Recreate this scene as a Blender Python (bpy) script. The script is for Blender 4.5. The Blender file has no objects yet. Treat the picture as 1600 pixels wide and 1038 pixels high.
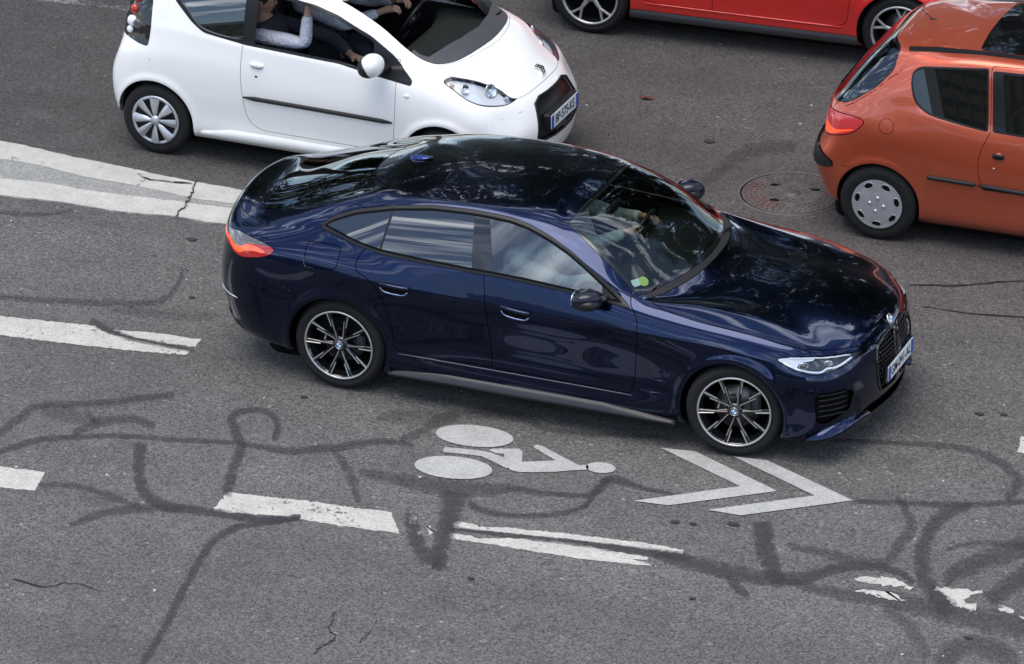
import bpy, bmesh, math, random
import numpy as np
from mathutils import Vector, Matrix
random.seed(7); np.random.seed(7)
sc=bpy.context.scene; COL=sc.collection
# ---------------- camera ----------------
cd=bpy.data.cameras.new('camera'); cam=bpy.data.objects.new('camera',cd); COL.objects.link(cam)
cam.matrix_world=Matrix(((0.92703890,-0.15437966,0.34171011,12.785261),(0.37493290,0.39360040,-0.83934739,-32.660174),(-0.00491906,0.90622605,0.42276489,16.654082),(0,0,0,1)))
cd.lens=197.7193
cd.sensor_width=36; cd.clip_end=500; cd.clip_start=1
cd.dof.use_dof=True; cd.dof.focus_distance=37.2; cd.dof.aperture_fstop=6.3
sc.camera=cam
# ---------------- sky and sun ----------------
SUN_EL,SUN_AZ=math.radians(76),math.radians(200)
W=bpy.data.worlds.new('World'); sc.world=W; W.use_nodes=True
def build_world():
    nt=W.node_tree; N=nt.nodes; L=nt.links; N.clear()
    out=N.new('ShaderNodeOutputWorld'); bg=N.new('ShaderNodeBackground'); bg.inputs[1].default_value=0.12
    sky=N.new('ShaderNodeTexSky'); sky.sky_type='NISHITA'; sky.sun_disc=False
    sky.sun_elevation=SUN_EL; sky.sun_rotation=SUN_AZ; sky.air_density=1.0; sky.dust_density=0.6
    tc=N.new('ShaderNodeTexCoord')
    mp=N.new('ShaderNodeMapping'); mp.inputs['Scale'].default_value=(.8,1.7,3.4); mp.inputs['Rotation'].default_value=(0,0,.5)
    no=N.new('ShaderNodeTexNoise'); no.inputs['Scale'].default_value=4.2; no.inputs['Detail'].default_value=9; no.inputs['Roughness'].default_value=.58; no.inputs['Distortion'].default_value=.6
    cr=N.new('ShaderNodeValToRGB'); cr.color_ramp.elements[0].position=.52; cr.color_ramp.elements[1].position=.70
    mx=N.new('ShaderNodeMix'); mx.data_type='RGBA'; mx.inputs['B'].default_value=(19,19.7,20.8,1)
    L.new(tc.outputs['Generated'],mp.inputs[0]); L.new(mp.outputs[0],no.inputs['Vector']); L.new(no.outputs['Fac'],cr.inputs[0])
    L.new(cr.outputs[0],mx.inputs['Factor']); L.new(sky.outputs[0],mx.inputs['A']); L.new(mx.outputs['Result'],bg.inputs[0]); L.new(bg.outputs[0],out.inputs[0])
build_world()
sd=bpy.data.lights.new('sun','SUN'); sd.energy=1.5; sd.angle=math.radians(46); sd.color=(1,.93,.82)
so=bpy.data.objects.new('sun',sd); COL.objects.link(so)
# light travels from the sun's direction; nishita rotation is clockwise from +Y
sdir=Vector((math.sin(SUN_AZ)*math.cos(SUN_EL),math.cos(SUN_AZ)*math.cos(SUN_EL),math.sin(SUN_EL)))
so.rotation_euler=sdir.to_track_quat('Z','Y').to_euler(); so.location=(0,0,30)
sc.view_settings.view_transform='Standard'; sc.view_settings.look='None'; sc.view_settings.exposure=0.84; sc.view_settings.gamma=1
sc.view_settings.use_curve_mapping=False
# ---------- pure geometry helpers (numpy) ----------
import numpy as np, math, random
def cspline(P, sub, a=0.5, ends=None):
    """natural cubic spline through P (n,...,3); sub = samples per segment. returns samples incl. both ends"""
    P=np.asarray(P,float); n=len(P); flat=P.reshape(n,-1,3); m=flat.shape[1]
    d=np.linalg.norm(np.diff(flat,axis=0),axis=2)**a+1e-5            # (n-1,m)
    t=np.concatenate([np.zeros((1,m)),np.cumsum(d,0)])
    h=np.diff(t,axis=0)
    A=np.zeros((m,n,n)); B=np.zeros((m,n,3))
    A[:,0,0]=1; A[:,-1,-1]=1
    for i in range(1,n-1):
        A[:,i,i-1]=h[i-1]; A[:,i,i]=2*(h[i-1]+h[i]); A[:,i,i+1]=h[i]
        B[:,i]=6*((flat[i+1]-flat[i])/h[i][:,None]-(flat[i]-flat[i-1])/h[i-1][:,None])
    M=np.linalg.solve(A,B).transpose(1,0,2)
    out=[]
    for i in range(n-1):
        for k in range(sub[i]):
            s=k/sub[i]; hh=h[i][:,None]; b=s; aa=1-s
            out.append(aa*flat[i]+b*flat[i+1]+((aa**3-aa)*M[i]+(b**3-b)*M[i+1])*hh*hh/6)
    out.append(flat[-1])
    return np.array(out).reshape((-1,)+P.shape[1:])
def loft(rings, usub, vsub, crease=()):
    """rings: list of K control points each (rear centre -> side -> front centre), bottom to top"""
    R=[]
    for r in rings:
        r=np.array(r,float); mir=np.array([1,-1,1.])
        e=np.concatenate([r[2:0:-1]*mir,r,r[-2:-4:-1]*mir])
        s=cspline(e,[1,1]+list(usub)+[1,1])[2:-2]; s[0,1]=0; s[-1,1]=0; R.append(s)
    R=np.array(R)                                                  # (nr,nu,3)
    ph=R[-2].copy(); ph=np.stack([2*R[-1][:,0]-ph[:,0],-ph[:,1],ph[:,2]],-1)
    E=np.concatenate([R,ph[None]])
    cuts=[0]+sorted(crease)+[len(R)]
    V=[]
    for a,b in zip(cuts[:-1],cuts[1:]):
        seg=cspline(E[a:b+1],(list(vsub)+[1])[a:b])
        V.append(seg[:-1])
    V=np.concatenate(V)                                            # drops the phantom end
    return V
def grid_mesh(V):
    nv,nu=V.shape[:2]
    P=V.reshape(-1,3)
    idx=np.arange(nv*nu).reshape(nv,nu)
    a=idx[:-1,:-1].ravel();b=idx[:-1,1:].ravel();c=idx[1:,1:].ravel();d=idx[1:,:-1].ravel()
    T=np.concatenate([np.stack([a,b,c],1),np.stack([a,c,d],1)])
    return P.copy(),T
def vnormals(P,T):
    fn=np.cross(P[T[:,1]]-P[T[:,0]],P[T[:,2]]-P[T[:,0]])
    N=np.zeros_like(P)
    for k in range(3): 
        for c in range(3): N[:,c]+=np.bincount(T[:,k],fn[:,c],len(P))
    return N/(np.linalg.norm(N,axis=1,keepdims=True)+1e-12)
class S:
    """triangle surface with normals"""
    def __init__(s,P,T,N=None):
        s.P=np.asarray(P,float); s.T=np.asarray(T,int).reshape(-1,3); s.N=vnormals(s.P,s.T) if N is None else N
    def tidy(s):
        u,inv=np.unique(s.T.ravel(),return_inverse=True)
        return S(s.P[u],inv.reshape(-1,3),s.N[u])
    def mirror(s):
        m=np.array([1,-1,1.]); return S(s.P*m,s.T[:,::-1],s.N*m)
    def both(s): return join([s,s.mirror()])
    def off(s,d): return S(s.P+s.N*d,s.T,s.N)
    def sel(s,mask): return S(s.P,s.T[mask],s.N).tidy()
    def cen(s): return s.P[s.T].mean(1)
    def rev(s): return S(s.P,s.T[:,::-1],-s.N)
def join(L):
    P=[];T=[];N=[];o=0
    for s in L:
        P.append(s.P);T.append(s.T+o);N.append(s.N);o+=len(s.P)
    return S(np.concatenate(P),np.concatenate(T),np.concatenate(N))
def clip(s,d):
    """split at d=0 : returns (d<0 part, d>0 part, index map not kept)"""
    d=np.where(np.abs(d)<1e-7,1e-7,d)
    T=s.T; sg=d>0; cnt=sg[T].sum(1)
    ins=T[cnt==0]; outs=T[cnt==3]
    X=T[(cnt==1)|(cnt==2)]
    if len(X)==0: return S(s.P,ins,s.N).tidy(),S(s.P,outs,s.N).tidy()
    lone=np.where(sg[X].sum(1)==1,True,False)
    m=sg[X]==lone[:,None]; k=m.argmax(1)
    X=np.stack([X[np.arange(len(X)),(k+j)%3] for j in range(3)],1)  # lone vertex first
    key={}
    A=np.sort(np.concatenate([X[:,[0,1]],X[:,[0,2]]]),1)
    E,inv=np.unique(A,axis=0,return_inverse=True); inv=inv.ravel()
    t=d[E[:,0]]/(d[E[:,0]]-d[E[:,1]])
    NP=s.P[E[:,0]]*(1-t[:,None])+s.P[E[:,1]]*t[:,None]
    NN=s.N[E[:,0]]*(1-t[:,None])+s.N[E[:,1]]*t[:,None]; NN/=np.linalg.norm(NN,axis=1,keepdims=True)+1e-12
    o=len(s.P); ab=o+inv[:len(X)]; ac=o+inv[len(X):]
    t1=np.stack([X[:,0],ab,ac],1); t2=np.stack([ab,X[:,1],X[:,2]],1); t3=np.stack([ab,X[:,2],ac],1)
    P=np.concatenate([s.P,NP]);N=np.concatenate([s.N,NN])
    I=np.concatenate([ins,t1[~lone],t2[lone],t3[lone]]); O=np.concatenate([outs,t1[lone],t2[~lone],t3[~lone]])
    return S(P,I,N).tidy(),S(P,O,N).tidy()
def psdf(Q,poly):
    """signed distance to closed polygon, negative inside"""
    poly=np.asarray(poly,float); D=np.full(len(Q),1e9); ins=np.zeros(len(Q),bool)
    n=len(poly)
    for i in range(n):
        a=poly[i];b=poly[(i+1)%n]; e=b-a; w=Q-a
        L=e@e
        if L<1e-14: continue
        t=np.clip(w@e/L,0,1); D=np.minimum(D,((w-t[:,None]*e)**2).sum(1))
        c=((a[1]<=Q[:,1])&(b[1]>Q[:,1]))|((b[1]<=Q[:,1])&(a[1]>Q[:,1]))
        if abs(e[1])>1e-12: ins^=c&(Q[:,0]<a[0]+(Q[:,1]-a[1])*e[0]/e[1])
    D=np.sqrt(D); return np.where(ins,-D,D)
def rnd(poly,r=.03,n=5):
    """round the corners of a polygon (r scalar or per point)"""
    poly=np.asarray(poly,float); out=[];N=len(poly)
    for i in range(N):
        ri=r[i] if hasattr(r,'__len__') else r
        p=poly[i];a=poly[i-1]-p;b=poly[(i+1)%N]-p
        la,lb=np.linalg.norm(a),np.linalg.norm(b); ra=min(ri,la*.48,lb*.48)
        if ra<1e-4: out.append(p); continue
        A=p+a/la*ra;B=p+b/lb*ra
        for k in range(n+1):
            t=k/n; out.append((1-t)**2*A+2*t*(1-t)*p+t*t*B)
    return np.array(out)
def smoothpoly(poly,sub=6):
    """closed catmull-rom through points"""
    P=np.asarray(poly,float);n=len(P);out=[]
    for i in range(n):
        p0,p1,p2,p3=P[i-1],P[i],P[(i+1)%n],P[(i+2)%n]
        for k in range(sub):
            t=k/sub; out.append(.5*((2*p1)+(-p0+p2)*t+(2*p0-5*p1+4*p2-p3)*t*t+(-p0+3*p1-3*p2+p3)*t**3))
    return np.array(out)
def openspline(P,sub=8):
    P=np.asarray(P,float); Z=np.zeros((len(P),3)); Z[:,:P.shape[1]]=P
    return cspline(Z,[sub]*(len(P)-1))[:,:P.shape[1]]
BMW_RINGS=[
 [(-2.36,0,.26),(-2.34,.42,.26),(-2.22,.66,.24),(-2.06,.74,.22),(-1.85,.78,.20),(-1.43,.80,.16),(-1.0,.80,.15),(-.4,.80,.15),(.3,.80,.15),(.85,.80,.15),(1.43,.80,.15),(1.80,.74,.15),(1.99,.62,.16),(2.10,.40,.17),(2.15,0,.17)],
 [(-2.42,0,.30),(-2.40,.45,.30),(-2.28,.70,.28),(-2.10,.81,.26),(-1.85,.86,.24),(-1.43,.88,.20),(-1.0,.895,.195),(-.4,.895,.195),(.3,.895,.195),(.85,.89,.19),(1.43,.88,.19),(1.85,.84,.18),(2.07,.70,.19),(2.19,.42,.20),(2.25,0,.20)],
 [(-2.46,0,.42),(-2.44,.45,.42),(-2.32,.73,.40),(-2.13,.85,.38),(-1.85,.89,.36),(-1.43,.905,.34),(-1,.900,.34),(-.4,.895,.335),(.3,.892,.32),(.85,.897,.31),(1.43,.905,.31),(1.86,.865,.31),(2.09,.73,.32),(2.235,.42,.32),(2.29,0,.32)],
 [(-2.49,0,.55),(-2.465,.45,.55),(-2.34,.75,.54),(-2.14,.868,.52),(-1.85,.903,.50),(-1.43,.912,.50),(-1,.896,.50),(-.4,.880,.50),(.3,.875,.48),(.85,.884,.46),(1.43,.915,.46),(1.87,.872,.46),(2.10,.735,.46),(2.245,.42,.46),(2.30,0,.46)],
 [(-2.495,0,.72),(-2.465,.45,.72),(-2.345,.75,.71),(-2.14,.876,.70),(-1.85,.915,.70),(-1.43,.927,.70),(-1,.921,.70),(-.4,.917,.70),(.3,.914,.68),(.85,.914,.66),(1.43,.92,.64),(1.87,.868,.62),(2.09,.725,.61),(2.235,.42,.61),(2.295,0,.61)],
 [(-2.475,0,.86),(-2.445,.45,.86),(-2.325,.73,.87),(-2.13,.862,.88),(-1.85,.905,.88),(-1.43,.929,.88),(-1,.930,.865),(-.4,.929,.85),(.3,.927,.83),(.85,.922,.81),(1.43,.905,.78),(1.87,.835,.72),(2.07,.70,.70),(2.21,.42,.70),(2.27,0,.70)],
 [(-2.455,0,.99),(-2.425,.45,.985),(-2.31,.69,.97),(-2.13,.825,.97),(-1.85,.872,.98),(-1.43,.893,.98),(-1,.896,.96),(-.4,.899,.945),(.3,.898,.92),(.85,.888,.90),(1.43,.855,.878),(1.87,.78,.80),(2.04,.655,.762),(2.175,.40,.762),(2.23,0,.762)],
 [(-2.425,0,1.085),(-2.37,.40,1.07),(-2.25,.61,1.035),(-2.11,.755,1.03),(-1.85,.81,1.06),(-1.45,.82,1.10),(-1.05,.858,1.045),(-.4,.87,1.03),(.3,.868,1.0),(.75,.845,.965),(1.40,.77,.92),(1.81,.70,.85),(1.97,.60,.812),(2.09,.38,.812),(2.14,0,.817)],
 [(-2.35,0,1.095),(-2.29,.39,1.085),(-2.18,.57,1.06),(-2.04,.70,1.065),(-1.80,.765,1.105),(-1.45,.795,1.14),(-1.05,.848,1.06),(-.4,.865,1.042),(.3,.862,1.015),(.72,.82,.985),(1.13,.67,.975),(1.43,.56,.945),(1.54,.45,.930),(1.61,.26,.933),(1.64,0,.936)],
 [(-2.20,0,1.115),(-2.18,.38,1.105),(-2.08,.54,1.10),(-1.94,.65,1.115),(-1.74,.72,1.155),(-1.43,.765,1.18),(-1.05,.832,1.09),(-.4,.855,1.06),(.3,.85,1.035),(.66,.80,1.015),(.78,.70,1.00),(.88,.56,1.005),(.94,.42,1.01),(.99,.22,1.02),(1.0,0,1.022)],
 [(-1.80,0,1.245),(-1.78,.33,1.235),(-1.71,.48,1.225),(-1.60,.61,1.245),(-1.48,.665,1.255),(-1.30,.712,1.258),(-.95,.745,1.235),(-.35,.755,1.23),(.2,.76,1.195),(.42,.762,1.155),(.52,.66,1.175),(.58,.54,1.20),(.63,.41,1.215),(.66,.22,1.23),(.67,0,1.235)],
 [(-1.48,0,1.335),(-1.47,.28,1.325),(-1.42,.42,1.315),(-1.35,.54,1.332),(-1.27,.60,1.33),(-1.13,.642,1.342),(-.85,.642,1.372),(-.4,.64,1.387),(-.05,.672,1.343),(.14,.665,1.312),(.19,.60,1.335),(.23,.50,1.36),(.26,.38,1.375),(.28,.20,1.388),(.29,0,1.392)],
 [(-1.28,0,1.39),(-1.27,.25,1.384),(-1.23,.37,1.38),(-1.18,.45,1.378),(-1.1,.50,1.382),(-.98,.54,1.392),(-.75,.56,1.405),(-.4,.565,1.414),(-.10,.565,1.400),(.05,.545,1.383),(.09,.50,1.382),(.12,.41,1.391),(.14,.32,1.398),(.16,.17,1.406),(.165,0,1.409)],
 [(-1.0,0,1.425),(-1,.15,1.42),(-.97,.2,1.42),(-.94,.24,1.42),(-.88,.27,1.423),(-.78,.285,1.428),(-.62,.29,1.434),(-.4,.29,1.437),(-.2,.285,1.433),(-.08,.27,1.428),(-.04,.245,1.426),(-.02,.2,1.427),(0,.16,1.428),(.01,.09,1.430),(.015,0,1.432)],
 [(-.78,0,1.438),(-.775,0,1.438),(-.76,0,1.438),(-.74,0,1.439),(-.71,0,1.44),(-.66,0,1.441),(-.57,0,1.443),(-.4,0,1.445),(-.28,0,1.444),(-.2,0,1.442),(-.17,0,1.442),(-.155,0,1.441),(-.15,0,1.441),(-.145,0,1.441),(-.14,0,1.441)],
]
BMW_U=[10,10,12,20,28,30,42,46,36,36,28,16,12,10]
BMW_V=[2,8,10,12,12,10,10,26,28,20,16,10,12,8]
CITY_RINGS=[
[(-1.50,0,.24),(-1.48,.40,.24),(-1.42,.60,.23),(-1.36,.68,.22),(-1.28,.72,.21),(-1.17,.73,.18),(-.85,.73,.17),(-.43,.73,.17),(.2,.73,.17),(.8,.73,.17),(1.17,.73,.17),(1.42,.66,.17),(1.56,.54,.17),(1.66,.32,.17),(1.70,0,.17)],
[(-1.56,0,.28),(-1.545,.42,.28),(-1.49,.64,.27),(-1.42,.72,.26),(-1.32,.765,.25),(-1.17,.78,.23),(-.85,.79,.225),(-.43,.795,.225),(.2,.795,.225),(.8,.795,.22),(1.17,.785,.21),(1.46,.73,.20),(1.63,.59,.20),(1.74,.34,.20),(1.78,0,.20)],
[(-1.60,0,.40),(-1.585,.43,.40),(-1.53,.655,.39),(-1.46,.745,.38),(-1.34,.79,.38),(-1.17,.805,.38),(-.85,.805,.37),(-.43,.80,.36),(.2,.80,.35),(.8,.80,.34),(1.17,.805,.34),(1.48,.76,.34),(1.66,.62,.34),(1.785,.35,.34),(1.83,0,.34)],
[(-1.605,0,.55),(-1.59,.44,.55),(-1.535,.665,.55),(-1.465,.755,.55),(-1.34,.80,.55),(-1.17,.815,.55),(-.85,.815,.54),(-.43,.81,.53),(.2,.81,.52),(.8,.81,.51),(1.17,.815,.51),(1.485,.77,.50),(1.67,.62,.49),(1.79,.35,.49),(1.835,0,.49)],
[(-1.585,0,.66),(-1.57,.44,.66),(-1.515,.66,.66),(-1.45,.75,.67),(-1.33,.80,.68),(-1.17,.817,.69),(-.85,.818,.70),(-.43,.815,.69),(.2,.815,.68),(.8,.812,.67),(1.17,.81,.66),(1.47,.755,.64),(1.64,.60,.62),(1.755,.34,.62),(1.80,0,.62)],
[(-1.55,0,.74),(-1.535,.43,.74),(-1.485,.64,.75),(-1.43,.735,.77),(-1.32,.785,.80),(-1.17,.805,.82),(-.85,.808,.83),(-.43,.805,.82),(.2,.803,.80),(.8,.80,.79),(1.17,.785,.78),(1.43,.715,.745),(1.58,.58,.72),(1.69,.33,.71),(1.735,0,.71)],
[(-1.535,0,.90),(-1.52,.42,.90),(-1.465,.62,.90),(-1.40,.71,.90),(-1.30,.755,.91),(-1.17,.78,.915),(-.85,.79,.92),(-.43,.79,.91),(.2,.79,.895),(.75,.78,.875),(1.10,.75,.865),(1.36,.665,.82),(1.50,.54,.79),(1.61,.31,.78),(1.65,0,.785)],
[(-1.52,0,1.02),(-1.505,.40,1.02),(-1.45,.60,1.01),(-1.38,.69,1.00),(-1.29,.735,1.00),(-1.16,.76,1.00),(-.85,.775,.995),(-.43,.778,.975),(.2,.778,.95),(.65,.76,.93),(1.00,.72,.925),(1.24,.62,.91),(1.38,.49,.885),(1.47,.28,.88),(1.51,0,.885)],
[(-1.51,0,1.06),(-1.495,.39,1.06),(-1.44,.59,1.05),(-1.37,.68,1.04),(-1.28,.725,1.04),(-1.14,.75,1.04),(-.82,.768,1.02),(-.43,.77,.99),(.2,.77,.965),(.60,.75,.955),(.93,.70,.975),(1.13,.60,.965),(1.26,.47,.955),(1.34,.27,.955),(1.37,0,.96)],
[(-1.50,0,1.10),(-1.485,.38,1.10),(-1.43,.58,1.09),(-1.36,.67,1.08),(-1.27,.715,1.08),(-1.12,.74,1.07),(-.80,.762,1.04),(-.43,.765,1.0),(.2,.765,.975),(.56,.74,.975),(.86,.69,1.00),(1.04,.60,1.00),(1.15,.46,1.005),(1.22,.26,1.015),(1.245,0,1.02)],
[(-1.42,0,1.22),(-1.41,.36,1.22),(-1.36,.55,1.21),(-1.29,.635,1.20),(-1.20,.68,1.20),(-1.06,.70,1.20),(-.75,.712,1.20),(-.40,.715,1.19),(.18,.715,1.17),(.46,.705,1.155),(.60,.655,1.185),(.72,.56,1.20),(.80,.42,1.215),(.85,.24,1.225),(.865,0,1.23)],
[(-1.30,0,1.36),(-1.29,.34,1.355),(-1.24,.50,1.345),(-1.18,.57,1.335),(-1.09,.61,1.335),(-.96,.635,1.34),(-.70,.64,1.365),(-.38,.64,1.375),(-.02,.645,1.37),(.18,.64,1.335),(.26,.60,1.345),(.36,.50,1.37),(.42,.37,1.385),(.45,.21,1.392),(.46,0,1.395)],
[(-1.15,0,1.405),(-1.14,.30,1.40),(-1.10,.43,1.395),(-1.04,.49,1.392),(-.96,.52,1.395),(-.84,.54,1.40),(-.62,.548,1.412),(-.36,.55,1.42),(-.08,.55,1.415),(.08,.54,1.40),(.14,.49,1.405),(.20,.40,1.412),(.23,.31,1.418),(.25,.17,1.422),(.255,0,1.424)],
[(-.85,0,1.44),(-.845,.15,1.44),(-.82,.2,1.438),(-.79,.24,1.438),(-.74,.265,1.44),(-.66,.28,1.442),(-.52,.285,1.448),(-.34,.285,1.452),(-.15,.28,1.45),(-.04,.27,1.445),(.0,.24,1.444),(.03,.2,1.445),(.05,.15,1.446),(.06,.08,1.447),(.065,0,1.448)],
[(-.62,0,1.452),(-.615,0,1.452),(-.6,0,1.452),(-.58,0,1.453),(-.55,0,1.454),(-.5,0,1.455),(-.42,0,1.457),(-.32,0,1.458),(-.22,0,1.458),(-.15,0,1.457),(-.12,0,1.456),(-.1,0,1.456),(-.09,0,1.456),(-.085,0,1.456),(-.08,0,1.456)],
]
HATCH_RINGS=[
[(-1.66,0,.24),(-1.64,.42,.24),(-1.60,.60,.22),(-1.54,.68,.22),(-1.42,.72,.20),(-1.22,.73,.17),(-.87,.73,.16),(-.43,.73,.16),(.35,.73,.16),(.95,.73,.16),(1.22,.73,.16),(1.6,.66,.16),(1.76,.54,.16),(1.88,.32,.17),(1.92,0,.17)],
[(-1.72,0,.28),(-1.70,.44,.28),(-1.655,.64,.26),(-1.60,.715,.25),(-1.45,.765,.24),(-1.22,.78,.22),(-.87,.79,.22),(-.43,.795,.22),(.35,.795,.22),(.95,.79,.22),(1.22,.785,.21),(1.62,.73,.20),(1.82,.58,.20),(1.94,.34,.20),(1.98,0,.20)],
[(-1.77,0,.38),(-1.75,.46,.38),(-1.70,.665,.37),(-1.63,.745,.37),(-1.46,.79,.37),(-1.22,.805,.37),(-.87,.81,.37),(-.43,.81,.36),(.35,.81,.35),(.95,.805,.35),(1.22,.805,.35),(1.64,.76,.35),(1.84,.61,.35),(1.97,.35,.35),(2.02,0,.35)],
[(-1.81,0,.50),(-1.79,.47,.50),(-1.73,.69,.50),(-1.65,.765,.51),(-1.47,.805,.52),(-1.22,.82,.53),(-.87,.82,.53),(-.43,.82,.53),(.35,.82,.52),(.95,.82,.51),(1.22,.82,.51),(1.64,.77,.50),(1.84,.62,.49),(1.97,.35,.49),(2.02,0,.49)],
[(-1.79,0,.62),(-1.77,.465,.62),(-1.71,.68,.62),(-1.635,.755,.63),(-1.46,.80,.66),(-1.22,.82,.68),(-.87,.824,.69),(-.43,.824,.69),(.35,.82,.68),(.95,.815,.66),(1.22,.81,.65),(1.62,.75,.61),(1.80,.60,.60),(1.93,.34,.60),(1.98,0,.60)],
[(-1.745,0,.70),(-1.725,.45,.70),(-1.68,.65,.71),(-1.61,.735,.74),(-1.45,.785,.79),(-1.22,.812,.82),(-.87,.815,.82),(-.43,.812,.81),(.35,.805,.79),(.95,.80,.77),(1.22,.785,.76),(1.56,.70,.71),(1.72,.56,.69),(1.84,.32,.69),(1.88,0,.69)],
[(-1.73,0,.85),(-1.71,.44,.85),(-1.665,.63,.86),(-1.59,.715,.88),(-1.43,.765,.91),(-1.2,.79,.925),(-.87,.797,.92),(-.43,.797,.90),(.35,.79,.88),(.9,.78,.86),(1.15,.75,.85),(1.46,.65,.80),(1.6,.52,.78),(1.72,.3,.78),(1.76,0,.78)],
[(-1.70,0,.95),(-1.68,.43,.95),(-1.63,.60,.955),(-1.55,.685,.97),(-1.40,.735,1.0),(-1.16,.765,1.02),(-.85,.778,1.0),(-.43,.78,.965),(.35,.775,.94),(.8,.75,.92),(1.08,.70,.92),(1.32,.59,.895),(1.44,.46,.88),(1.54,.27,.88),(1.58,0,.885)],
[(-1.67,0,.99),(-1.65,.42,.99),(-1.595,.585,1.0),(-1.51,.67,1.02),(-1.36,.72,1.06),(-1.13,.75,1.08),(-.83,.77,1.02),(-.43,.775,.98),(.3,.77,.955),(.72,.74,.945),(.95,.68,.965),(1.12,.57,.955),(1.22,.44,.95),(1.30,.25,.95),(1.33,0,.955)],
[(-1.64,0,1.03),(-1.62,.41,1.03),(-1.565,.57,1.045),(-1.47,.655,1.08),(-1.32,.70,1.12),(-1.10,.735,1.14),(-.80,.76,1.04),(-.43,.768,1.0),(.25,.765,.97),(.64,.73,.97),(.82,.67,.99),(.94,.57,.99),(1.02,.44,.995),(1.08,.24,1.0),(1.1,0,1.005)],
[(-1.50,0,1.20),(-1.485,.38,1.20),(-1.43,.52,1.21),(-1.35,.60,1.22),(-1.22,.655,1.235),(-1.04,.70,1.24),(-.75,.715,1.22),(-.40,.722,1.20),(.2,.72,1.17),(.45,.69,1.18),(.56,.63,1.20),(.64,.53,1.22),(.70,.40,1.23),(.73,.22,1.24),(.74,0,1.245)],
[(-1.30,0,1.385),(-1.29,.34,1.38),(-1.24,.46,1.375),(-1.17,.54,1.37),(-1.07,.60,1.365),(-.93,.645,1.365),(-.68,.66,1.40),(-.38,.66,1.41),(-.02,.655,1.40),(.14,.64,1.36),(.22,.59,1.37),(.29,.49,1.395),(.33,.37,1.41),(.36,.21,1.415),(.37,0,1.42)],
[(-1.15,0,1.43),(-1.14,.30,1.425),(-1.10,.42,1.42),(-1.04,.50,1.415),(-.95,.545,1.42),(-.83,.565,1.425),(-.62,.57,1.442),(-.36,.572,1.45),(-.08,.565,1.445),(.06,.55,1.43),(.11,.50,1.43),(.17,.41,1.438),(.2,.31,1.443),(.22,.17,1.447),(.225,0,1.45)],
[(-.85,0,1.46),(-.845,.15,1.46),(-.82,.2,1.458),(-.79,.24,1.458),(-.74,.265,1.46),(-.66,.28,1.462),(-.52,.285,1.468),(-.34,.285,1.472),(-.15,.28,1.47),(-.04,.27,1.465),(.0,.24,1.464),(.03,.2,1.465),(.05,.15,1.466),(.06,.08,1.467),(.065,0,1.468)],
[(-.62,0,1.472),(-.615,0,1.472),(-.6,0,1.472),(-.58,0,1.473),(-.55,0,1.474),(-.5,0,1.475),(-.42,0,1.477),(-.32,0,1.478),(-.22,0,1.478),(-.15,0,1.477),(-.12,0,1.476),(-.1,0,1.476),(-.09,0,1.476),(-.085,0,1.476),(-.08,0,1.476)],
]
CAR_U=[10,10,8,12,14,26,30,44,40,26,22,14,12,10]
CAR_V=[2,8,10,10,10,8,8,20,22,18,16,10,12,8]

def _shift(R,ks,rs,dx,dy=0):
    for r in rs:
        for k in ks:
            x,y,z=R[r][k]; R[r][k]=(x+dx,max(0,y+dy) if y>0 else 0,z)
_shift(CITY_RINGS,(0,1,2,3),range(0,6),-.050); _shift(CITY_RINGS,(4,),range(0,6),-.02); _shift(CITY_RINGS,(0,1,2,3),range(6,11),-.028)
_shift(CITY_RINGS,(12,13,14),range(1,7),-.022); _shift(CITY_RINGS,(12,),range(4,8),-.02,-.015); _shift(CITY_RINGS,(13,),range(4,8),-.015)
# ---------------- materials ----------------
MATS={}
def nm(name):
    m=bpy.data.materials.new(name); m.use_nodes=True; MATS[name]=m
    return m,m.node_tree,m.node_tree.nodes['Principled BSDF']
def pbr(name,col,rough=.5,metal=0,coat=0,spec=.5,emit=None,es=0,noise=None,crough=.03):
    m,nt,b=nm(name); I=b.inputs
    I['Base Color'].default_value=(*col,1); I['Roughness'].default_value=rough; I['Metallic'].default_value=metal
    I['Coat Weight'].default_value=coat; I['Coat Roughness'].default_value=crough; I['Specular IOR Level'].default_value=spec
    if emit: I['Emission Color'].default_value=(*emit,1); I['Emission Strength'].default_value=es
    if noise:                                   # (scale, amount) dirt / wear variation of colour and roughness
        n=nt.nodes.new('ShaderNodeTexNoise'); n.inputs['Scale'].default_value=noise[0]; n.inputs['Detail'].default_value=7
        tc=nt.nodes.new('ShaderNodeTexCoord'); nt.links.new(tc.outputs['Object'],n.inputs['Vector'])
        r=nt.nodes.new('ShaderNodeMapRange'); r.inputs[1].default_value=.3; r.inputs[2].default_value=.7; r.inputs[3].default_value=1-noise[1]; r.inputs[4].default_value=1+noise[1]
        mx=nt.nodes.new('ShaderNodeVectorMath'); mx.operation='SCALE'; mx.inputs[0].default_value=col
        nt.links.new(n.outputs['Fac'],r.inputs[0]); nt.links.new(r.outputs[0],mx.inputs['Scale']); nt.links.new(mx.outputs[0],I['Base Color'])
        r2=nt.nodes.new('ShaderNodeMapRange'); r2.inputs[1].default_value=.3; r2.inputs[2].default_value=.7; r2.inputs[3].default_value=rough*(1-noise[1]*.5); r2.inputs[4].default_value=min(1,rough*(1+noise[1]*.5))
        nt.links.new(n.outputs['Fac'],r2.inputs[0]); nt.links.new(r2.outputs[0],I['Roughness'])
    return m
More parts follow.
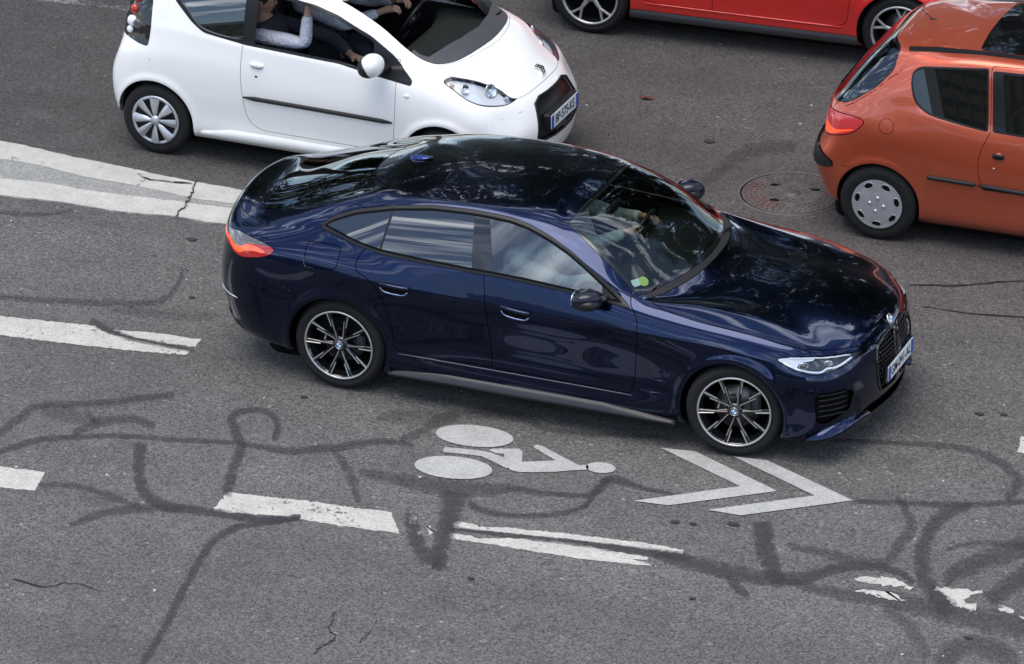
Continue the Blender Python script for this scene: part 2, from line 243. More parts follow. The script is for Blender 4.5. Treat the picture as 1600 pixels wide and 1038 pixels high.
def paint(name,col,metal=.0,rough=.4,flake=0,coat=1.0,cior=1.5,dust=.22):
    """lacquered car paint: flake variation, a film of road dust that thickens toward the sills"""
    m,nt,b=nm(name); I=b.inputs; N=nt.nodes; L=nt.links
    I['Metallic'].default_value=metal; I['Roughness'].default_value=rough; I['Coat Weight'].default_value=coat; I['Coat Roughness'].default_value=.015; I['Coat IOR'].default_value=cior
    tc=N.new('ShaderNodeTexCoord')
    n=N.new('ShaderNodeTexNoise'); n.inputs['Scale'].default_value=5; n.inputs['Detail'].default_value=8; n.inputs['Roughness'].default_value=.65; L.new(tc.outputs['Object'],n.inputs['Vector'])
    sp=N.new('ShaderNodeSeparateXYZ'); L.new(tc.outputs['Object'],sp.inputs[0])
    h=N.new('ShaderNodeMapRange'); h.inputs[1].default_value=.65; h.inputs[2].default_value=.15; h.inputs[3].default_value=0; h.inputs[4].default_value=dust; L.new(sp.outputs['Z'],h.inputs[0])
    mu=N.new('ShaderNodeMath'); mu.operation='MULTIPLY'; L.new(h.outputs[0],mu.inputs[0]); L.new(n.outputs['Fac'],mu.inputs[1])
    mx=N.new('ShaderNodeMix'); mx.data_type='RGBA'; mx.inputs['A'].default_value=(*col,1); mx.inputs['B'].default_value=(.16,.145,.125,1)
    L.new(mu.outputs[0],mx.inputs['Factor']); L.new(mx.outputs['Result'],I['Base Color'])
    # lacquer ripple: the very slight orange peel that bends reflections
    bp=N.new('ShaderNodeBump'); bp.inputs['Strength'].default_value=.02; bp.inputs['Distance'].default_value=.02
    n2=N.new('ShaderNodeTexNoise'); n2.inputs['Scale'].default_value=9; L.new(tc.outputs['Object'],n2.inputs['Vector']); L.new(n2.outputs['Fac'],bp.inputs['Height']); L.new(bp.outputs[0],I['Coat Normal'])
    return m
def glassmat(name,tint,gl=.5,boost=1.0,base=.02):
    m=bpy.data.materials.new(name); m.use_nodes=True; nt=m.node_tree; N=nt.nodes; L=nt.links; N.clear(); MATS[name]=m
    o=N.new('ShaderNodeOutputMaterial'); t=N.new('ShaderNodeBsdfTransparent'); t.inputs[0].default_value=(*tint,1)
    g=N.new('ShaderNodeBsdfGlossy'); g.inputs['Roughness'].default_value=.01; g.inputs[0].default_value=(.95,.98,1,1)
    f=N.new('ShaderNodeFresnel'); f.inputs[0].default_value=1.6
    mr=N.new('ShaderNodeMapRange'); mr.inputs[1].default_value=0; mr.inputs[2].default_value=1; mr.inputs[3].default_value=base; mr.inputs[4].default_value=boost
    mx=N.new('ShaderNodeMixShader'); L.new(f.outputs[0],mr.inputs[0]); L.new(mr.outputs[0],mx.inputs[0]); L.new(t.outputs[0],mx.inputs[1]); L.new(g.outputs[0],mx.inputs[2]); L.new(mx.outputs[0],o.inputs[0])
    return m
pbr('black_gloss',(.006,.006,.007),.12,coat=.6)
pbr('black_satin',(.009,.009,.010),.35,spec=.3)
pbr('black_plastic',(.013,.013,.014),.55,spec=.3,noise=(30,.15))
pbr('gap_black',(.004,.004,.004),.9,spec=.1)
pbr('rubber',(.0125,.012,.0118),.75,noise=(14,.25),spec=.3)
pbr('underbody',(.003,.003,.003),.95,spec=.12)
pbr('silver_machined',(.56,.55,.54),.34,metal=.75)
pbr('silver_paint',(.50,.51,.53),.32,metal=.55,noise=(20,.1),coat=.3)
pbr('chrome',(.85,.86,.88),.07,metal=1)
pbr('brake_steel',(.20,.19,.18),.4,metal=.9)
pbr('caliper',(.10,.10,.11),.5,metal=.5)
pbr('interior_dark',(.008,.008,.009),.75,spec=.12)
pbr('interior_grey',(.09,.09,.09),.8)
pbr('seat_beige',(.30,.27,.22),.8,noise=(12,.1))
pbr('shirt_pale',(.62,.66,.64),.85,noise=(9,.08)); pbr('shirt_white',(.50,.51,.57),.85,noise=(9,.06))
pbr('skin',(.42,.24,.16),.55); pbr('trouser_taupe',(.24,.22,.17),.9,noise=(10,.1)); pbr('trouser_dark',(.03,.03,.04),.9); pbr('hair',(.02,.014,.01),.6)
pbr('white_plate',(.75,.76,.78),.35); pbr('plate_blue',(.01,.06,.35),.35); pbr('plate_ink',(.01,.01,.012),.5)
pbr('badge_blue',(.02,.22,.62),.2,coat=.8); pbr('badge_white',(.8,.8,.8),.25,coat=.8)
pbr('led_white',(.9,.92,.95),.15,coat=1); pbr('lamp_red',(.42,.012,.012),.12,coat=1); pbr('lamp_red_glow',(.75,.06,.02),.15,coat=1,emit=(1,.10,.02),es=.55)
pbr('lamp_smoke',(.10,.09,.09),.12,coat=1); pbr('lamp_clear',(.86,.87,.88),.12,coat=1); pbr('lamp_orange',(.8,.25,.03),.2,coat=1)
pbr('sticker_lime',(.62,.72,.20),.5); pbr('sticker_white',(.72,.82,.80),.5); pbr('sticker_violet',(.35,.35,.75),.5); pbr('sticker_teal',(.35,.70,.66),.5)
pbr('m_red',(.55,.03,.04),.3)
paint('navy_paint',(.0014,.0088,.044),metal=1,rough=.18,cior=1.42,dust=.02)
paint('white_paint',(.86,.845,.81),rough=.5,coat=.8,dust=.25)
paint('copper_paint',(.55,.098,.042),metal=.6,rough=.33,coat=1,dust=.22)
paint('red_paint',(.62,.012,.008),metal=.15,rough=.4,coat=.9)
glassmat('windscreen_glass',(.62,.70,.66),base=.015,boost=.70)
glassmat('city_screen_glass',(.22,.27,.25),base=.05,boost=1.0)
glassmat('tinted_glass',(.045,.05,.05),base=.06,boost=1.25)
glassmat('side_glass',(.60,.66,.64),base=.065,boost=1.2)
glassmat('lamp_glass',(.93,.95,.97),base=.01,boost=.55)
# ---------------- object helpers ----------------
def link(o,parent=None):
    COL.objects.link(o)
    if parent is not None: o.parent=parent
    return o
def emit(name,s,m,parent=None):
    """triangle surface -> one mesh object; m: material name"""
    if len(s.T)==0: return None
    me=bpy.data.meshes.new(name); me.vertices.add(len(s.P)); me.vertices.foreach_set('co',s.P.astype(np.float32).ravel())
    me.loops.add(len(s.T)*3); me.loops.foreach_set('vertex_index',s.T.astype(np.int32).ravel()); me.polygons.add(len(s.T))
    me.polygons.foreach_set('loop_start',np.arange(0,len(s.T)*3,3,dtype=np.int32)); me.update(calc_edges=True)
    me.polygons.foreach_set('use_smooth',np.ones(len(s.T),bool))
    me.normals_split_custom_set_from_vertices(s.N.tolist())
    me.materials.append(MATS[m]); return link(bpy.data.objects.new(name,me),parent)
class MB:
    """small polygon mesh builder with material slots"""
    def __init__(s): s.v=[];s.f=[];s.m=[];s.ms=[];s.sm=[]
    def mi(s,m):
        if m not in s.ms: s.ms.append(m)
        return s.ms.index(m)
    def add(s,v,f,m,smooth=False,M=None):
        o=len(s.v); k=s.mi(m)
        for p in v: s.v.append(tuple(M@Vector(p)) if M is not None else tuple(p))
        for q in f: s.f.append([i+o for i in q]); s.m.append(k); s.sm.append(smooth)
        return s
    def box(s,c,d,m,M=None,bev=.0):
        cx,cy,cz=c; x,y,z=d[0]/2,d[1]/2,d[2]/2
        if bev<=0:
            v=[(cx+a*x,cy+b*y,cz+e*z) for a in(-1,1) for b in(-1,1) for e in(-1,1)]
            f=[(0,1,3,2),(4,6,7,5),(0,4,5,1),(2,3,7,6),(0,2,6,4),(1,5,7,3)]
        else:
            v=[];b_=min(bev,x*.9,y*.9,z*.9)
            for a in(-1,1):
                for b in(-1,1):
                    for e in(-1,1):
                        v+=[(cx+a*(x-b_),cy+b*(y-b_),cz+e*z),(cx+a*(x-b_),cy+b*y,cz+e*(z-b_)),(cx+a*x,cy+b*(y-b_),cz+e*(z-b_))]
            bm=bmesh.new(); vs=[bm.verts.new(p) for p in v]; r=bmesh.ops.convex_hull(bm,input=vs); bm.verts.index_update()
            v=[tuple(q.co) for q in bm.verts]; f=[[q.index for q in ff.verts] for ff in bm.faces]; bm.free()
        return s.add(v,f,m,False,M)
    def tube(s,pts,r,m,n=8,M=None,caps=True):
        P=[Vector(p) for p in pts]; v=[];f=[]
        up=Vector((0,0,1)); prev=None
        for i,p in enumerate(P):
            t=(P[min(i+1,len(P)-1)]-P[max(i-1,0)]).normalized()
            if prev is None: a=t.orthogonal().normalized()
            else: a=(prev-t*prev.dot(t)).normalized()
            prev=a; b=t.cross(a); rr=r[i] if hasattr(r,'__len__') else r
            for k in range(n):
                w=2*math.pi*k/n; v.append(p+a*math.cos(w)*rr+b*math.sin(w)*rr)
        for i in range(len(P)-1):
            for k in range(n): f.append((i*n+k,i*n+(k+1)%n,(i+1)*n+(k+1)%n,(i+1)*n+k))
        if caps: f.append(tuple(range(n-1,-1,-1))); f.append(tuple((len(P)-1)*n+k for k in range(n)))
        return s.add(v,f,m,True,M)
    def lathe(s,prof,m,n=48,M=None,axis='y'):
        """profile of (radius, along-axis)"""
        v=[];f=[]
        for r,h in prof:
            for k in range(n):
                w=2*math.pi*k/n; v.append((r*math.cos(w),h,r*math.sin(w)) if axis=='y' else (r*math.cos(w),r*math.sin(w),h))
        for i in range(len(prof)-1):
            for k in range(n): f.append((i*n+k,i*n+(k+1)%n,(i+1)*n+(k+1)%n,(i+1)*n+k))
        return s.add(v,f,m,True,M)
    def prism(s,poly,h0,h1,m,M=None,axis='z'):
        n=len(poly); fn={'z':lambda p,h:(p[0],p[1],h),'y':lambda p,h:(p[0],h,p[1]),'x':lambda p,h:(h,p[0],p[1])}[axis]
        v=[fn(p,h0) for p in poly]+[fn(p,h1) for p in poly]
        f=[tuple(range(n-1,-1,-1)),tuple(range(n,2*n))]+[(i,(i+1)%n,n+(i+1)%n,n+i) for i in range(n)]
        return s.add(v,f,m,False,M)
    def ell(s,c,r,m,nu=20,nv=12,p=2.0,M=None):
        """super-ellipsoid"""
        v=[];f=[];sg=lambda a,e:math.copysign(abs(a)**(2/e),a)
        for j in range(nv+1):
            t=-math.pi/2+math.pi*j/nv
            for i in range(nu):
                w=2*math.pi*i/nu; v.append((c[0]+r[0]*sg(math.cos(t),p)*sg(math.cos(w),p),c[1]+r[1]*sg(math.cos(t),p)*sg(math.sin(w),p),c[2]+r[2]*sg(math.sin(t),p)))
        for j in range(nv):
            for i in range(nu): f.append((j*nu+i,j*nu+(i+1)%nu,(j+1)*nu+(i+1)%nu,(j+1)*nu+i))
        return s.add(v,f,m,True,M)
    def build(s,name,parent=None,fix=True):
        me=bpy.data.meshes.new(name); me.from_pydata(s.v,[],s.f)
        for m in s.ms: me.materials.append(MATS[m])
        me.polygons.foreach_set('material_index',s.m); me.polygons.foreach_set('use_smooth',s.sm)
        if fix:
            bm=bmesh.new(); bm.from_mesh(me); bmesh.ops.recalc_face_normals(bm,faces=bm.faces); bm.to_mesh(me); bm.free()
        me.update(); return link(bpy.data.objects.new(name,me),parent)
def tag(o,label=None,cat=None,group=None,kind=None):
    if label: o['label']=label
    if cat: o['category']=cat
    if group: o['group']=group
    if kind: o['kind']=kind
    return o
def empty(name,loc=(0,0,0),rz=0,parent=None):
    o=bpy.data.objects.new(name,None); o.location=loc; o.rotation_euler=(0,0,rz); o.empty_display_size=.3; return link(o,parent)
def fbox(P,**k):
    """field that is negative where all limits hold, e.g. x=(a,b)"""
    d=np.full(len(P),-1e9)
    for ax,(a,b) in k.items():
        c=P[:,'xyz'.index(ax)]
        if a is not None: d=np.maximum(d,a-c)
        if b is not None: d=np.maximum(d,c-b)
    return d
class Body:
    """half body (y>0) that is cut into panels; every cut leaves an open joint with a dark liner behind"""
    def __init__(s,half,root,g=.0022): s.r=half; s.root=root; s.g=g; s.lin=[]
    def cut(s,fn,g=None,line=True):
        g=s.g if g is None else g
        if g<=0:
            i,o=clip(s.r,fn(s.r.P)); s.r=o; return i
        i,o=clip(s.r,fn(s.r.P)+g)
        st,o=clip(o,fn(o.P)-g); s.r=o
        if line: s.lin.append(st.off(-.006))
        return i
    def sides(s,name,surf,m,parents=None):
        ps=parents or (s.root,s.root)
        return emit(name,surf,m,ps[0]),emit(name,surf.mirror(),m,ps[1])
    def centre(s,name,surf,m,parent=None): return emit(name,surf.both(),m,parent or s.root)
def pane(s):
    """a window pane is pressed to one smooth curve"""
    if len(s.P)<10: return s
    x=s.P[:,0]-s.P[:,0].mean(); z=s.P[:,2]-s.P[:,2].mean(); A=np.stack([np.ones_like(x),x,z,x*x,x*z,z*z],1)
    c,*_=np.linalg.lstsq(A,s.P[:,1],rcond=None); P=s.P.copy(); P[:,1]=A@c
    n=np.stack([-(c[1]+2*c[3]*x+c[4]*z),np.ones_like(x),-(c[2]+c[4]*x+2*c[5]*z)],1); n/=np.linalg.norm(n,axis=1,keepdims=True)
    return S(P,s.T,n)
def shape_xz(poly,lim): 
    poly=np.asarray(poly); return lambda P: np.maximum(psdf(P[:,[0,2]],poly),lim(P))
def shape_xy(poly,lim): 
    poly=np.asarray(poly); return lambda P: np.maximum(psdf(np.stack([P[:,0],np.abs(P[:,1])],1),poly),lim(P))
def shape_yz(poly,lim): 
    poly=np.asarray(poly); return lambda P: np.maximum(psdf(P[:,[1,2]],poly),lim(P))
# ---------------- wheels ----------------
def tyre_prof(R,Wd,rim):
    h=Wd/2
    return [(rim-.012,-h*.86),(rim,-h*.93),(rim+.010,-h*.90),(rim+(R-rim)*.35,-h*1.0),(rim+(R-rim)*.62,-h*.99),(R-.022,-h*.90),(R-.007,-h*.80),(R,-h*.62),(R,-h*.30),(R-.007,-h*.29),(R-.007,-h*.25),(R,-h*.24),(R,h*.24),(R-.007,h*.25),(R-.007,h*.29),(R,h*.30),(R,h*.62),(R-.007,h*.8),(R-.022,h*.9),(rim+(R-rim)*.5,h),(rim,h*.93),(rim-.02,h*.86)]
def make_wheel(root,x,y,z,R,Wd,rim,style,side=-1,steer=0,spin=0):
    """outer face looks along -y when side=-1"""
    w=empty('wheel',(x,y,z),steer,root)
    if side>0: w.rotation_euler=(0,0,math.pi+steer)
    t=MB(); t.lathe(tyre_prof(R,Wd,rim),'rubber',72); ty=t.build('tyre',w)
    h=Wd/2; f=-h*.93
    b=MB()
    dark={'v_spoke':'black_gloss','y_spoke':'black_gloss'}.get(style,'black_satin')
    b.lathe([(rim+.006,f-.002),(rim-.004,f-.006),(rim-.012,f+.004),(rim-.03,f+.03),(rim-.04,h*.7),(rim-.03,h*.86)],dark,72)
    b.build('rim_barrel',w)
    MB().lathe([(.02,f+.10),(.155 if rim>.22 else .12,f+.10),(.155 if rim>.22 else .12,f+.12)],'brake_steel',40).build('brake_disc',w)
    if style in('v_spoke','y_spoke'):
        MB().box((.13,f+.09,.05),(.07,.06,.15),'caliper',bev=.015).build('brake_caliper',w)
    def bar(mb,a0,r0,a1,r1,w0,w1,y0,y1,th,m,n=1):
        p0=Vector((math.cos(a0)*r0,0,math.sin(a0)*r0));p1=Vector((math.cos(a1)*r1,0,math.sin(a1)*r1)); d=(p1-p0).normalized(); q=Vector((-d.z,0,d.x))
        v=[]
        for p,ww,yy in((p0,w0,y0),(p1,w1,y1)):
            v+=[p+q*ww+Vector((0,yy+th*.25,0)),p+q*ww*.6+Vector((0,yy,0)),p-q*ww*.6+Vector((0,yy,0)),p-q*ww+Vector((0,yy+th*.25,0)),p-q*ww*.7+Vector((0,yy+th,0)),p+q*ww*.7+Vector((0,yy+th,0))]
        fs=[(i,(i+1)%6,6+(i+1)%6,6+i) for i in range(6)]+[(0,1,2,3,4,5),(11,10,9,8,7,6)]
        mb.add(v,fs,m)
    if style=='v_spoke':
        r=MB(); r.lathe([(rim+.004,f-.004),(rim+.003,f-.0085),(rim-.007,f-.0085),(rim-.009,f-.002)],'silver_machined',90); r.build('rim_edge',w)
        for k in range(5):
            c=spin+2*math.pi*k/5
            for sgn in(-1,1):
                s=MB(); a1=c+sgn*.30; a0=c+sgn*.55; am=c+sgn*.345; rm=.125
                s_in=f+.022; s_mid=f+.012; s_out=f-.001
                bar(s,a0,.035,am,rm,.017,.012,s_in,s_mid,.03,'black_gloss'); bar(s,am,rm,a1,rim-.004,.013,.016,s_mid,s_out,.03,'black_gloss')
                e=.0085;bw=.0043
                # machined edges : an inner blade on one flank, an outer blade on the other, stepping over each other
                bar(s,a0-sgn*.10,.052,am-sgn*.045,.120,.0030,.0030,s_in-.004,s_mid-.004,.008,'silver_machined')
                bar(s,am-sgn*.045,.120,a1-sgn*.050,.188,.0030,.0030,s_mid-.005,s_out+.000,.008,'silver_machined')
                bar(s,am+sgn*.05,.142,a1+sgn*.035,rim-.003,.0040,.0040,s_mid-.006,s_out-.007,.008,'silver_machined')
                s.build('spoke',w)
            s=MB(); bar(s,c-.16,.115,c+.16,.115,.006,.006,f+.018,f+.018,.015,'silver_machined' if k==1 else 'black_gloss'); s.build('spoke_bridge',w)
        MB().lathe([(.001,f+.004),(.034,f+.006),(.052,f+.016),(.060,f+.04)],'black_gloss',40).build('hub',w)
        cp=roundel(.030); cp.location=(0,f+.0015,0); cp.rotation_euler=(math.pi/2,0,0); cp.parent=w; cp.name='hub_badge'
    elif style=='y_spoke':
        r=MB(); r.lathe([(rim+.004,f-.004),(rim+.003,f-.0085),(rim-.010,f-.0085),(rim-.014,f-.001)],'silver_machined',90); r.build('rim_edge',w)
        for k in range(5):
            c=spin+2*math.pi*k/5; s=MB()
            bar(s,c,.03,c,.135,.020,.013,f+.02,f+.008,.03,'silver_machined')
            bar(s,c,.125,c-.20,rim-.004,.010,.009,f+.008,f-.002,.025,'silver_machined'); bar(s,c,.125,c+.20,rim-.004,.010,.009,f+.008,f-.002,.025,'silver_machined'); s.build('spoke',w)
        MB().lathe([(.001,f+.008),(.036,f+.010),(.05,f+.02),(.06,f+.05)],'silver_machined',40).build('hub',w)
    elif style=='petal':
        r=MB(); r.lathe([(rim+.008,f-.004),(rim+.004,f-.011),(rim-.008,f-.012),(rim-.016,f-.005)],'silver_paint',90); r.build('cap_rim',w)
        for k in range(8):
            c=spin+2*math.pi*k/8; n=9; v=[];fs=[]
            for i in range(n):
                t=i/(n-1); rr=.030+(rim-.006-.030)*t; hw=(.30-.03*math.cos(t*math.pi))*.5 if False else (.016+.052*t**.8)/max(rr,.05)*.5*1.12
                hw=min(hw,.33)
                for j in range(7):
                    uu=(j-3)/3; a=c+uu*hw; yy=f-.016-.010*math.sin(t*math.pi*.8)+.010*uu*uu+.006*uu*(1 if k%2 else -1)
                    v.append((math.cos(a)*rr,yy,math.sin(a)*rr))
            for i in range(n-1):
                for j in range(6): fs.append((i*7+j,i*7+j+1,(i+1)*7+j+1,(i+1)*7+j))
            MB().add(v,fs,'silver_paint',True).build('cap_petal',w)
        MB().lathe([(.001,f-.028),(.026,f-.027),(.034,f-.020),(.04,f-.008)],'silver_paint',32).build('cap_centre',w)
        MB().lathe([(.001,f+.010),(rim-.012,f+.010)],'black_plastic',48).build('cap_back',w)
    elif style=='holes':
        # dished cover with seven rounded windows near the rim and four bolt domes
        nr,na=22,168; v=[];fs=[]
        hr=.137;ha=2*math.pi/7
        for i in range(nr+1):
            rr=.004+(rim+.004-.004)*i/nr
            for j in range(na):
                a=2*math.pi*j/na; yy=f-.018+.012*(rr/rim)**4-.006*math.exp(-((rr-rim)/.012)**2)
                v.append((math.cos(a)*rr,yy,math.sin(a)*rr))
        P=np.array(v); T=[]
        for i in range(nr):
            for j in range(na):
                a,b,c,d=i*na+j,i*na+(j+1)%na,(i+1)*na+(j+1)%na,(i+1)*na+j; T+= [(a,b,c),(a,c,d)]
        sf=S(P,T); ang=np.arctan2(sf.P[:,2],sf.P[:,0])-spin; rad=np.hypot(sf.P[:,2],sf.P[:,0])
        am=(ang+ha/2)%ha-ha/2; d=np.hypot(am*.145/.034,(rad-.152)/.021)-1; d*=.02
        ins,outp=clip(sf,d)
        lip=np.hypot(am*.145/.034,(rad-.152)/.021)
        if outp.N[0,1]>0: outp=outp.rev()
        emit('cap_disc',outp,'silver_paint',w)
        for k in range(7):
            a=spin+k*ha; pts=[]
            for q in range(25):
                th=2*math.pi*q/24; aa=a+.034/.145*math.cos(th); r_=.152+.021*math.sin(th); pts.append((math.cos(aa)*r_,f-.019+.012*(r_/rim)**4,math.sin(aa)*r_))
            MB().tube(pts,.0022,'silver_machined',6,caps=False).build('cap_window',w)
        for k in range(4):
            a=spin+.3+k*math.pi/2; MB().ell((math.cos(a)*.052,f-.020,math.sin(a)*.052),(.014,.012,.014),'silver_machined',14,8).build('bolt_dome',w)
        MB().lathe([(.001,f+.012),(rim-.012,f+.012)],'black_plastic',48).build('cap_back',w)
    return w
def roundel(r):
    """round badge: dark ring, chrome rims, four quarters"""
    m=MB()
    def disc(r0,r1,z,mat,a0=0,a1=2*math.pi,n=32):
        v=[];f=[]
        for k in range(n+1):
            a=a0+(a1-a0)*k/n; v+=[(math.cos(a)*r0,math.sin(a)*r0,z),(math.cos(a)*r1,math.sin(a)*r1,z)]
        for k in range(n): f.append((2*k,2*k+1,2*k+3,2*k+2))
        m.add(v,f,mat)
    m.lathe([(r,-.004),(r,.001),(r*.93,.003),(r*.90,.001)],'chrome',40,axis='z')
    disc(r*.60,r*.93,.0012,'black_gloss'); m.lathe([(r*.62,.001),(r*.60,.0028),(r*.57,.001)],'chrome',40,axis='z')
    for k in range(4): disc(.0001,r*.6,.0016,'badge_blue' if k%2==0 else 'badge_white',k*math.pi/2,(k+1)*math.pi/2,8)
    return m.build('roundel',fix=False)
def text_obj(name,txt,size,m,parent,loc,rot,ext=.0006,sx=1.0,bold=.0):
    c=bpy.data.curves.new(name,'FONT'); c.body=txt; c.size=size; c.align_x='CENTER'; c.align_y='CENTER'; c.extrude=ext; c.offset=bold
    o=bpy.data.objects.new(name,c); me=bpy.data.meshes.new_from_object(o); bpy.data.objects.remove(o)
    me.materials.clear(); me.materials.append(MATS[m]); o=bpy.data.objects.new(name,me); o.location=loc; o.rotation_euler=rot; o.scale=(sx,1,1)
    return link(o,parent)
def number_plate(parent,txt,loc,rot,w=.52,h=.11):
    """white registration plate with blue end bands and printed characters; local x across, y up, z out"""
    e=empty('number_plate',loc,0,parent); e.rotation_euler=rot
    MB().prism(rnd([(-w/2,-h/2),(w/2,-h/2),(w/2,h/2),(-w/2,h/2)],.01,3),-.004,0,'white_plate').build('plate',e)
    for s in(-1,1): MB().box((s*(w/2-.024),0,.0008),(.044,h*.94,.0016),'plate_blue').build('plate_band',e)
    text_obj('plate_text',txt,.098,'plate_ink',e,(0,-.002,.0012),(0,0,0),sx=.86,bold=.0012)
    return e
KERB=[[(-6.978,2.148),(-5.983,2.134),(-5.551,2.137),(-5.301,2.122),(-4.905,2.067),(-4.426,2.033),(-4.184,1.991),(-3.828,1.971),(-3.463,1.961),(-2.926,1.943),(-2.302,1.924)],[(-6.828,1.87),(-5.83,1.836),(-5.394,1.824),(-5.062,1.823),(-4.618,1.751),(-4.25,1.742),(-3.769,1.688),(-3.384,1.708),(-2.832,1.729),(-2.239,1.775)],[(-6.535,1.325),(-5.635,1.457),(-5.227,1.494),(-4.884,1.538),(-4.511,1.53),(-4.163,1.56),(-3.725,1.592),(-3.342,1.617),(-2.794,1.644),(-2.202,1.69)],[(-6.374,1.026),(-5.487,1.168),(-5.091,1.222),(-4.747,1.262),(-4.385,1.271),(-4.033,1.288),(-3.7,1.345),(-3.376,1.342),(-3.238,1.377),(-2.691,1.413),(-2.112,1.48)]]
DASH=[[(-5.563,-0.865),(-4.709,-0.74),(-4.139,-0.667),(-3.81,-0.63),(-3.437,-0.576),(-3.315,-0.653),(-3.009,-0.681),(-2.639,-0.705),(-2.639,-0.778),(-3.014,-0.848),(-3.664,-0.927),(-3.994,-0.954),(-5.392,-1.181)],[(-3.294,-0.584),(-2.993,-0.527),(-2.652,-0.507),(-2.636,-0.636),(-2.931,-0.658),(-3.184,-0.636)],[(-3.956,-2.932),(-3.056,-2.817),(-2.739,-2.775),(-2.678,-3.052),(-2.918,-3.09),(-3.806,-3.215)],[(-1.482,-2.607),(-1.16,-2.561),(-0.855,-2.522),(-0.586,-2.506),(-0.363,-2.474),(-0.195,-2.739),(-0.472,-2.77),(-0.739,-2.785),(-1.01,-2.793),(-1.467,-2.893)],[(-0.248,-2.464),(-0.194,-2.462),(-0.138,-2.618),(-0.202,-2.584)],[(-0.101,-2.673),(-0.059,-2.666),(-0.064,-2.727)],[(-0.042,-2.63),(-0.09,-2.56),(0.022,-2.654),(0.009,-2.698)],[(0.074,-2.486),(0.091,-2.439),(0.187,-2.431),(0.251,-2.466),(0.417,-2.41),(0.881,-2.336),(1.307,-2.286),(1.608,-2.284),(1.622,-2.346),(1.339,-2.37),(0.908,-2.404),(0.487,-2.471),(0.237,-2.52),(0.11,-2.541)],[(0.111,-2.619),(0.249,-2.604),(0.302,-2.622),(0.631,-2.493),(0.883,-2.453),(1.198,-2.465),(1.427,-2.462),(1.436,-2.507),(1.333,-2.528),(1.533,-2.555),(1.173,-2.629),(0.698,-2.661),(0.387,-2.667),(0.25,-2.682),(0.139,-2.696)],[(2.771,-2.278),(2.792,-2.213),(2.909,-2.176),(2.963,-2.145),(3.095,-2.217),(3.149,-2.262),(3.044,-2.256),(2.943,-2.277),(2.842,-2.297)],[(2.798,-2.419),(2.909,-2.366),(3.052,-2.347),(3.164,-2.425),(3.048,-2.462),(2.953,-2.433)],[(3.284,-2.18),(3.371,-2.156),(3.576,-2.131),(3.505,-2.268),(3.628,-2.346),(3.631,-2.409),(3.47,-2.37),(3.373,-2.268)],[(3.734,-2.266),(3.854,-2.312),(3.841,-2.364),(3.765,-2.31)],[(3.905,-2.366),(4.098,-2.364),(4.098,-2.42),(3.943,-2.407)],[(3.142,0.108),(3.68,0.162),(3.72,-0.092),(3.186,-0.136)]]
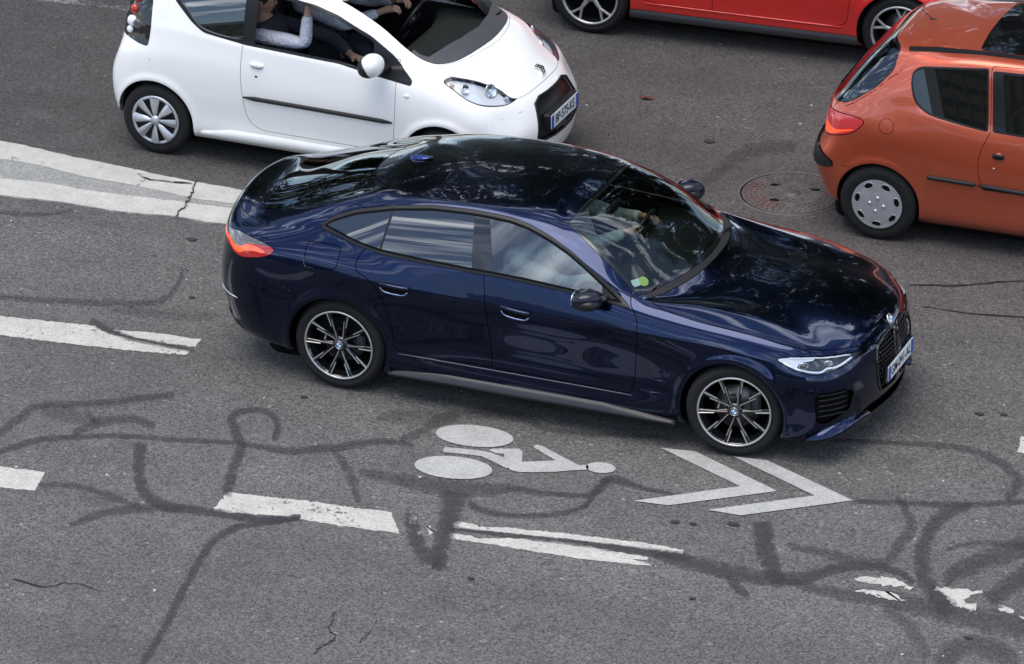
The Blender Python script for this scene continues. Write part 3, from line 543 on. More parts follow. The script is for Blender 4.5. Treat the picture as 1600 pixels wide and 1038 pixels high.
BIKE=[[(-0.024,-1.184),(-0.017,-1.208),(-0.017,-1.233),(-0.024,-1.258),(-0.037,-1.283),(-0.056,-1.306),(-0.081,-1.327),(-0.111,-1.347),(-0.145,-1.363),(-0.183,-1.376),(-0.223,-1.386),(-0.264,-1.392),(-0.307,-1.394),(-0.348,-1.392),(-0.388,-1.386),(-0.426,-1.377),(-0.46,-1.364),(-0.49,-1.348),(-0.515,-1.329),(-0.534,-1.307),(-0.548,-1.284),(-0.554,-1.26),(-0.554,-1.235),(-0.548,-1.21),(-0.535,-1.185),(-0.516,-1.162),(-0.491,-1.14),(-0.461,-1.121),(-0.426,-1.104),(-0.388,-1.091),(-0.348,-1.081),(-0.306,-1.075),(-0.264,-1.073),(-0.222,-1.075),(-0.182,-1.081),(-0.144,-1.091),(-0.11,-1.104),(-0.08,-1.12),(-0.055,-1.139),(-0.036,-1.161)],[(0.023,-1.673),(0.03,-1.698),(0.03,-1.724),(0.024,-1.749),(0.012,-1.775),(-0.007,-1.799),(-0.031,-1.821),(-0.06,-1.841),(-0.094,-1.858),(-0.131,-1.872),(-0.17,-1.883),(-0.211,-1.889),(-0.253,-1.892),(-0.294,-1.891),(-0.334,-1.886),(-0.371,-1.876),(-0.405,-1.864),(-0.435,-1.847),(-0.46,-1.828),(-0.479,-1.807),(-0.493,-1.783),(-0.5,-1.758),(-0.5,-1.732),(-0.494,-1.707),(-0.482,-1.681),(-0.463,-1.657),(-0.439,-1.634),(-0.41,-1.614),(-0.376,-1.597),(-0.339,-1.583),(-0.299,-1.572),(-0.258,-1.566),(-0.216,-1.563),(-0.174,-1.564),(-0.135,-1.57),(-0.097,-1.579),(-0.063,-1.592),(-0.033,-1.609),(-0.009,-1.628),(0.01,-1.65)],[(-0.4,-1.521),(-0.405,-1.465),(-0.254,-1.437),(-0.142,-1.427),(-0.083,-1.43),(0.012,-1.463),(0.019,-1.447),(0.002,-1.415),(-0.05,-1.425),(-0.089,-1.414),(-0.116,-1.399),(-0.096,-1.37),(0.069,-1.305),(0.106,-1.338),(0.159,-1.483),(0.36,-1.381),(0.155,-1.253),(0.141,-1.224),(0.163,-1.205),(0.193,-1.209),(0.451,-1.35),(0.53,-1.389),(0.589,-1.366),(0.614,-1.428),(0.486,-1.497),(0.422,-1.54),(0.286,-1.601),(0.184,-1.633),(0.108,-1.614),(-0.022,-1.549),(-0.122,-1.503),(-0.233,-1.515),(-0.375,-1.537)],[(0.776,-1.346),(0.78,-1.358),(0.78,-1.37),(0.779,-1.383),(0.775,-1.395),(0.768,-1.406),(0.759,-1.416),(0.749,-1.426),(0.737,-1.434),(0.723,-1.44),(0.708,-1.445),(0.693,-1.448),(0.677,-1.449),(0.661,-1.449),(0.646,-1.446),(0.632,-1.441),(0.618,-1.435),(0.606,-1.427),(0.597,-1.418),(0.589,-1.408),(0.583,-1.397),(0.58,-1.385),(0.579,-1.373),(0.58,-1.36),(0.584,-1.348),(0.591,-1.337),(0.599,-1.326),(0.61,-1.317),(0.622,-1.309),(0.636,-1.302),(0.651,-1.298),(0.666,-1.295),(0.682,-1.293),(0.698,-1.294),(0.713,-1.297),(0.728,-1.301),(0.741,-1.308),(0.753,-1.316),(0.763,-1.325),(0.771,-1.335)]]
CHEV=[[(0.944,-0.945),(1.181,-0.911),(1.889,-1.269),(1.293,-1.728),(1.057,-1.75),(1.635,-1.291)],[(1.448,-0.892),(1.674,-0.861),(2.398,-1.217),(1.788,-1.69),(1.554,-1.695),(2.139,-1.241)]]
TAR=[
([(-2.39,-2.128),(-2.37,-2.177),(-2.341,-2.247),(-2.306,-2.33),(-2.268,-2.416),(-2.229,-2.496),(-2.191,-2.569),(-2.152,-2.642),(-2.11,-2.715),(-2.065,-2.784),(-2.02,-2.844),(-1.977,-2.892),(-1.934,-2.931),(-1.892,-2.96),(-1.85,-2.981),(-1.807,-2.996),(-1.76,-3.002),(-1.712,-3.0),(-1.664,-2.994),(-1.617,-2.986),(-1.574,-2.979),(-1.533,-2.975),(-1.495,-2.971),(-1.457,-2.965),(-1.418,-2.96),(-1.377,-2.956),(-1.329,-2.955),(-1.276,-2.956),(-1.223,-2.956),(-1.171,-2.955),(-1.125,-2.952),(-1.086,-2.945),(-1.05,-2.935),(-1.018,-2.924),(-0.989,-2.912),(-0.961,-2.897),(-0.936,-2.875),(-0.912,-2.85),(-0.891,-2.824),(-0.875,-2.801),(-0.864,-2.784)],[(-2.306,-2.117),(-2.285,-2.166),(-2.257,-2.236),(-2.224,-2.314),(-2.19,-2.392),(-2.157,-2.46),(-2.124,-2.524),(-2.089,-2.589),(-2.054,-2.649),(-2.021,-2.701),(-1.991,-2.741),(-1.964,-2.773),(-1.939,-2.799),(-1.912,-2.82),(-1.882,-2.837),(-1.848,-2.852),(-1.808,-2.863),(-1.762,-2.868),(-1.713,-2.868),(-1.664,-2.867),(-1.617,-2.867),(-1.576,-2.866),(-1.537,-2.863),(-1.499,-2.859),(-1.459,-2.856),(-1.416,-2.853),(-1.367,-2.851),(-1.315,-2.85),(-1.262,-2.848),(-1.212,-2.846),(-1.169,-2.841),(-1.131,-2.834),(-1.098,-2.825),(-1.068,-2.815),(-1.04,-2.803),(-1.014,-2.789),(-0.986,-2.777),(-0.96,-2.761),(-0.936,-2.744),(-0.915,-2.729),(-0.899,-2.72)],1,1),
([(-0.899,-2.72),(-0.923,-2.738),(-0.958,-2.764),(-0.997,-2.796),(-1.038,-2.828),(-1.076,-2.859),(-1.11,-2.887),(-1.146,-2.914),(-1.181,-2.943),(-1.214,-2.974),(-1.241,-3.01),(-1.263,-3.049),(-1.28,-3.09),(-1.294,-3.134),(-1.303,-3.184),(-1.309,-3.239),(-1.308,-3.301),(-1.302,-3.367),(-1.293,-3.435),(-1.282,-3.505),(-1.271,-3.577),(-1.259,-3.652),(-1.245,-3.728),(-1.23,-3.808),(-1.214,-3.892),(-1.196,-3.982),(-1.176,-4.078),(-1.153,-4.18),(-1.129,-4.285),(-1.106,-4.392),(-1.085,-4.498),(-1.065,-4.615),(-1.045,-4.743),(-1.026,-4.868),(-1.01,-4.976),(-0.999,-5.052)],[(-0.864,-2.785),(-0.887,-2.806),(-0.92,-2.836),(-0.958,-2.87),(-0.997,-2.906),(-1.032,-2.94),(-1.066,-2.97),(-1.101,-2.999),(-1.134,-3.028),(-1.164,-3.059),(-1.187,-3.093),(-1.205,-3.13),(-1.219,-3.169),(-1.229,-3.21),(-1.235,-3.255),(-1.238,-3.304),(-1.238,-3.356),(-1.233,-3.413),(-1.224,-3.477),(-1.214,-3.544),(-1.203,-3.616),(-1.191,-3.688),(-1.178,-3.763),(-1.163,-3.841),(-1.147,-3.924),(-1.13,-4.012),(-1.111,-4.106),(-1.09,-4.206),(-1.067,-4.311),(-1.045,-4.419),(-1.025,-4.528),(-1.004,-4.647),(-0.984,-4.777),(-0.965,-4.902),(-0.95,-5.01),(-0.938,-5.085)],0.9,1),
([(-2.236,-3.461),(-2.216,-3.43),(-2.189,-3.385),(-2.157,-3.332),(-2.123,-3.281),(-2.087,-3.239),(-2.053,-3.202),(-2.017,-3.169),(-1.977,-3.138),(-1.935,-3.11),(-1.889,-3.084),(-1.837,-3.056),(-1.775,-3.029),(-1.713,-3.005),(-1.659,-2.984),(-1.621,-2.968)],[(-2.277,-3.403),(-2.262,-3.365),(-2.241,-3.312),(-2.214,-3.251),(-2.183,-3.191),(-2.151,-3.138),(-2.115,-3.099),(-2.076,-3.064),(-2.035,-3.032),(-1.991,-3.002),(-1.944,-2.975),(-1.886,-2.953),(-1.82,-2.932),(-1.754,-2.915),(-1.696,-2.901),(-1.656,-2.892)],0.7,0),
([(-3.173,-2.756),(-3.151,-2.709),(-3.122,-2.641),(-3.086,-2.564),(-3.046,-2.49),(-3.005,-2.431),(-2.962,-2.388),(-2.915,-2.354),(-2.864,-2.324),(-2.811,-2.296),(-2.755,-2.266),(-2.697,-2.234),(-2.637,-2.202),(-2.574,-2.172),(-2.511,-2.143),(-2.446,-2.119),(-2.38,-2.1),(-2.312,-2.086),(-2.243,-2.074),(-2.173,-2.061),(-2.1,-2.046),(-2.026,-2.027),(-1.949,-2.005),(-1.872,-1.983),(-1.795,-1.964),(-1.72,-1.949),(-1.643,-1.946),(-1.565,-1.949),(-1.488,-1.954),(-1.413,-1.955),(-1.344,-1.947),(-1.283,-1.927),(-1.228,-1.9),(-1.178,-1.869),(-1.128,-1.835),(-1.076,-1.8),(-1.021,-1.754),(-0.965,-1.701),(-0.909,-1.649),(-0.855,-1.603),(-0.805,-1.569),(-0.756,-1.549),(-0.706,-1.541),(-0.658,-1.538),(-0.618,-1.538),(-0.589,-1.535)],[(-3.229,-2.681),(-3.207,-2.634),(-3.177,-2.566),(-3.14,-2.488),(-3.1,-2.411),(-3.056,-2.349),(-3.01,-2.305),(-2.96,-2.271),(-2.907,-2.242),(-2.852,-2.216),(-2.796,-2.188),(-2.737,-2.157),(-2.675,-2.127),(-2.611,-2.098),(-2.546,-2.071),(-2.479,-2.047),(-2.412,-2.028),(-2.343,-2.014),(-2.274,-2.002),(-2.203,-1.989),(-2.131,-1.974),(-2.057,-1.955),(-1.981,-1.933),(-1.903,-1.911),(-1.826,-1.892),(-1.749,-1.877),(-1.673,-1.866),(-1.596,-1.863),(-1.522,-1.86),(-1.452,-1.854),(-1.389,-1.84),(-1.333,-1.818),(-1.282,-1.789),(-1.235,-1.755),(-1.187,-1.717),(-1.136,-1.678),(-1.079,-1.64),(-1.02,-1.595),(-0.96,-1.548),(-0.901,-1.508),(-0.844,-1.479),(-0.788,-1.466),(-0.732,-1.464),(-0.68,-1.469),(-0.637,-1.476),(-0.606,-1.481)],0.8,0),
([(-1.426,-2.688),(-1.445,-2.626),(-1.474,-2.538),(-1.506,-2.438),(-1.537,-2.339),(-1.563,-2.257),(-1.579,-2.196),(-1.592,-2.141),(-1.605,-2.085),(-1.623,-2.023),(-1.65,-1.953),(-1.686,-1.884),(-1.726,-1.823),(-1.764,-1.768),(-1.799,-1.72),(-1.827,-1.679),(-1.853,-1.641),(-1.877,-1.608),(-1.892,-1.587),(-1.897,-1.581),(-1.898,-1.581),(-1.9,-1.566),(-1.898,-1.542),(-1.89,-1.515),(-1.878,-1.49),(-1.863,-1.47),(-1.839,-1.456),(-1.809,-1.445),(-1.777,-1.439),(-1.745,-1.439),(-1.719,-1.446),(-1.696,-1.462),(-1.673,-1.486),(-1.65,-1.515),(-1.629,-1.547),(-1.612,-1.577),(-1.596,-1.61),(-1.58,-1.656),(-1.564,-1.707),(-1.55,-1.754),(-1.539,-1.788)],[(-1.507,-2.676),(-1.527,-2.615),(-1.556,-2.527),(-1.588,-2.425),(-1.621,-2.324),(-1.648,-2.236),(-1.667,-2.164),(-1.681,-2.102),(-1.691,-2.052),(-1.702,-2.012),(-1.714,-1.978),(-1.734,-1.939),(-1.762,-1.894),(-1.796,-1.845),(-1.832,-1.794),(-1.862,-1.748),(-1.886,-1.71),(-1.908,-1.677),(-1.932,-1.639),(-1.957,-1.59),(-1.972,-1.534),(-1.971,-1.491),(-1.961,-1.458),(-1.946,-1.43),(-1.927,-1.407),(-1.904,-1.39),(-1.879,-1.373),(-1.847,-1.359),(-1.812,-1.35),(-1.776,-1.348),(-1.739,-1.357),(-1.703,-1.378),(-1.666,-1.411),(-1.632,-1.451),(-1.6,-1.495),(-1.57,-1.545),(-1.544,-1.604),(-1.524,-1.665),(-1.509,-1.722),(-1.497,-1.769),(-1.489,-1.801)],0.85,1),
([(-3.27,-2.545),(-3.263,-2.49),(-3.254,-2.41),(-3.243,-2.319),(-3.233,-2.231),(-3.224,-2.156),(-3.22,-2.094),(-3.221,-2.042),(-3.221,-2.001),(-3.216,-1.967),(-3.201,-1.935),(-3.17,-1.906),(-3.127,-1.882),(-3.077,-1.861),(-3.025,-1.839),(-2.975,-1.816),(-2.931,-1.792),(-2.89,-1.77),(-2.848,-1.746),(-2.801,-1.718),(-2.747,-1.683),(-2.68,-1.632),(-2.599,-1.568),(-2.518,-1.503),(-2.446,-1.445),(-2.397,-1.404)],[(-3.353,-2.457),(-3.347,-2.402),(-3.337,-2.322),(-3.327,-2.231),(-3.316,-2.141),(-3.308,-2.068),(-3.302,-2.014),(-3.301,-1.967),(-3.298,-1.919),(-3.288,-1.874),(-3.265,-1.834),(-3.229,-1.801),(-3.183,-1.774),(-3.131,-1.752),(-3.079,-1.731),(-3.03,-1.708),(-2.987,-1.684),(-2.946,-1.662),(-2.904,-1.639),(-2.858,-1.611),(-2.805,-1.576),(-2.735,-1.529),(-2.653,-1.469),(-2.569,-1.407),(-2.496,-1.352),(-2.444,-1.315)],0.7,0),
([(-2.808,-2.236),(-2.791,-2.203),(-2.768,-2.155),(-2.741,-2.101),(-2.712,-2.049),(-2.682,-2.008),(-2.651,-1.975),(-2.617,-1.944),(-2.581,-1.919),(-2.545,-1.9),(-2.511,-1.89),(-2.476,-1.885),(-2.436,-1.892),(-2.395,-1.904),(-2.358,-1.916),(-2.332,-1.922)],[(-2.875,-2.144),(-2.86,-2.108),(-2.839,-2.057),(-2.814,-1.998),(-2.785,-1.94),(-2.754,-1.892),(-2.721,-1.855),(-2.684,-1.822),(-2.646,-1.795),(-2.606,-1.774),(-2.564,-1.762),(-2.515,-1.769),(-2.465,-1.788),(-2.417,-1.812),(-2.377,-1.836),(-2.349,-1.852)],0.7,0),
([(-3.175,-2.021),(-3.139,-2.026),(-3.089,-2.031),(-3.032,-2.036),(-2.974,-2.042),(-2.924,-2.049),(-2.878,-2.052),(-2.827,-2.059),(-2.778,-2.065),(-2.737,-2.066),(-2.7,-2.032),(-2.763,-1.888),(-2.809,-1.852),(-2.858,-1.82),(-2.902,-1.794),(-2.93,-1.779)],[(-3.247,-1.838),(-3.214,-1.836),(-3.167,-1.833),(-3.111,-1.832),(-3.055,-1.831),(-3.004,-1.83),(-2.951,-1.842),(-2.895,-1.856),(-2.845,-1.869),(-2.813,-1.877),(-2.817,-1.9),(-2.779,-2.003),(-2.804,-1.973),(-2.848,-1.93),(-2.893,-1.889),(-2.923,-1.857)],0.45,0),
([(-2.708,-2.992),(-2.67,-2.982),(-2.617,-2.965),(-2.556,-2.947),(-2.494,-2.932),(-2.437,-2.926),(-2.386,-2.929),(-2.336,-2.939),(-2.286,-2.953),(-2.234,-2.969),(-2.179,-2.984),(-2.119,-2.997),(-2.052,-3.013),(-1.986,-3.029),(-1.93,-3.043),(-1.89,-3.051)],[(-2.737,-2.933),(-2.701,-2.919),(-2.649,-2.898),(-2.589,-2.877),(-2.527,-2.858),(-2.469,-2.848),(-2.416,-2.848),(-2.364,-2.855),(-2.313,-2.866),(-2.261,-2.878),(-2.208,-2.89),(-2.147,-2.907),(-2.078,-2.926),(-2.011,-2.946),(-1.953,-2.963),(-1.912,-2.975)],0.6,0),
([(-0.205,-2.028),(-0.185,-2.069),(-0.16,-2.123),(-0.134,-2.185),(-0.106,-2.251),(-0.08,-2.318),(-0.056,-2.392),(-0.03,-2.481),(-0.002,-2.576),(0.027,-2.675),(0.059,-2.77),(0.093,-2.864),(0.13,-2.956),(0.165,-3.041),(0.195,-3.112),(0.217,-3.161)],[(-0.01,-2.004),(-0.001,-2.043),(0.014,-2.1),(0.034,-2.17),(0.056,-2.25),(0.077,-2.335),(0.098,-2.424),(0.118,-2.517),(0.137,-2.61),(0.157,-2.698),(0.176,-2.777),(0.198,-2.856),(0.225,-2.941),(0.252,-3.024),(0.275,-3.095),(0.291,-3.147)],1,1),
([(-0.287,-2.457),(-0.26,-2.511),(-0.221,-2.589),(-0.175,-2.679),(-0.128,-2.768),(-0.083,-2.845),(-0.041,-2.904),(-0.001,-2.953),(0.037,-2.993),(0.071,-3.025),(0.104,-3.054),(0.138,-3.072),(0.17,-3.082),(0.195,-3.086),(0.214,-3.085),(0.226,-3.083)],[(-0.224,-2.395),(-0.194,-2.448),(-0.153,-2.523),(-0.107,-2.606),(-0.063,-2.683),(-0.027,-2.739),(0.0,-2.78),(0.027,-2.815),(0.053,-2.845),(0.078,-2.871),(0.1,-2.893),(0.12,-2.913),(0.141,-2.93),(0.164,-2.944),(0.185,-2.956),(0.201,-2.968)],0.9,1),
([(-0.796,-2.04),(-0.771,-2.047),(-0.738,-2.056),(-0.697,-2.066),(-0.648,-2.075),(-0.593,-2.083),(-0.526,-2.096),(-0.449,-2.109),(-0.366,-2.121),(-0.283,-2.13),(-0.203,-2.134),(-0.131,-2.12),(-0.058,-2.101),(0.011,-2.079),(0.075,-2.056),(0.128,-2.035),(0.171,-2.009),(0.205,-1.98),(0.231,-1.953),(0.25,-1.929),(0.264,-1.91)],[(-0.828,-1.933),(-0.805,-1.933),(-0.774,-1.935),(-0.735,-1.938),(-0.69,-1.94),(-0.638,-1.941),(-0.577,-1.936),(-0.506,-1.931),(-0.43,-1.925),(-0.354,-1.917),(-0.285,-1.904),(-0.213,-1.897),(-0.14,-1.886),(-0.069,-1.872),(-0.004,-1.856),(0.05,-1.842),(0.095,-1.832),(0.132,-1.819),(0.163,-1.807),(0.188,-1.796),(0.208,-1.791)],0.6,0),
([(-1.007,-1.257),(-0.986,-1.254),(-0.961,-1.245),(-0.932,-1.234),(-0.898,-1.225),(-0.86,-1.221),(-0.815,-1.219),(-0.758,-1.22),(-0.696,-1.222),(-0.635,-1.222),(-0.58,-1.217),(-0.544,-1.181),(-0.514,-1.14),(-0.491,-1.099),(-0.474,-1.062),(-0.464,-1.032)],[(-1.035,-1.205),(-1.027,-1.178),(-1.015,-1.145),(-0.996,-1.108),(-0.971,-1.07),(-0.938,-1.037),(-0.893,-1.015),(-0.84,-0.997),(-0.785,-0.98),(-0.734,-0.963),(-0.695,-0.942),(-0.654,-0.939),(-0.616,-0.93),(-0.581,-0.919),(-0.551,-0.911),(-0.526,-0.909)],0.35,0),
([(-1.112,-1.77),(-1.072,-1.823),(-1.016,-1.893),(-0.952,-1.975),(-0.89,-2.057),(-0.838,-2.133),(-0.789,-2.202),(-0.738,-2.281),(-0.689,-2.36),(-0.648,-2.429),(-0.617,-2.477)],[(-1.1,-1.708),(-1.06,-1.752),(-1.002,-1.816),(-0.935,-1.892),(-0.866,-1.973),(-0.805,-2.053),(-0.751,-2.142),(-0.701,-2.235),(-0.655,-2.323),(-0.618,-2.397),(-0.593,-2.45)],0.6,0),
([(0.051,-2.217),(0.074,-2.226),(0.106,-2.242),(0.145,-2.26),(0.185,-2.276),(0.224,-2.285),(0.259,-2.29),(0.292,-2.29),(0.326,-2.287),(0.363,-2.279),(0.404,-2.267),(0.454,-2.25),(0.511,-2.228),(0.57,-2.202),(0.626,-2.172),(0.672,-2.141),(0.71,-2.11),(0.743,-2.077),(0.77,-2.041),(0.792,-1.997),(0.808,-1.944),(0.814,-1.876),(0.81,-1.796),(0.801,-1.716),(0.795,-1.648),(0.795,-1.603),(0.798,-1.575),(0.806,-1.554),(0.816,-1.538),(0.827,-1.525),(0.835,-1.513)],[(0.035,-2.101),(0.059,-2.117),(0.091,-2.139),(0.129,-2.163),(0.167,-2.184),(0.203,-2.199),(0.235,-2.206),(0.267,-2.21),(0.3,-2.21),(0.336,-2.206),(0.377,-2.198),(0.427,-2.181),(0.483,-2.159),(0.542,-2.133),(0.596,-2.105),(0.641,-2.074),(0.677,-2.043),(0.707,-2.01),(0.731,-1.975),(0.75,-1.935),(0.762,-1.89),(0.764,-1.833),(0.757,-1.762),(0.746,-1.684),(0.736,-1.607),(0.732,-1.541),(0.743,-1.496),(0.76,-1.47),(0.778,-1.457),(0.792,-1.45),(0.802,-1.445)],0.85,0),
([(0.217,-1.928),(0.258,-1.921),(0.318,-1.914),(0.387,-1.906),(0.457,-1.895),(0.52,-1.881),(0.578,-1.869),(0.638,-1.856),(0.694,-1.84),(0.744,-1.818),(0.783,-1.786),(0.809,-1.741),(0.818,-1.679),(0.821,-1.621),(0.826,-1.585),(0.838,-1.572),(0.857,-1.558),(0.891,-1.556),(0.934,-1.563),(0.983,-1.573),(1.033,-1.577),(1.089,-1.58),(1.153,-1.582),(1.216,-1.584),(1.271,-1.585),(1.309,-1.585)],[(0.176,-1.804),(0.222,-1.807),(0.285,-1.811),(0.357,-1.813),(0.43,-1.813),(0.495,-1.81),(0.553,-1.799),(0.612,-1.786),(0.667,-1.77),(0.714,-1.749),(0.749,-1.721),(0.761,-1.679),(0.76,-1.625),(0.754,-1.562),(0.753,-1.493),(0.773,-1.437),(0.816,-1.429),(0.864,-1.442),(0.913,-1.464),(0.964,-1.487),(1.015,-1.505),(1.071,-1.514),(1.136,-1.521),(1.201,-1.529),(1.257,-1.535),(1.297,-1.541)],0.8,0),
([(-0.725,-1.524),(-0.707,-1.503),(-0.682,-1.47),(-0.654,-1.431),(-0.627,-1.388),(-0.604,-1.345),(-0.591,-1.296),(-0.586,-1.248),(-0.581,-1.207),(-0.572,-1.172),(-0.553,-1.138),(-0.519,-1.098),(-0.473,-1.054),(-0.421,-1.012),(-0.367,-0.977),(-0.314,-0.953),(-0.265,-0.933),(-0.212,-0.923),(-0.158,-0.919),(-0.105,-0.92),(-0.055,-0.923),(-0.016,-0.932),(0.018,-0.949),(0.058,-0.97),(0.106,-0.988),(0.165,-0.992),(0.241,-0.987),(0.329,-0.972),(0.422,-0.951),(0.514,-0.928),(0.597,-0.908),(0.674,-0.883),(0.75,-0.857),(0.821,-0.831),(0.88,-0.808),(0.922,-0.791)],[(-0.764,-1.461),(-0.752,-1.429),(-0.733,-1.387),(-0.712,-1.339),(-0.692,-1.289),(-0.678,-1.243),(-0.672,-1.203),(-0.672,-1.158),(-0.671,-1.105),(-0.663,-1.045),(-0.641,-0.99),(-0.604,-0.939),(-0.557,-0.888),(-0.503,-0.84),(-0.446,-0.799),(-0.39,-0.768),(-0.329,-0.758),(-0.267,-0.758),(-0.204,-0.766),(-0.145,-0.778),(-0.088,-0.793),(-0.037,-0.814),(0.005,-0.844),(0.043,-0.873),(0.084,-0.896),(0.139,-0.909),(0.212,-0.904),(0.299,-0.889),(0.393,-0.868),(0.484,-0.845),(0.567,-0.825),(0.647,-0.808),(0.726,-0.789),(0.799,-0.77),(0.861,-0.754),(0.905,-0.744)],0.5,0),
([(1.88,-1.721),(1.898,-1.764),(1.923,-1.826),(1.954,-1.9),(1.988,-1.978),(2.022,-2.053),(2.059,-2.125),(2.097,-2.197),(2.136,-2.268),(2.174,-2.333),(2.209,-2.391),(2.244,-2.44),(2.276,-2.479),(2.303,-2.506),(2.322,-2.524),(2.334,-2.536)],[(1.979,-1.652),(1.997,-1.697),(2.022,-1.758),(2.051,-1.828),(2.081,-1.897),(2.109,-1.96),(2.139,-2.023),(2.173,-2.09),(2.207,-2.156),(2.239,-2.216),(2.265,-2.261),(2.284,-2.292),(2.303,-2.316),(2.321,-2.337),(2.339,-2.357),(2.354,-2.375)],0.95,0),
([(1.46,-2.467),(1.486,-2.478),(1.52,-2.489),(1.561,-2.5),(1.605,-2.512),(1.652,-2.525),(1.699,-2.531),(1.75,-2.539),(1.806,-2.547),(1.865,-2.554),(1.927,-2.56),(1.994,-2.564),(2.068,-2.569),(2.143,-2.572),(2.217,-2.571),(2.282,-2.565),(2.338,-2.547),(2.388,-2.525),(2.433,-2.498),(2.473,-2.469),(2.509,-2.437),(2.539,-2.4),(2.562,-2.358),(2.58,-2.318),(2.596,-2.282),(2.618,-2.251),(2.646,-2.221),(2.678,-2.192),(2.711,-2.166),(2.747,-2.143),(2.783,-2.125),(2.822,-2.114),(2.865,-2.107),(2.908,-2.105),(2.95,-2.107),(2.987,-2.113),(3.022,-2.126),(3.059,-2.146),(3.094,-2.171),(3.124,-2.194),(3.146,-2.208)],[(1.436,-2.382),(1.456,-2.372),(1.485,-2.362),(1.52,-2.353),(1.56,-2.345),(1.603,-2.337),(1.65,-2.34),(1.702,-2.344),(1.756,-2.349),(1.814,-2.353),(1.874,-2.356),(1.941,-2.36),(2.015,-2.365),(2.089,-2.369),(2.159,-2.368),(2.22,-2.362),(2.273,-2.353),(2.321,-2.339),(2.364,-2.32),(2.403,-2.299),(2.438,-2.277),(2.466,-2.253),(2.487,-2.224),(2.507,-2.191),(2.53,-2.156),(2.559,-2.124),(2.592,-2.097),(2.628,-2.071),(2.666,-2.048),(2.706,-2.029),(2.747,-2.015),(2.79,-2.005),(2.835,-1.999),(2.882,-1.998),(2.927,-2.002),(2.971,-2.012),(3.014,-2.034),(3.056,-2.065),(3.094,-2.098),(3.125,-2.127),(3.146,-2.147)],0.95,1),
([(1.985,-2.568),(1.998,-2.583),(2.017,-2.603),(2.039,-2.627),(2.063,-2.651),(2.086,-2.676),(2.111,-2.698),(2.141,-2.724),(2.169,-2.749),(2.195,-2.771),(2.212,-2.785)],[(1.992,-2.47),(2.006,-2.483),(2.025,-2.5),(2.047,-2.521),(2.072,-2.544),(2.096,-2.567),(2.121,-2.598),(2.15,-2.632),(2.178,-2.666),(2.203,-2.696),(2.219,-2.718)],0.8,0),
([(2.398,-1.253),(2.434,-1.243),(2.485,-1.229),(2.545,-1.212),(2.612,-1.193),(2.681,-1.172),(2.752,-1.152),(2.83,-1.131),(2.912,-1.108),(2.996,-1.081),(3.082,-1.049),(3.177,-1.006),(3.282,-0.954),(3.385,-0.9),(3.475,-0.853),(3.537,-0.82)],[(2.375,-1.182),(2.412,-1.171),(2.462,-1.157),(2.523,-1.14),(2.589,-1.121),(2.658,-1.101),(2.73,-1.079),(2.807,-1.056),(2.888,-1.031),(2.971,-1.003),(3.056,-0.969),(3.15,-0.927),(3.255,-0.874),(3.359,-0.821),(3.448,-0.773),(3.511,-0.74)],0.8,0),
([(3.117,-0.913),(3.096,-0.936),(3.065,-0.97),(3.03,-1.013),(2.997,-1.065),(2.972,-1.125),(2.958,-1.196),(2.951,-1.271),(2.949,-1.35),(2.951,-1.43),(2.956,-1.509),(2.966,-1.588),(2.98,-1.669),(2.998,-1.752),(3.021,-1.836),(3.049,-1.921),(3.082,-2.005),(3.121,-2.089),(3.163,-2.172),(3.208,-2.251),(3.256,-2.325),(3.309,-2.395),(3.366,-2.458),(3.421,-2.512),(3.466,-2.556),(3.496,-2.586)],[(3.172,-1.026),(3.154,-1.059),(3.129,-1.101),(3.101,-1.15),(3.077,-1.202),(3.063,-1.253),(3.057,-1.306),(3.055,-1.366),(3.056,-1.432),(3.062,-1.499),(3.069,-1.564),(3.078,-1.626),(3.09,-1.687),(3.104,-1.747),(3.121,-1.806),(3.142,-1.864),(3.167,-1.926),(3.197,-1.992),(3.23,-2.058),(3.265,-2.12),(3.299,-2.173),(3.337,-2.221),(3.385,-2.271),(3.434,-2.318),(3.479,-2.358),(3.511,-2.388)],0.85,1),
([(1.81,-0.463),(1.879,-0.449),(1.976,-0.427),(2.089,-0.402),(2.207,-0.376),(2.316,-0.353),(2.421,-0.328),(2.528,-0.3),(2.634,-0.274),(2.733,-0.255),(2.82,-0.249),(2.894,-0.258),(2.957,-0.277),(3.014,-0.304),(3.065,-0.336),(3.115,-0.372),(3.163,-0.411),(3.207,-0.454),(3.244,-0.498),(3.27,-0.538),(3.28,-0.562),(3.288,-0.587),(3.294,-0.646),(3.296,-0.718),(3.296,-0.786),(3.298,-0.836)],[(1.795,-0.416),(1.862,-0.396),(1.958,-0.37),(2.07,-0.339),(2.185,-0.307),(2.293,-0.278),(2.396,-0.249),(2.503,-0.218),(2.608,-0.188),(2.708,-0.165),(2.797,-0.155),(2.873,-0.157),(2.94,-0.17),(3.001,-0.192),(3.056,-0.219),(3.108,-0.25),(3.161,-0.283),(3.213,-0.323),(3.262,-0.37),(3.309,-0.43),(3.353,-0.515),(3.376,-0.618),(3.379,-0.71),(3.375,-0.79),(3.369,-0.854),(3.365,-0.896)],0.65,0),
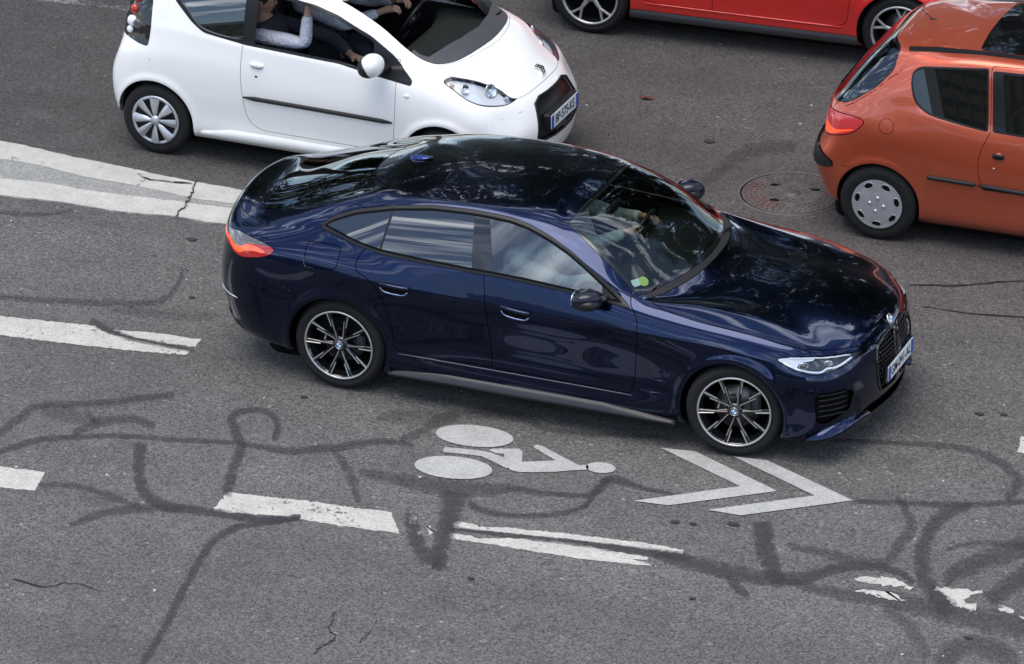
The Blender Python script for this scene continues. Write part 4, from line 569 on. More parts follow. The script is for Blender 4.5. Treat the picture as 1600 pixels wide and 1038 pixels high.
([(2.192,-2.005),(2.239,-2.014),(2.306,-2.027),(2.383,-2.041),(2.464,-2.053),(2.539,-2.062),(2.613,-2.068),(2.692,-2.075),(2.77,-2.078),(2.839,-2.071),(2.893,-2.047),(2.926,-1.994),(2.934,-1.917),(2.929,-1.84),(2.922,-1.773),(2.919,-1.722),(2.921,-1.674),(2.927,-1.618),(2.93,-1.553),(2.924,-1.472),(2.899,-1.376),(2.851,-1.286),(2.793,-1.202),(2.733,-1.123),(2.68,-1.058),(2.643,-1.014)],[(2.172,-1.918),(2.218,-1.921),(2.283,-1.927),(2.359,-1.934),(2.437,-1.939),(2.509,-1.941),(2.583,-1.943),(2.661,-1.947),(2.736,-1.947),(2.798,-1.938),(2.838,-1.918),(2.852,-1.889),(2.854,-1.852),(2.848,-1.799),(2.838,-1.73),(2.832,-1.654),(2.835,-1.588),(2.841,-1.531),(2.843,-1.484),(2.841,-1.447),(2.834,-1.419),(2.811,-1.363),(2.767,-1.283),(2.713,-1.197),(2.664,-1.12),(2.63,-1.063)],0.6,0),
([(2.299,-2.491),(2.356,-2.505),(2.434,-2.521),(2.525,-2.538),(2.62,-2.553),(2.711,-2.565),(2.796,-2.569),(2.882,-2.569),(2.968,-2.568),(3.053,-2.569),(3.139,-2.573),(3.223,-2.581),(3.308,-2.593),(3.394,-2.606),(3.484,-2.619),(3.578,-2.631),(3.685,-2.639),(3.804,-2.647),(3.92,-2.654),(4.021,-2.66),(4.092,-2.666)],[(2.279,-2.406),(2.331,-2.403),(2.406,-2.403),(2.493,-2.403),(2.583,-2.401),(2.668,-2.396),(2.748,-2.387),(2.829,-2.374),(2.912,-2.36),(2.996,-2.347),(3.082,-2.338),(3.168,-2.336),(3.253,-2.338),(3.338,-2.342),(3.425,-2.345),(3.515,-2.346),(3.619,-2.345),(3.736,-2.343),(3.851,-2.341),(3.951,-2.337),(4.02,-2.334)],0.65,0),
([(3.335,-2.168),(3.357,-2.129),(3.386,-2.073),(3.42,-2.005),(3.458,-1.934),(3.499,-1.866),(3.548,-1.788),(3.608,-1.697),(3.67,-1.608),(3.724,-1.53),(3.763,-1.476)],[(3.251,-2.034),(3.265,-1.981),(3.285,-1.91),(3.312,-1.826),(3.343,-1.736),(3.38,-1.647),(3.428,-1.556),(3.487,-1.457),(3.546,-1.359),(3.598,-1.274),(3.634,-1.213)],0.75,1),
([(3.686,-2.316),(3.701,-2.285),(3.72,-2.239),(3.743,-2.184),(3.766,-2.127),(3.788,-2.074),(3.809,-2.019),(3.832,-1.961),(3.854,-1.904),(3.873,-1.855),(3.887,-1.822)],[(3.592,-2.179),(3.6,-2.137),(3.613,-2.08),(3.629,-2.015),(3.645,-1.947),(3.66,-1.883),(3.676,-1.821),(3.694,-1.753),(3.71,-1.688),(3.724,-1.632),(3.734,-1.59)],0.75,1),
([(3.184,-1.692),(3.205,-1.672),(3.232,-1.643),(3.264,-1.609),(3.299,-1.577),(3.333,-1.552),(3.368,-1.533),(3.406,-1.518),(3.445,-1.505),(3.485,-1.496),(3.525,-1.491),(3.57,-1.491),(3.621,-1.497),(3.671,-1.504),(3.714,-1.513),(3.745,-1.519)],[(3.162,-1.644),(3.18,-1.62),(3.206,-1.585),(3.236,-1.546),(3.27,-1.508),(3.304,-1.476),(3.339,-1.451),(3.377,-1.43),(3.416,-1.411),(3.456,-1.397),(3.498,-1.385),(3.544,-1.379),(3.595,-1.377),(3.645,-1.378),(3.687,-1.379),(3.717,-1.379)],0.6,0),
([(3.701,-3.269),(3.705,-3.233),(3.709,-3.183),(3.713,-3.132),(3.72,-3.087),(3.728,-3.058),(3.738,-3.033),(3.751,-3.008),(3.767,-2.988),(3.783,-2.973),(3.801,-2.965),(3.823,-2.963),(3.854,-2.968),(3.888,-2.979),(3.921,-2.994),(3.946,-3.009),(3.966,-3.022),(3.988,-3.044),(4.012,-3.073),(4.036,-3.102),(4.054,-3.124)],[(3.566,-3.152),(3.566,-3.116),(3.566,-3.061),(3.568,-2.994),(3.573,-2.924),(3.585,-2.859),(3.603,-2.809),(3.625,-2.768),(3.652,-2.732),(3.683,-2.705),(3.721,-2.688),(3.763,-2.684),(3.809,-2.692),(3.855,-2.707),(3.9,-2.727),(3.944,-2.753),(3.988,-2.794),(4.028,-2.842),(4.061,-2.888),(4.084,-2.924),(4.099,-2.948)],0.6,0),
([(3.046,-2.585),(3.086,-2.626),(3.141,-2.679),(3.203,-2.74),(3.264,-2.804),(3.313,-2.863),(3.358,-2.917),(3.406,-2.982),(3.452,-3.05),(3.493,-3.11),(3.522,-3.152)],[(3.051,-2.468),(3.09,-2.497),(3.146,-2.54),(3.212,-2.592),(3.279,-2.65),(3.341,-2.712),(3.396,-2.791),(3.448,-2.876),(3.494,-2.957),(3.531,-3.026),(3.557,-3.074)],0.4,0),
([(-4.352,-0.448),(-4.288,-0.436),(-4.197,-0.416),(-4.092,-0.394),(-3.987,-0.371),(-3.895,-0.351),(-3.816,-0.334),(-3.743,-0.32),(-3.672,-0.305),(-3.603,-0.288),(-3.532,-0.267),(-3.457,-0.24),(-3.377,-0.211),(-3.3,-0.179),(-3.232,-0.141),(-3.182,-0.093),(-3.155,-0.032),(-3.146,0.041),(-3.15,0.117),(-3.16,0.191),(-3.172,0.259),(-3.188,0.33),(-3.213,0.402),(-3.239,0.468),(-3.263,0.522),(-3.278,0.559)],[(-4.389,-0.37),(-4.327,-0.353),(-4.238,-0.33),(-4.135,-0.303),(-4.031,-0.277),(-3.94,-0.252),(-3.863,-0.232),(-3.792,-0.213),(-3.723,-0.194),(-3.656,-0.174),(-3.588,-0.149),(-3.511,-0.126),(-3.429,-0.101),(-3.351,-0.074),(-3.285,-0.041),(-3.238,-0.002),(-3.213,0.046),(-3.204,0.102),(-3.205,0.164),(-3.212,0.229),(-3.22,0.29),(-3.231,0.347),(-3.25,0.407),(-3.272,0.466),(-3.293,0.519),(-3.308,0.558)],0.6,0),
([(-3.512,-0.54),(-3.49,-0.554),(-3.459,-0.573),(-3.422,-0.595),(-3.381,-0.618),(-3.338,-0.639),(-3.295,-0.656),(-3.248,-0.673),(-3.199,-0.69),(-3.148,-0.704),(-3.098,-0.714),(-3.047,-0.721),(-2.997,-0.723),(-2.946,-0.723),(-2.895,-0.723),(-2.845,-0.723),(-2.79,-0.725),(-2.731,-0.727),(-2.674,-0.728),(-2.625,-0.73),(-2.59,-0.73)],[(-3.531,-0.448),(-3.509,-0.46),(-3.479,-0.478),(-3.443,-0.498),(-3.405,-0.518),(-3.365,-0.536),(-3.321,-0.558),(-3.273,-0.581),(-3.224,-0.602),(-3.174,-0.622),(-3.124,-0.637),(-3.075,-0.645),(-3.024,-0.65),(-2.973,-0.652),(-2.922,-0.653),(-2.87,-0.656),(-2.814,-0.659),(-2.754,-0.663),(-2.697,-0.667),(-2.647,-0.67),(-2.612,-0.672)],0.9,1),
([(-5.039,0.909),(-4.984,0.916),(-4.904,0.926),(-4.814,0.94),(-4.726,0.957),(-4.653,0.978),(-4.599,1.013),(-4.552,1.056),(-4.512,1.1),(-4.48,1.139),(-4.458,1.168)],[(-5.073,0.983),(-5.019,0.992),(-4.94,1.005),(-4.851,1.02),(-4.765,1.039),(-4.695,1.062),(-4.639,1.087),(-4.588,1.121),(-4.544,1.156),(-4.508,1.188),(-4.481,1.208)],0.5,0),
([(-3.453,-0.329),(-3.392,-0.329),(-3.305,-0.326),(-3.207,-0.321),(-3.106,-0.314),(-3.016,-0.307),(-2.937,-0.284),(-2.855,-0.259),(-2.779,-0.234),(-2.715,-0.211),(-2.67,-0.194)],[(-3.488,-0.25),(-3.434,-0.231),(-3.356,-0.208),(-3.266,-0.183),(-3.174,-0.156),(-3.093,-0.13),(-3.011,-0.115),(-2.927,-0.098),(-2.847,-0.081),(-2.779,-0.066),(-2.73,-0.057)],0.35,0),
([(-0.303,3.126),(-0.29,3.205),(-0.273,3.322),(-0.254,3.455),(-0.235,3.583),(-0.215,3.684),(-0.204,3.762),(-0.196,3.82),(-0.187,3.86),(-0.173,3.894),(-0.147,3.932),(-0.103,3.985),(-0.038,4.04),(0.032,4.092),(0.096,4.137),(0.139,4.171)],[(-0.375,3.215),(-0.374,3.308),(-0.369,3.441),(-0.363,3.592),(-0.355,3.739),(-0.347,3.86),(-0.339,3.941),(-0.332,4.008),(-0.322,4.073),(-0.302,4.134),(-0.268,4.192),(-0.21,4.241),(-0.135,4.285),(-0.057,4.325),(0.012,4.357),(0.061,4.377)],0.45,0),
([(0.081,-2.582),(0.139,-2.575),(0.222,-2.567),(0.319,-2.556),(0.418,-2.545),(0.511,-2.535),(0.597,-2.527),(0.683,-2.518),(0.769,-2.51),(0.855,-2.501),(0.941,-2.493),(1.028,-2.485),(1.116,-2.477),(1.204,-2.469),(1.289,-2.462),(1.369,-2.455),(1.448,-2.448),(1.528,-2.441),(1.602,-2.435),(1.665,-2.43),(1.71,-2.427)],[(0.062,-2.53),(0.121,-2.522),(0.203,-2.512),(0.299,-2.499),(0.398,-2.487),(0.491,-2.475),(0.576,-2.463),(0.661,-2.451),(0.746,-2.439),(0.83,-2.428),(0.915,-2.416),(1.001,-2.403),(1.088,-2.39),(1.174,-2.377),(1.257,-2.364),(1.336,-2.353),(1.414,-2.342),(1.493,-2.332),(1.567,-2.322),(1.629,-2.314),(1.673,-2.308)],0.95,1),
([(-4.899,0.379),(-4.791,0.199),(-4.635,-0.063),(-4.464,-0.349),(-4.313,-0.603),(-4.211,-0.774)],[(-4.864,0.412),(-4.757,0.232),(-4.601,-0.03),(-4.431,-0.316),(-4.279,-0.571),(-4.177,-0.742)],0.1,0),
]
CRACK=[
([(-3.85,2.007),(-3.847,1.992),(-3.842,1.971),(-3.836,1.946),(-3.831,1.922),(-3.827,1.902),(-3.824,1.886),(-3.822,1.871),(-3.821,1.856),(-3.818,1.841),(-3.812,1.824),(-3.802,1.808),(-3.793,1.8),(-3.785,1.795),(-3.782,1.792),(-3.78,1.79),(-3.778,1.778),(-3.777,1.758),(-3.776,1.737),(-3.775,1.715),(-3.772,1.694),(-3.767,1.676),(-3.76,1.659),(-3.753,1.646),(-3.749,1.636),(-3.747,1.629),(-3.746,1.621),(-3.747,1.612),(-3.749,1.602),(-3.75,1.591),(-3.748,1.576),(-3.741,1.559),(-3.732,1.547),(-3.725,1.538),(-3.721,1.532),(-3.719,1.526),(-3.719,1.516),(-3.72,1.503),(-3.723,1.488),(-3.725,1.471),(-3.725,1.452),(-3.723,1.428),(-3.72,1.4),(-3.716,1.372),(-3.713,1.348),(-3.711,1.331)],[(-3.836,1.999),(-3.833,1.984),(-3.828,1.963),(-3.822,1.938),(-3.817,1.914),(-3.813,1.893),(-3.81,1.875),(-3.808,1.859),(-3.806,1.845),(-3.804,1.834),(-3.802,1.828),(-3.801,1.826),(-3.796,1.822),(-3.788,1.816),(-3.777,1.805),(-3.768,1.786),(-3.764,1.766),(-3.762,1.745),(-3.761,1.723),(-3.76,1.702),(-3.758,1.686),(-3.755,1.674),(-3.75,1.662),(-3.744,1.65),(-3.737,1.636),(-3.733,1.62),(-3.731,1.605),(-3.733,1.594),(-3.735,1.584),(-3.736,1.576),(-3.735,1.57),(-3.734,1.568),(-3.729,1.561),(-3.721,1.551),(-3.712,1.536),(-3.706,1.517),(-3.704,1.501),(-3.706,1.486),(-3.708,1.471),(-3.71,1.455),(-3.711,1.437),(-3.709,1.415),(-3.706,1.388),(-3.702,1.361),(-3.699,1.337),(-3.696,1.32)]),
([(-0.15,-3.905),(-0.146,-3.922),(-0.139,-3.944),(-0.132,-3.971),(-0.124,-3.997),(-0.117,-4.022),(-0.111,-4.044),(-0.107,-4.068),(-0.102,-4.091),(-0.095,-4.113),(-0.086,-4.133),(-0.072,-4.149),(-0.056,-4.161),(-0.04,-4.17),(-0.026,-4.179),(-0.017,-4.19),(-0.011,-4.201),(-0.006,-4.214),(-0.003,-4.227),(-0.002,-4.242),(-0.003,-4.258),(-0.009,-4.276),(-0.019,-4.296),(-0.03,-4.317),(-0.04,-4.338),(-0.047,-4.358),(-0.049,-4.378),(-0.049,-4.4),(-0.047,-4.42),(-0.044,-4.437),(-0.043,-4.448)],[(-0.144,-3.907),(-0.139,-3.923),(-0.133,-3.945),(-0.125,-3.972),(-0.117,-3.999),(-0.11,-4.023),(-0.105,-4.047),(-0.1,-4.07),(-0.095,-4.093),(-0.089,-4.112),(-0.082,-4.128),(-0.072,-4.14),(-0.057,-4.151),(-0.041,-4.16),(-0.026,-4.17),(-0.014,-4.183),(-0.006,-4.199),(0.001,-4.215),(0.004,-4.231),(0.005,-4.248),(0.004,-4.266),(-0.002,-4.285),(-0.012,-4.306),(-0.024,-4.326),(-0.034,-4.347),(-0.04,-4.366),(-0.042,-4.385),(-0.042,-4.405),(-0.04,-4.424),(-0.037,-4.441),(-0.036,-4.453)]),
([(0.13,-3.86),(0.135,-3.883),(0.142,-3.916),(0.15,-3.954),(0.156,-3.994),(0.16,-4.031),(0.161,-4.07),(0.16,-4.113),(0.157,-4.155),(0.155,-4.191),(0.153,-4.216)],[(0.136,-3.862),(0.141,-3.885),(0.148,-3.918),(0.156,-3.956),(0.162,-3.997),(0.167,-4.035),(0.167,-4.075),(0.166,-4.118),(0.163,-4.16),(0.161,-4.197),(0.159,-4.222)]),
([(1.656,2.155),(1.705,2.172),(1.776,2.195),(1.858,2.223),(1.938,2.252),(2.007,2.281),(2.06,2.309),(2.106,2.338),(2.149,2.368),(2.194,2.4),(2.245,2.433),(2.309,2.473),(2.382,2.518),(2.456,2.563),(2.52,2.602),(2.565,2.63)],[(1.65,2.172),(1.7,2.189),(1.771,2.212),(1.852,2.24),(1.933,2.269),(2.001,2.298),(2.055,2.326),(2.1,2.355),(2.143,2.385),(2.188,2.416),(2.239,2.45),(2.303,2.49),(2.376,2.535),(2.45,2.58),(2.514,2.619),(2.559,2.646)]),
([(1.864,1.841),(1.92,1.843),(1.998,1.844),(2.091,1.848),(2.188,1.854),(2.282,1.866),(2.382,1.886),(2.493,1.913),(2.602,1.942),(2.696,1.967),(2.762,1.985)],[(1.86,1.855),(1.916,1.857),(1.995,1.859),(2.087,1.862),(2.184,1.869),(2.278,1.88),(2.378,1.9),(2.489,1.927),(2.598,1.956),(2.692,1.982),(2.758,2.0)]),
([(-2.248,-4.24),(-2.213,-4.246),(-2.163,-4.256),(-2.106,-4.266),(-2.051,-4.271),(-2.005,-4.269),(-1.974,-4.253),(-1.95,-4.228),(-1.93,-4.2),(-1.907,-4.176),(-1.876,-4.161),(-1.832,-4.158),(-1.777,-4.164),(-1.721,-4.174),(-1.671,-4.183),(-1.636,-4.189)],[(-2.252,-4.229),(-2.217,-4.235),(-2.167,-4.245),(-2.11,-4.254),(-2.055,-4.26),(-2.01,-4.257),(-1.98,-4.243),(-1.957,-4.218),(-1.937,-4.19),(-1.913,-4.165),(-1.881,-4.15),(-1.836,-4.147),(-1.781,-4.153),(-1.724,-4.162),(-1.675,-4.172),(-1.64,-4.178)]),
([(-4.304,1.929),(-4.287,1.92),(-4.262,1.905),(-4.232,1.889),(-4.2,1.875),(-4.168,1.866),(-4.135,1.864),(-4.099,1.867),(-4.062,1.872),(-4.026,1.878),(-3.992,1.884),(-3.959,1.889),(-3.925,1.896),(-3.894,1.904),(-3.868,1.91),(-3.849,1.914)],[(-4.308,1.946),(-4.29,1.936),(-4.266,1.922),(-4.237,1.906),(-4.206,1.892),(-4.174,1.884),(-4.142,1.882),(-4.106,1.884),(-4.069,1.889),(-4.033,1.896),(-3.999,1.901),(-3.966,1.907),(-3.933,1.914),(-3.902,1.921),(-3.875,1.927),(-3.856,1.932)]),
([(-3.826,2.774),(-3.798,2.738),(-3.76,2.684),(-3.714,2.623),(-3.662,2.568),(-3.607,2.528),(-3.543,2.508),(-3.467,2.5),(-3.391,2.499),(-3.325,2.501),(-3.279,2.5)],[(-3.824,2.783),(-3.796,2.746),(-3.758,2.692),(-3.713,2.633),(-3.663,2.579),(-3.61,2.541),(-3.547,2.522),(-3.472,2.514),(-3.396,2.513),(-3.33,2.514),(-3.284,2.514)]),
]
OLDLINE=[(-7.49,4.84),(-6.499,4.941),(-6.119,4.969),(-5.838,4.975),(-5.612,4.974),(-5.576,4.9),(-5.796,4.888),(-6.083,4.894),(-6.456,4.853),(-7.445,4.752)]
# ---------------- road ----------------
def asphalt_nodes(m,base,scale_mult=1.0,rough=.85):
    nt=m.node_tree; N=nt.nodes; L=nt.links; b=N['Principled BSDF']
    tc=N.new('ShaderNodeTexCoord'); O=tc.outputs['Object']
    def noise(s,d=4,r=.6):
        n=N.new('ShaderNodeTexNoise'); n.inputs['Scale'].default_value=s; n.inputs['Detail'].default_value=d; n.inputs['Roughness'].default_value=r; L.new(O,n.inputs['Vector']); return n.outputs['Fac']
    def rng(x,a,b_,c,d):
        r=N.new('ShaderNodeMapRange'); r.inputs[1].default_value=a;r.inputs[2].default_value=b_;r.inputs[3].default_value=c;r.inputs[4].default_value=d; L.new(x,r.inputs[0]); return r.outputs[0]
    def mul(a,c):
        q=N.new('ShaderNodeMath'); q.operation='MULTIPLY'; L.new(a,q.inputs[0]); L.new(c,q.inputs[1]); return q.outputs[0]
    v=N.new('ShaderNodeTexVoronoi'); v.inputs['Scale'].default_value=82; L.new(O,v.inputs['Vector'])          # single stones
    sp=N.new('ShaderNodeSeparateColor'); L.new(v.outputs['Color'],sp.inputs[0])
    st=rng(sp.outputs[0],0,1,.45,1.55)
    v2=N.new('ShaderNodeTexVoronoi'); v2.inputs['Scale'].default_value=48; L.new(O,v2.inputs['Vector']); sp2=N.new('ShaderNodeSeparateColor'); L.new(v2.outputs['Color'],sp2.inputs[0])
    bright=rng(sp2.outputs[1],.985,.998,1.0,2.0)                                                            # the odd pale chip
    pits=rng(noise(60,3,.7),.33,.5,.6,1.0)
    big=rng(noise(.22,5,.6),.3,.7,.86,1.14); mid=rng(noise(2.4,5,.65),.3,.7,.88,1.12)
    mpn=N.new('ShaderNodeMapping'); mpn.inputs['Scale'].default_value=(.10,1.5,1); mpn.inputs['Rotation'].default_value=(0,0,.06); L.new(O,mpn.inputs[0])
    tr=N.new('ShaderNodeTexNoise'); tr.inputs['Scale'].default_value=1.0; tr.inputs['Detail'].default_value=5; L.new(mpn.outputs[0],tr.inputs['Vector'])
    oil=rng(noise(1.1,3,.5),.62,.74,1.0,.80)                                                             # faint oil and drip stains
    val=mul(mul(mul(mul(st,pits),mul(big,mid)),bright),mul(rng(tr.outputs['Fac'],.35,.65,.90,1.09),oil))
    # warmer, older surfacing on the far lanes; darker repaved strip on the far left
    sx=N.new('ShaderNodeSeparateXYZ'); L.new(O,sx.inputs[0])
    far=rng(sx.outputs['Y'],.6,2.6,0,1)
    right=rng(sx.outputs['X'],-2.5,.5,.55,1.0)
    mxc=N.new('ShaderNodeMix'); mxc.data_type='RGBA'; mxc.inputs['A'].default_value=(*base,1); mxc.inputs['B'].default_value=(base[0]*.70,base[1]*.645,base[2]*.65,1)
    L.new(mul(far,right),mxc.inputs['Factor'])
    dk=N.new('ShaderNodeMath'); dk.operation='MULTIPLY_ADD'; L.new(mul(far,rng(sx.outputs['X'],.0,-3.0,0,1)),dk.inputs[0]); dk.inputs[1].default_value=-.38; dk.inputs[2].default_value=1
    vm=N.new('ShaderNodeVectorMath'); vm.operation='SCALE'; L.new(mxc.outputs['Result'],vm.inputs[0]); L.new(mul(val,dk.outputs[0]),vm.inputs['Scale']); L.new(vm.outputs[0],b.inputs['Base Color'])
    L.new(rng(noise(3,4),.3,.7,rough-.12,rough+.08),b.inputs['Roughness'])
    bp=N.new('ShaderNodeBump'); bp.inputs['Strength'].default_value=.55; bp.inputs['Distance'].default_value=.006; L.new(v.outputs['Distance'],bp.inputs['Height']); L.new(bp.outputs[0],b.inputs['Normal'])
    return O
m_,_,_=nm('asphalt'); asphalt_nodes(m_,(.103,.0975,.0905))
def sheet_mat(name,col,lo,hi,scale,rough=.7,edge=False,grain=.12,floor=0.0,alpha=1.0):
    """thin coating on the road: worn through by noise, optionally fading at its edges"""
    m,nt,b=nm(name); N=nt.nodes; L=nt.links; tc=N.new('ShaderNodeTexCoord'); O=tc.outputs['Object']
    b.inputs['Roughness'].default_value=rough; b.inputs['Specular IOR Level'].default_value=.3
    def noise(s,d,r=.6):
        n=N.new('ShaderNodeTexNoise'); n.inputs['Scale'].default_value=s; n.inputs['Detail'].default_value=d; n.inputs['Roughness'].default_value=r; L.new(O,n.inputs['Vector']); return n.outputs['Fac']
    def rng(x,a,b_,c,d):
        r=N.new('ShaderNodeMapRange'); r.inputs[1].default_value=a;r.inputs[2].default_value=b_;r.inputs[3].default_value=c;r.inputs[4].default_value=d; L.new(x,r.inputs[0]); return r.outputs[0]
    v=N.new('ShaderNodeTexVoronoi'); v.inputs['Scale'].default_value=95; L.new(O,v.inputs['Vector']); sp=N.new('ShaderNodeSeparateColor'); L.new(v.outputs['Color'],sp.inputs[0])
    g=rng(sp.outputs[0],0,1,1-grain,1+grain); q=N.new('ShaderNodeMath'); q.operation='MULTIPLY'; L.new(g,q.inputs[0]); L.new(rng(noise(5,5),.3,.7,.88,1.1),q.inputs[1])
    vm=N.new('ShaderNodeVectorMath'); vm.operation='SCALE'; vm.inputs[0].default_value=col; L.new(q.outputs[0],vm.inputs['Scale']); L.new(vm.outputs[0],b.inputs['Base Color'])
    at=N.new('ShaderNodeAttribute'); at.attribute_name='edge'
    a=N.new('ShaderNodeMath'); a.operation='ADD'; L.new(noise(scale,8,.75),a.inputs[0])
    if edge: L.new(rng(at.outputs['Fac'],0,1,-.42,.12),a.inputs[1])
    else: L.new(rng(noise(2.2,3),.32,.68,-.085,.10),a.inputs[1])
    al=rng(a.outputs[0],lo,hi,floor,alpha)
    cl=N.new('ShaderNodeClamp'); L.new(al,cl.inputs[0]); 
    if edge:
        mm=N.new('ShaderNodeMath'); mm.operation='MULTIPLY'; L.new(cl.outputs[0],mm.inputs[0]); a2=N.new('ShaderNodeAttribute'); a2.attribute_name='strength'; L.new(a2.outputs['Fac'],mm.inputs[1]); L.new(mm.outputs[0],b.inputs['Alpha'])
    else: L.new(cl.outputs[0],b.inputs['Alpha'])
    bp=N.new('ShaderNodeBump'); bp.inputs['Strength'].default_value=.3; bp.inputs['Distance'].default_value=.003; L.new(v.outputs['Distance'],bp.inputs['Height']); L.new(bp.outputs[0],b.inputs['Normal'])
    return m
sheet_mat('worn_paint',(.45,.43,.385),.365,.40,24,grain=.18,floor=.03)
sheet_mat('fresh_paint',(.385,.375,.355),.27,.34,44,grain=.18,floor=.35)
sheet_mat('kerb_white',(.43,.415,.37),.31,.345,11,grain=.12)
sheet_mat('kerb_grey',(.25,.245,.23),-.5,-.4,9,grain=.3)
sheet_mat('faded_paint',(.30,.30,.29),.48,.66,22,grain=.2,alpha=.7)
sheet_mat('tar',(.050,.0485,.0505),.28,.56,11,rough=.6,edge=True,grain=.08,alpha=.64)
sheet_mat('crack_dark',(.015,.015,.015),-.5,-.4,9)
def flat(name,polys,z,m,parent,sub=True,jit=.004):
    mb=MB()
    bm=bmesh.new()
    for p in polys:
        if sub:
            q=[]
            for i in range(len(p)):                       # ragged outline
                a=np.array(p[i]);b=np.array(p[(i+1)%len(p)]); k=max(1,int(np.linalg.norm(b-a)/.022))
                for j in range(k):
                    pt=a+(b-a)*j/k; q.append(pt+np.random.normal(0,jit,2))
            p=q
        vs=[bm.verts.new((x,y,z)) for x,y in p]; f=bm.faces.new(vs)
    bmesh.ops.triangulate(bm,faces=bm.faces)
    for f in bm.faces:
        if f.normal.z<0: f.normal_flip()
    me=bpy.data.meshes.new(name); bm.to_mesh(me); bm.free(); me.materials.append(MATS[m]); return link(bpy.data.objects.new(name,me),parent)
def make_road():
    mb=MB(); mb.add([(-150,-60,0),(150,-60,0),(150,160,0),(-150,160,0)],[(0,1,2,3)],'asphalt'); road=mb.build('road'); road['kind']='structure'
    for q in DASH: flat('lane_marking',[q],.003,'worn_paint',road,True,.012 if max(p[0] for p in q)-min(p[0] for p in q)<.5 else .005)
    for q,n in zip(BIKE,('wheel_mark','wheel_mark','rider_mark','head_mark')): flat('bicycle_marking',[q],.0066,'fresh_paint',road,False)
    for q in CHEV: flat('chevron_marking',[q],.0066,'fresh_paint',road,False)
    flat('faded_line',[OLDLINE],.004,'faded_paint',road)
    for i,(A,Bq,stg,over) in enumerate(TAR):
        n=len(A); v=[];f=[];e=[]
        zz=(.0046 if over else .0016)+i*.00003
        for a,b in zip(A,Bq):
            a=np.array(a);b=np.array(b); c=(a+b)/2
            for t,ed in((-1.55,0),(-.85,.7),(0,1),(.85,.7),(1.55,0)):
                p=c+(b-c)*t; v.append((p[0],p[1],zz)); e.append(ed)
        for j in range(5): e[j]*=.3; e[-1-j]*=.3
        for k in range(n-1):
            for j in range(4): f.append((k*5+j,k*5+j+1,(k+1)*5+j+1,(k+1)*5+j))
        me=bpy.data.meshes.new('tar_streak'); me.from_pydata(v,[],f); me.materials.append(MATS['tar'])
        at=me.attributes.new('edge','FLOAT','POINT'); at.data.foreach_set('value',e)
        at=me.attributes.new('strength','FLOAT','POINT'); at.data.foreach_set('value',[min(1,stg)]*len(v))
        bm=bmesh.new(); bm.from_mesh(me)
        for ff in bm.faces:
            if ff.normal.z<0: ff.normal_flip()
        bm.to_mesh(me); bm.free()
        link(bpy.data.objects.new('tar_streak',me),road)
    for A,Bq in CRACK:
        v=[];f=[]
        for a,b in zip(A,Bq):
            a=np.array(a);b=np.array(b);c=(a+b)/2; k=random.uniform(.4,1.5); j=np.random.normal(0,.006,2)
            v+=[tuple(c+(a-c)*k+j)+(.021 if A is CRACK[0][0] or A is CRACK[6][0] else .006,),tuple(c+(b-c)*k+j)+(.021 if A is CRACK[0][0] or A is CRACK[6][0] else .006,)]
        for k in range(len(A)-1): f.append((2*k,2*k+1,2*k+3,2*k+2))
        MB().add(v,f,'crack_dark').build('road_crack',road)
    # low painted separator kerb: two white bands with a rougher grey one between them
    def band(P,Q,h0,h1,m,name):
        n=len(P); v=[];f=[]
        def samp(L):
            Z=openspline(L,6); X=np.linspace(Z[0,0],Z[-1,0],64); return np.stack([X,np.interp(X,Z[:,0],Z[:,1])],1)
        A=samp(P);B_=samp(Q)
        for a,b in zip(A,B_):
            ja=np.random.normal(0,.004,2);jb=np.random.normal(0,.004,2)
            a=a+ja;b=b+jb
            v+=[(a[0],a[1],-.01),(a[0],a[1],h0),(b[0],b[1],h1),(b[0],b[1],-.01)]
        for k in range(len(A)-1):
            for j in range(3): f.append((k*4+j,k*4+j+1,(k+1)*4+j+1,(k+1)*4+j))
        f+=[(0,1,2,3),(len(v)-4,len(v)-3,len(v)-2,len(v)-1)]
        MB().add(v,f,m).build(name,road)
    band(KERB[0],KERB[1],.012,.016,'kerb_white','kerb_band'); band(KERB[2],KERB[3],.016,.012,'kerb_white','kerb_band'); band(KERB[1],KERB[2],.010,.009,'kerb_grey','kerb_core')
    base=[KERB[0],KERB[3]]
    band(KERB[0],KERB[3],.0085,.0085,'kerb_grey','kerb_base')
    # debris: specks of litter and grit
    bm=MB()
    for i in range(160):
        x,y=random.uniform(-6,7),random.uniform(-6,7); r=random.uniform(.003,.008)
        bm.box((x,y,r*.4+.004),(r*2,r*random.uniform(1,2.4),r),random.choice(['grit_pale','grit_pale','grit_dark']),Matrix.Translation((x,y,0))@Matrix.Rotation(random.uniform(0,6),4,'Z')@Matrix.Translation((-x,-y,0)))
    o=bm.build('grit'); tag(o,'pale and dark grit scattered over the asphalt','grit',kind='stuff')
    return road
pbr('grit_pale',(.5,.5,.47),.8); pbr('grit_dark',(.02,.02,.02),.8)
pbr('cast_iron',(.105,.095,.09),.6,metal=.3,noise=(9,.25)); pbr('rust_red',(.13,.04,.038),.8)
def spots(parent):
    for x,y,r in((1.42,-1.937,.022),(1.539,-1.92,.018),(1.783,-1.823,.026),(2.772,.334,.022),(2.928,.384,.02),(-2.165,1.193,.03),(-.563,4.094,.03),(-3.434,1.024,.026),(-3.005,.103,.018),(3.69,-2.764,.02),(.479,-3.161,.016),(-4.6,3.4,.04),(-4.9,4.3,.03),(1.9,-2.9,.015),(-1.6,-1.1,.02)):
        n=14; MB().add([(x+r*random.uniform(.7,1.3)*math.cos(2*math.pi*k/n)*1.5,y+r*random.uniform(.7,1.3)*math.sin(2*math.pi*k/n),.0095) for k in range(n)],[tuple(range(n))],'gum_dark').build('road_spot',parent)
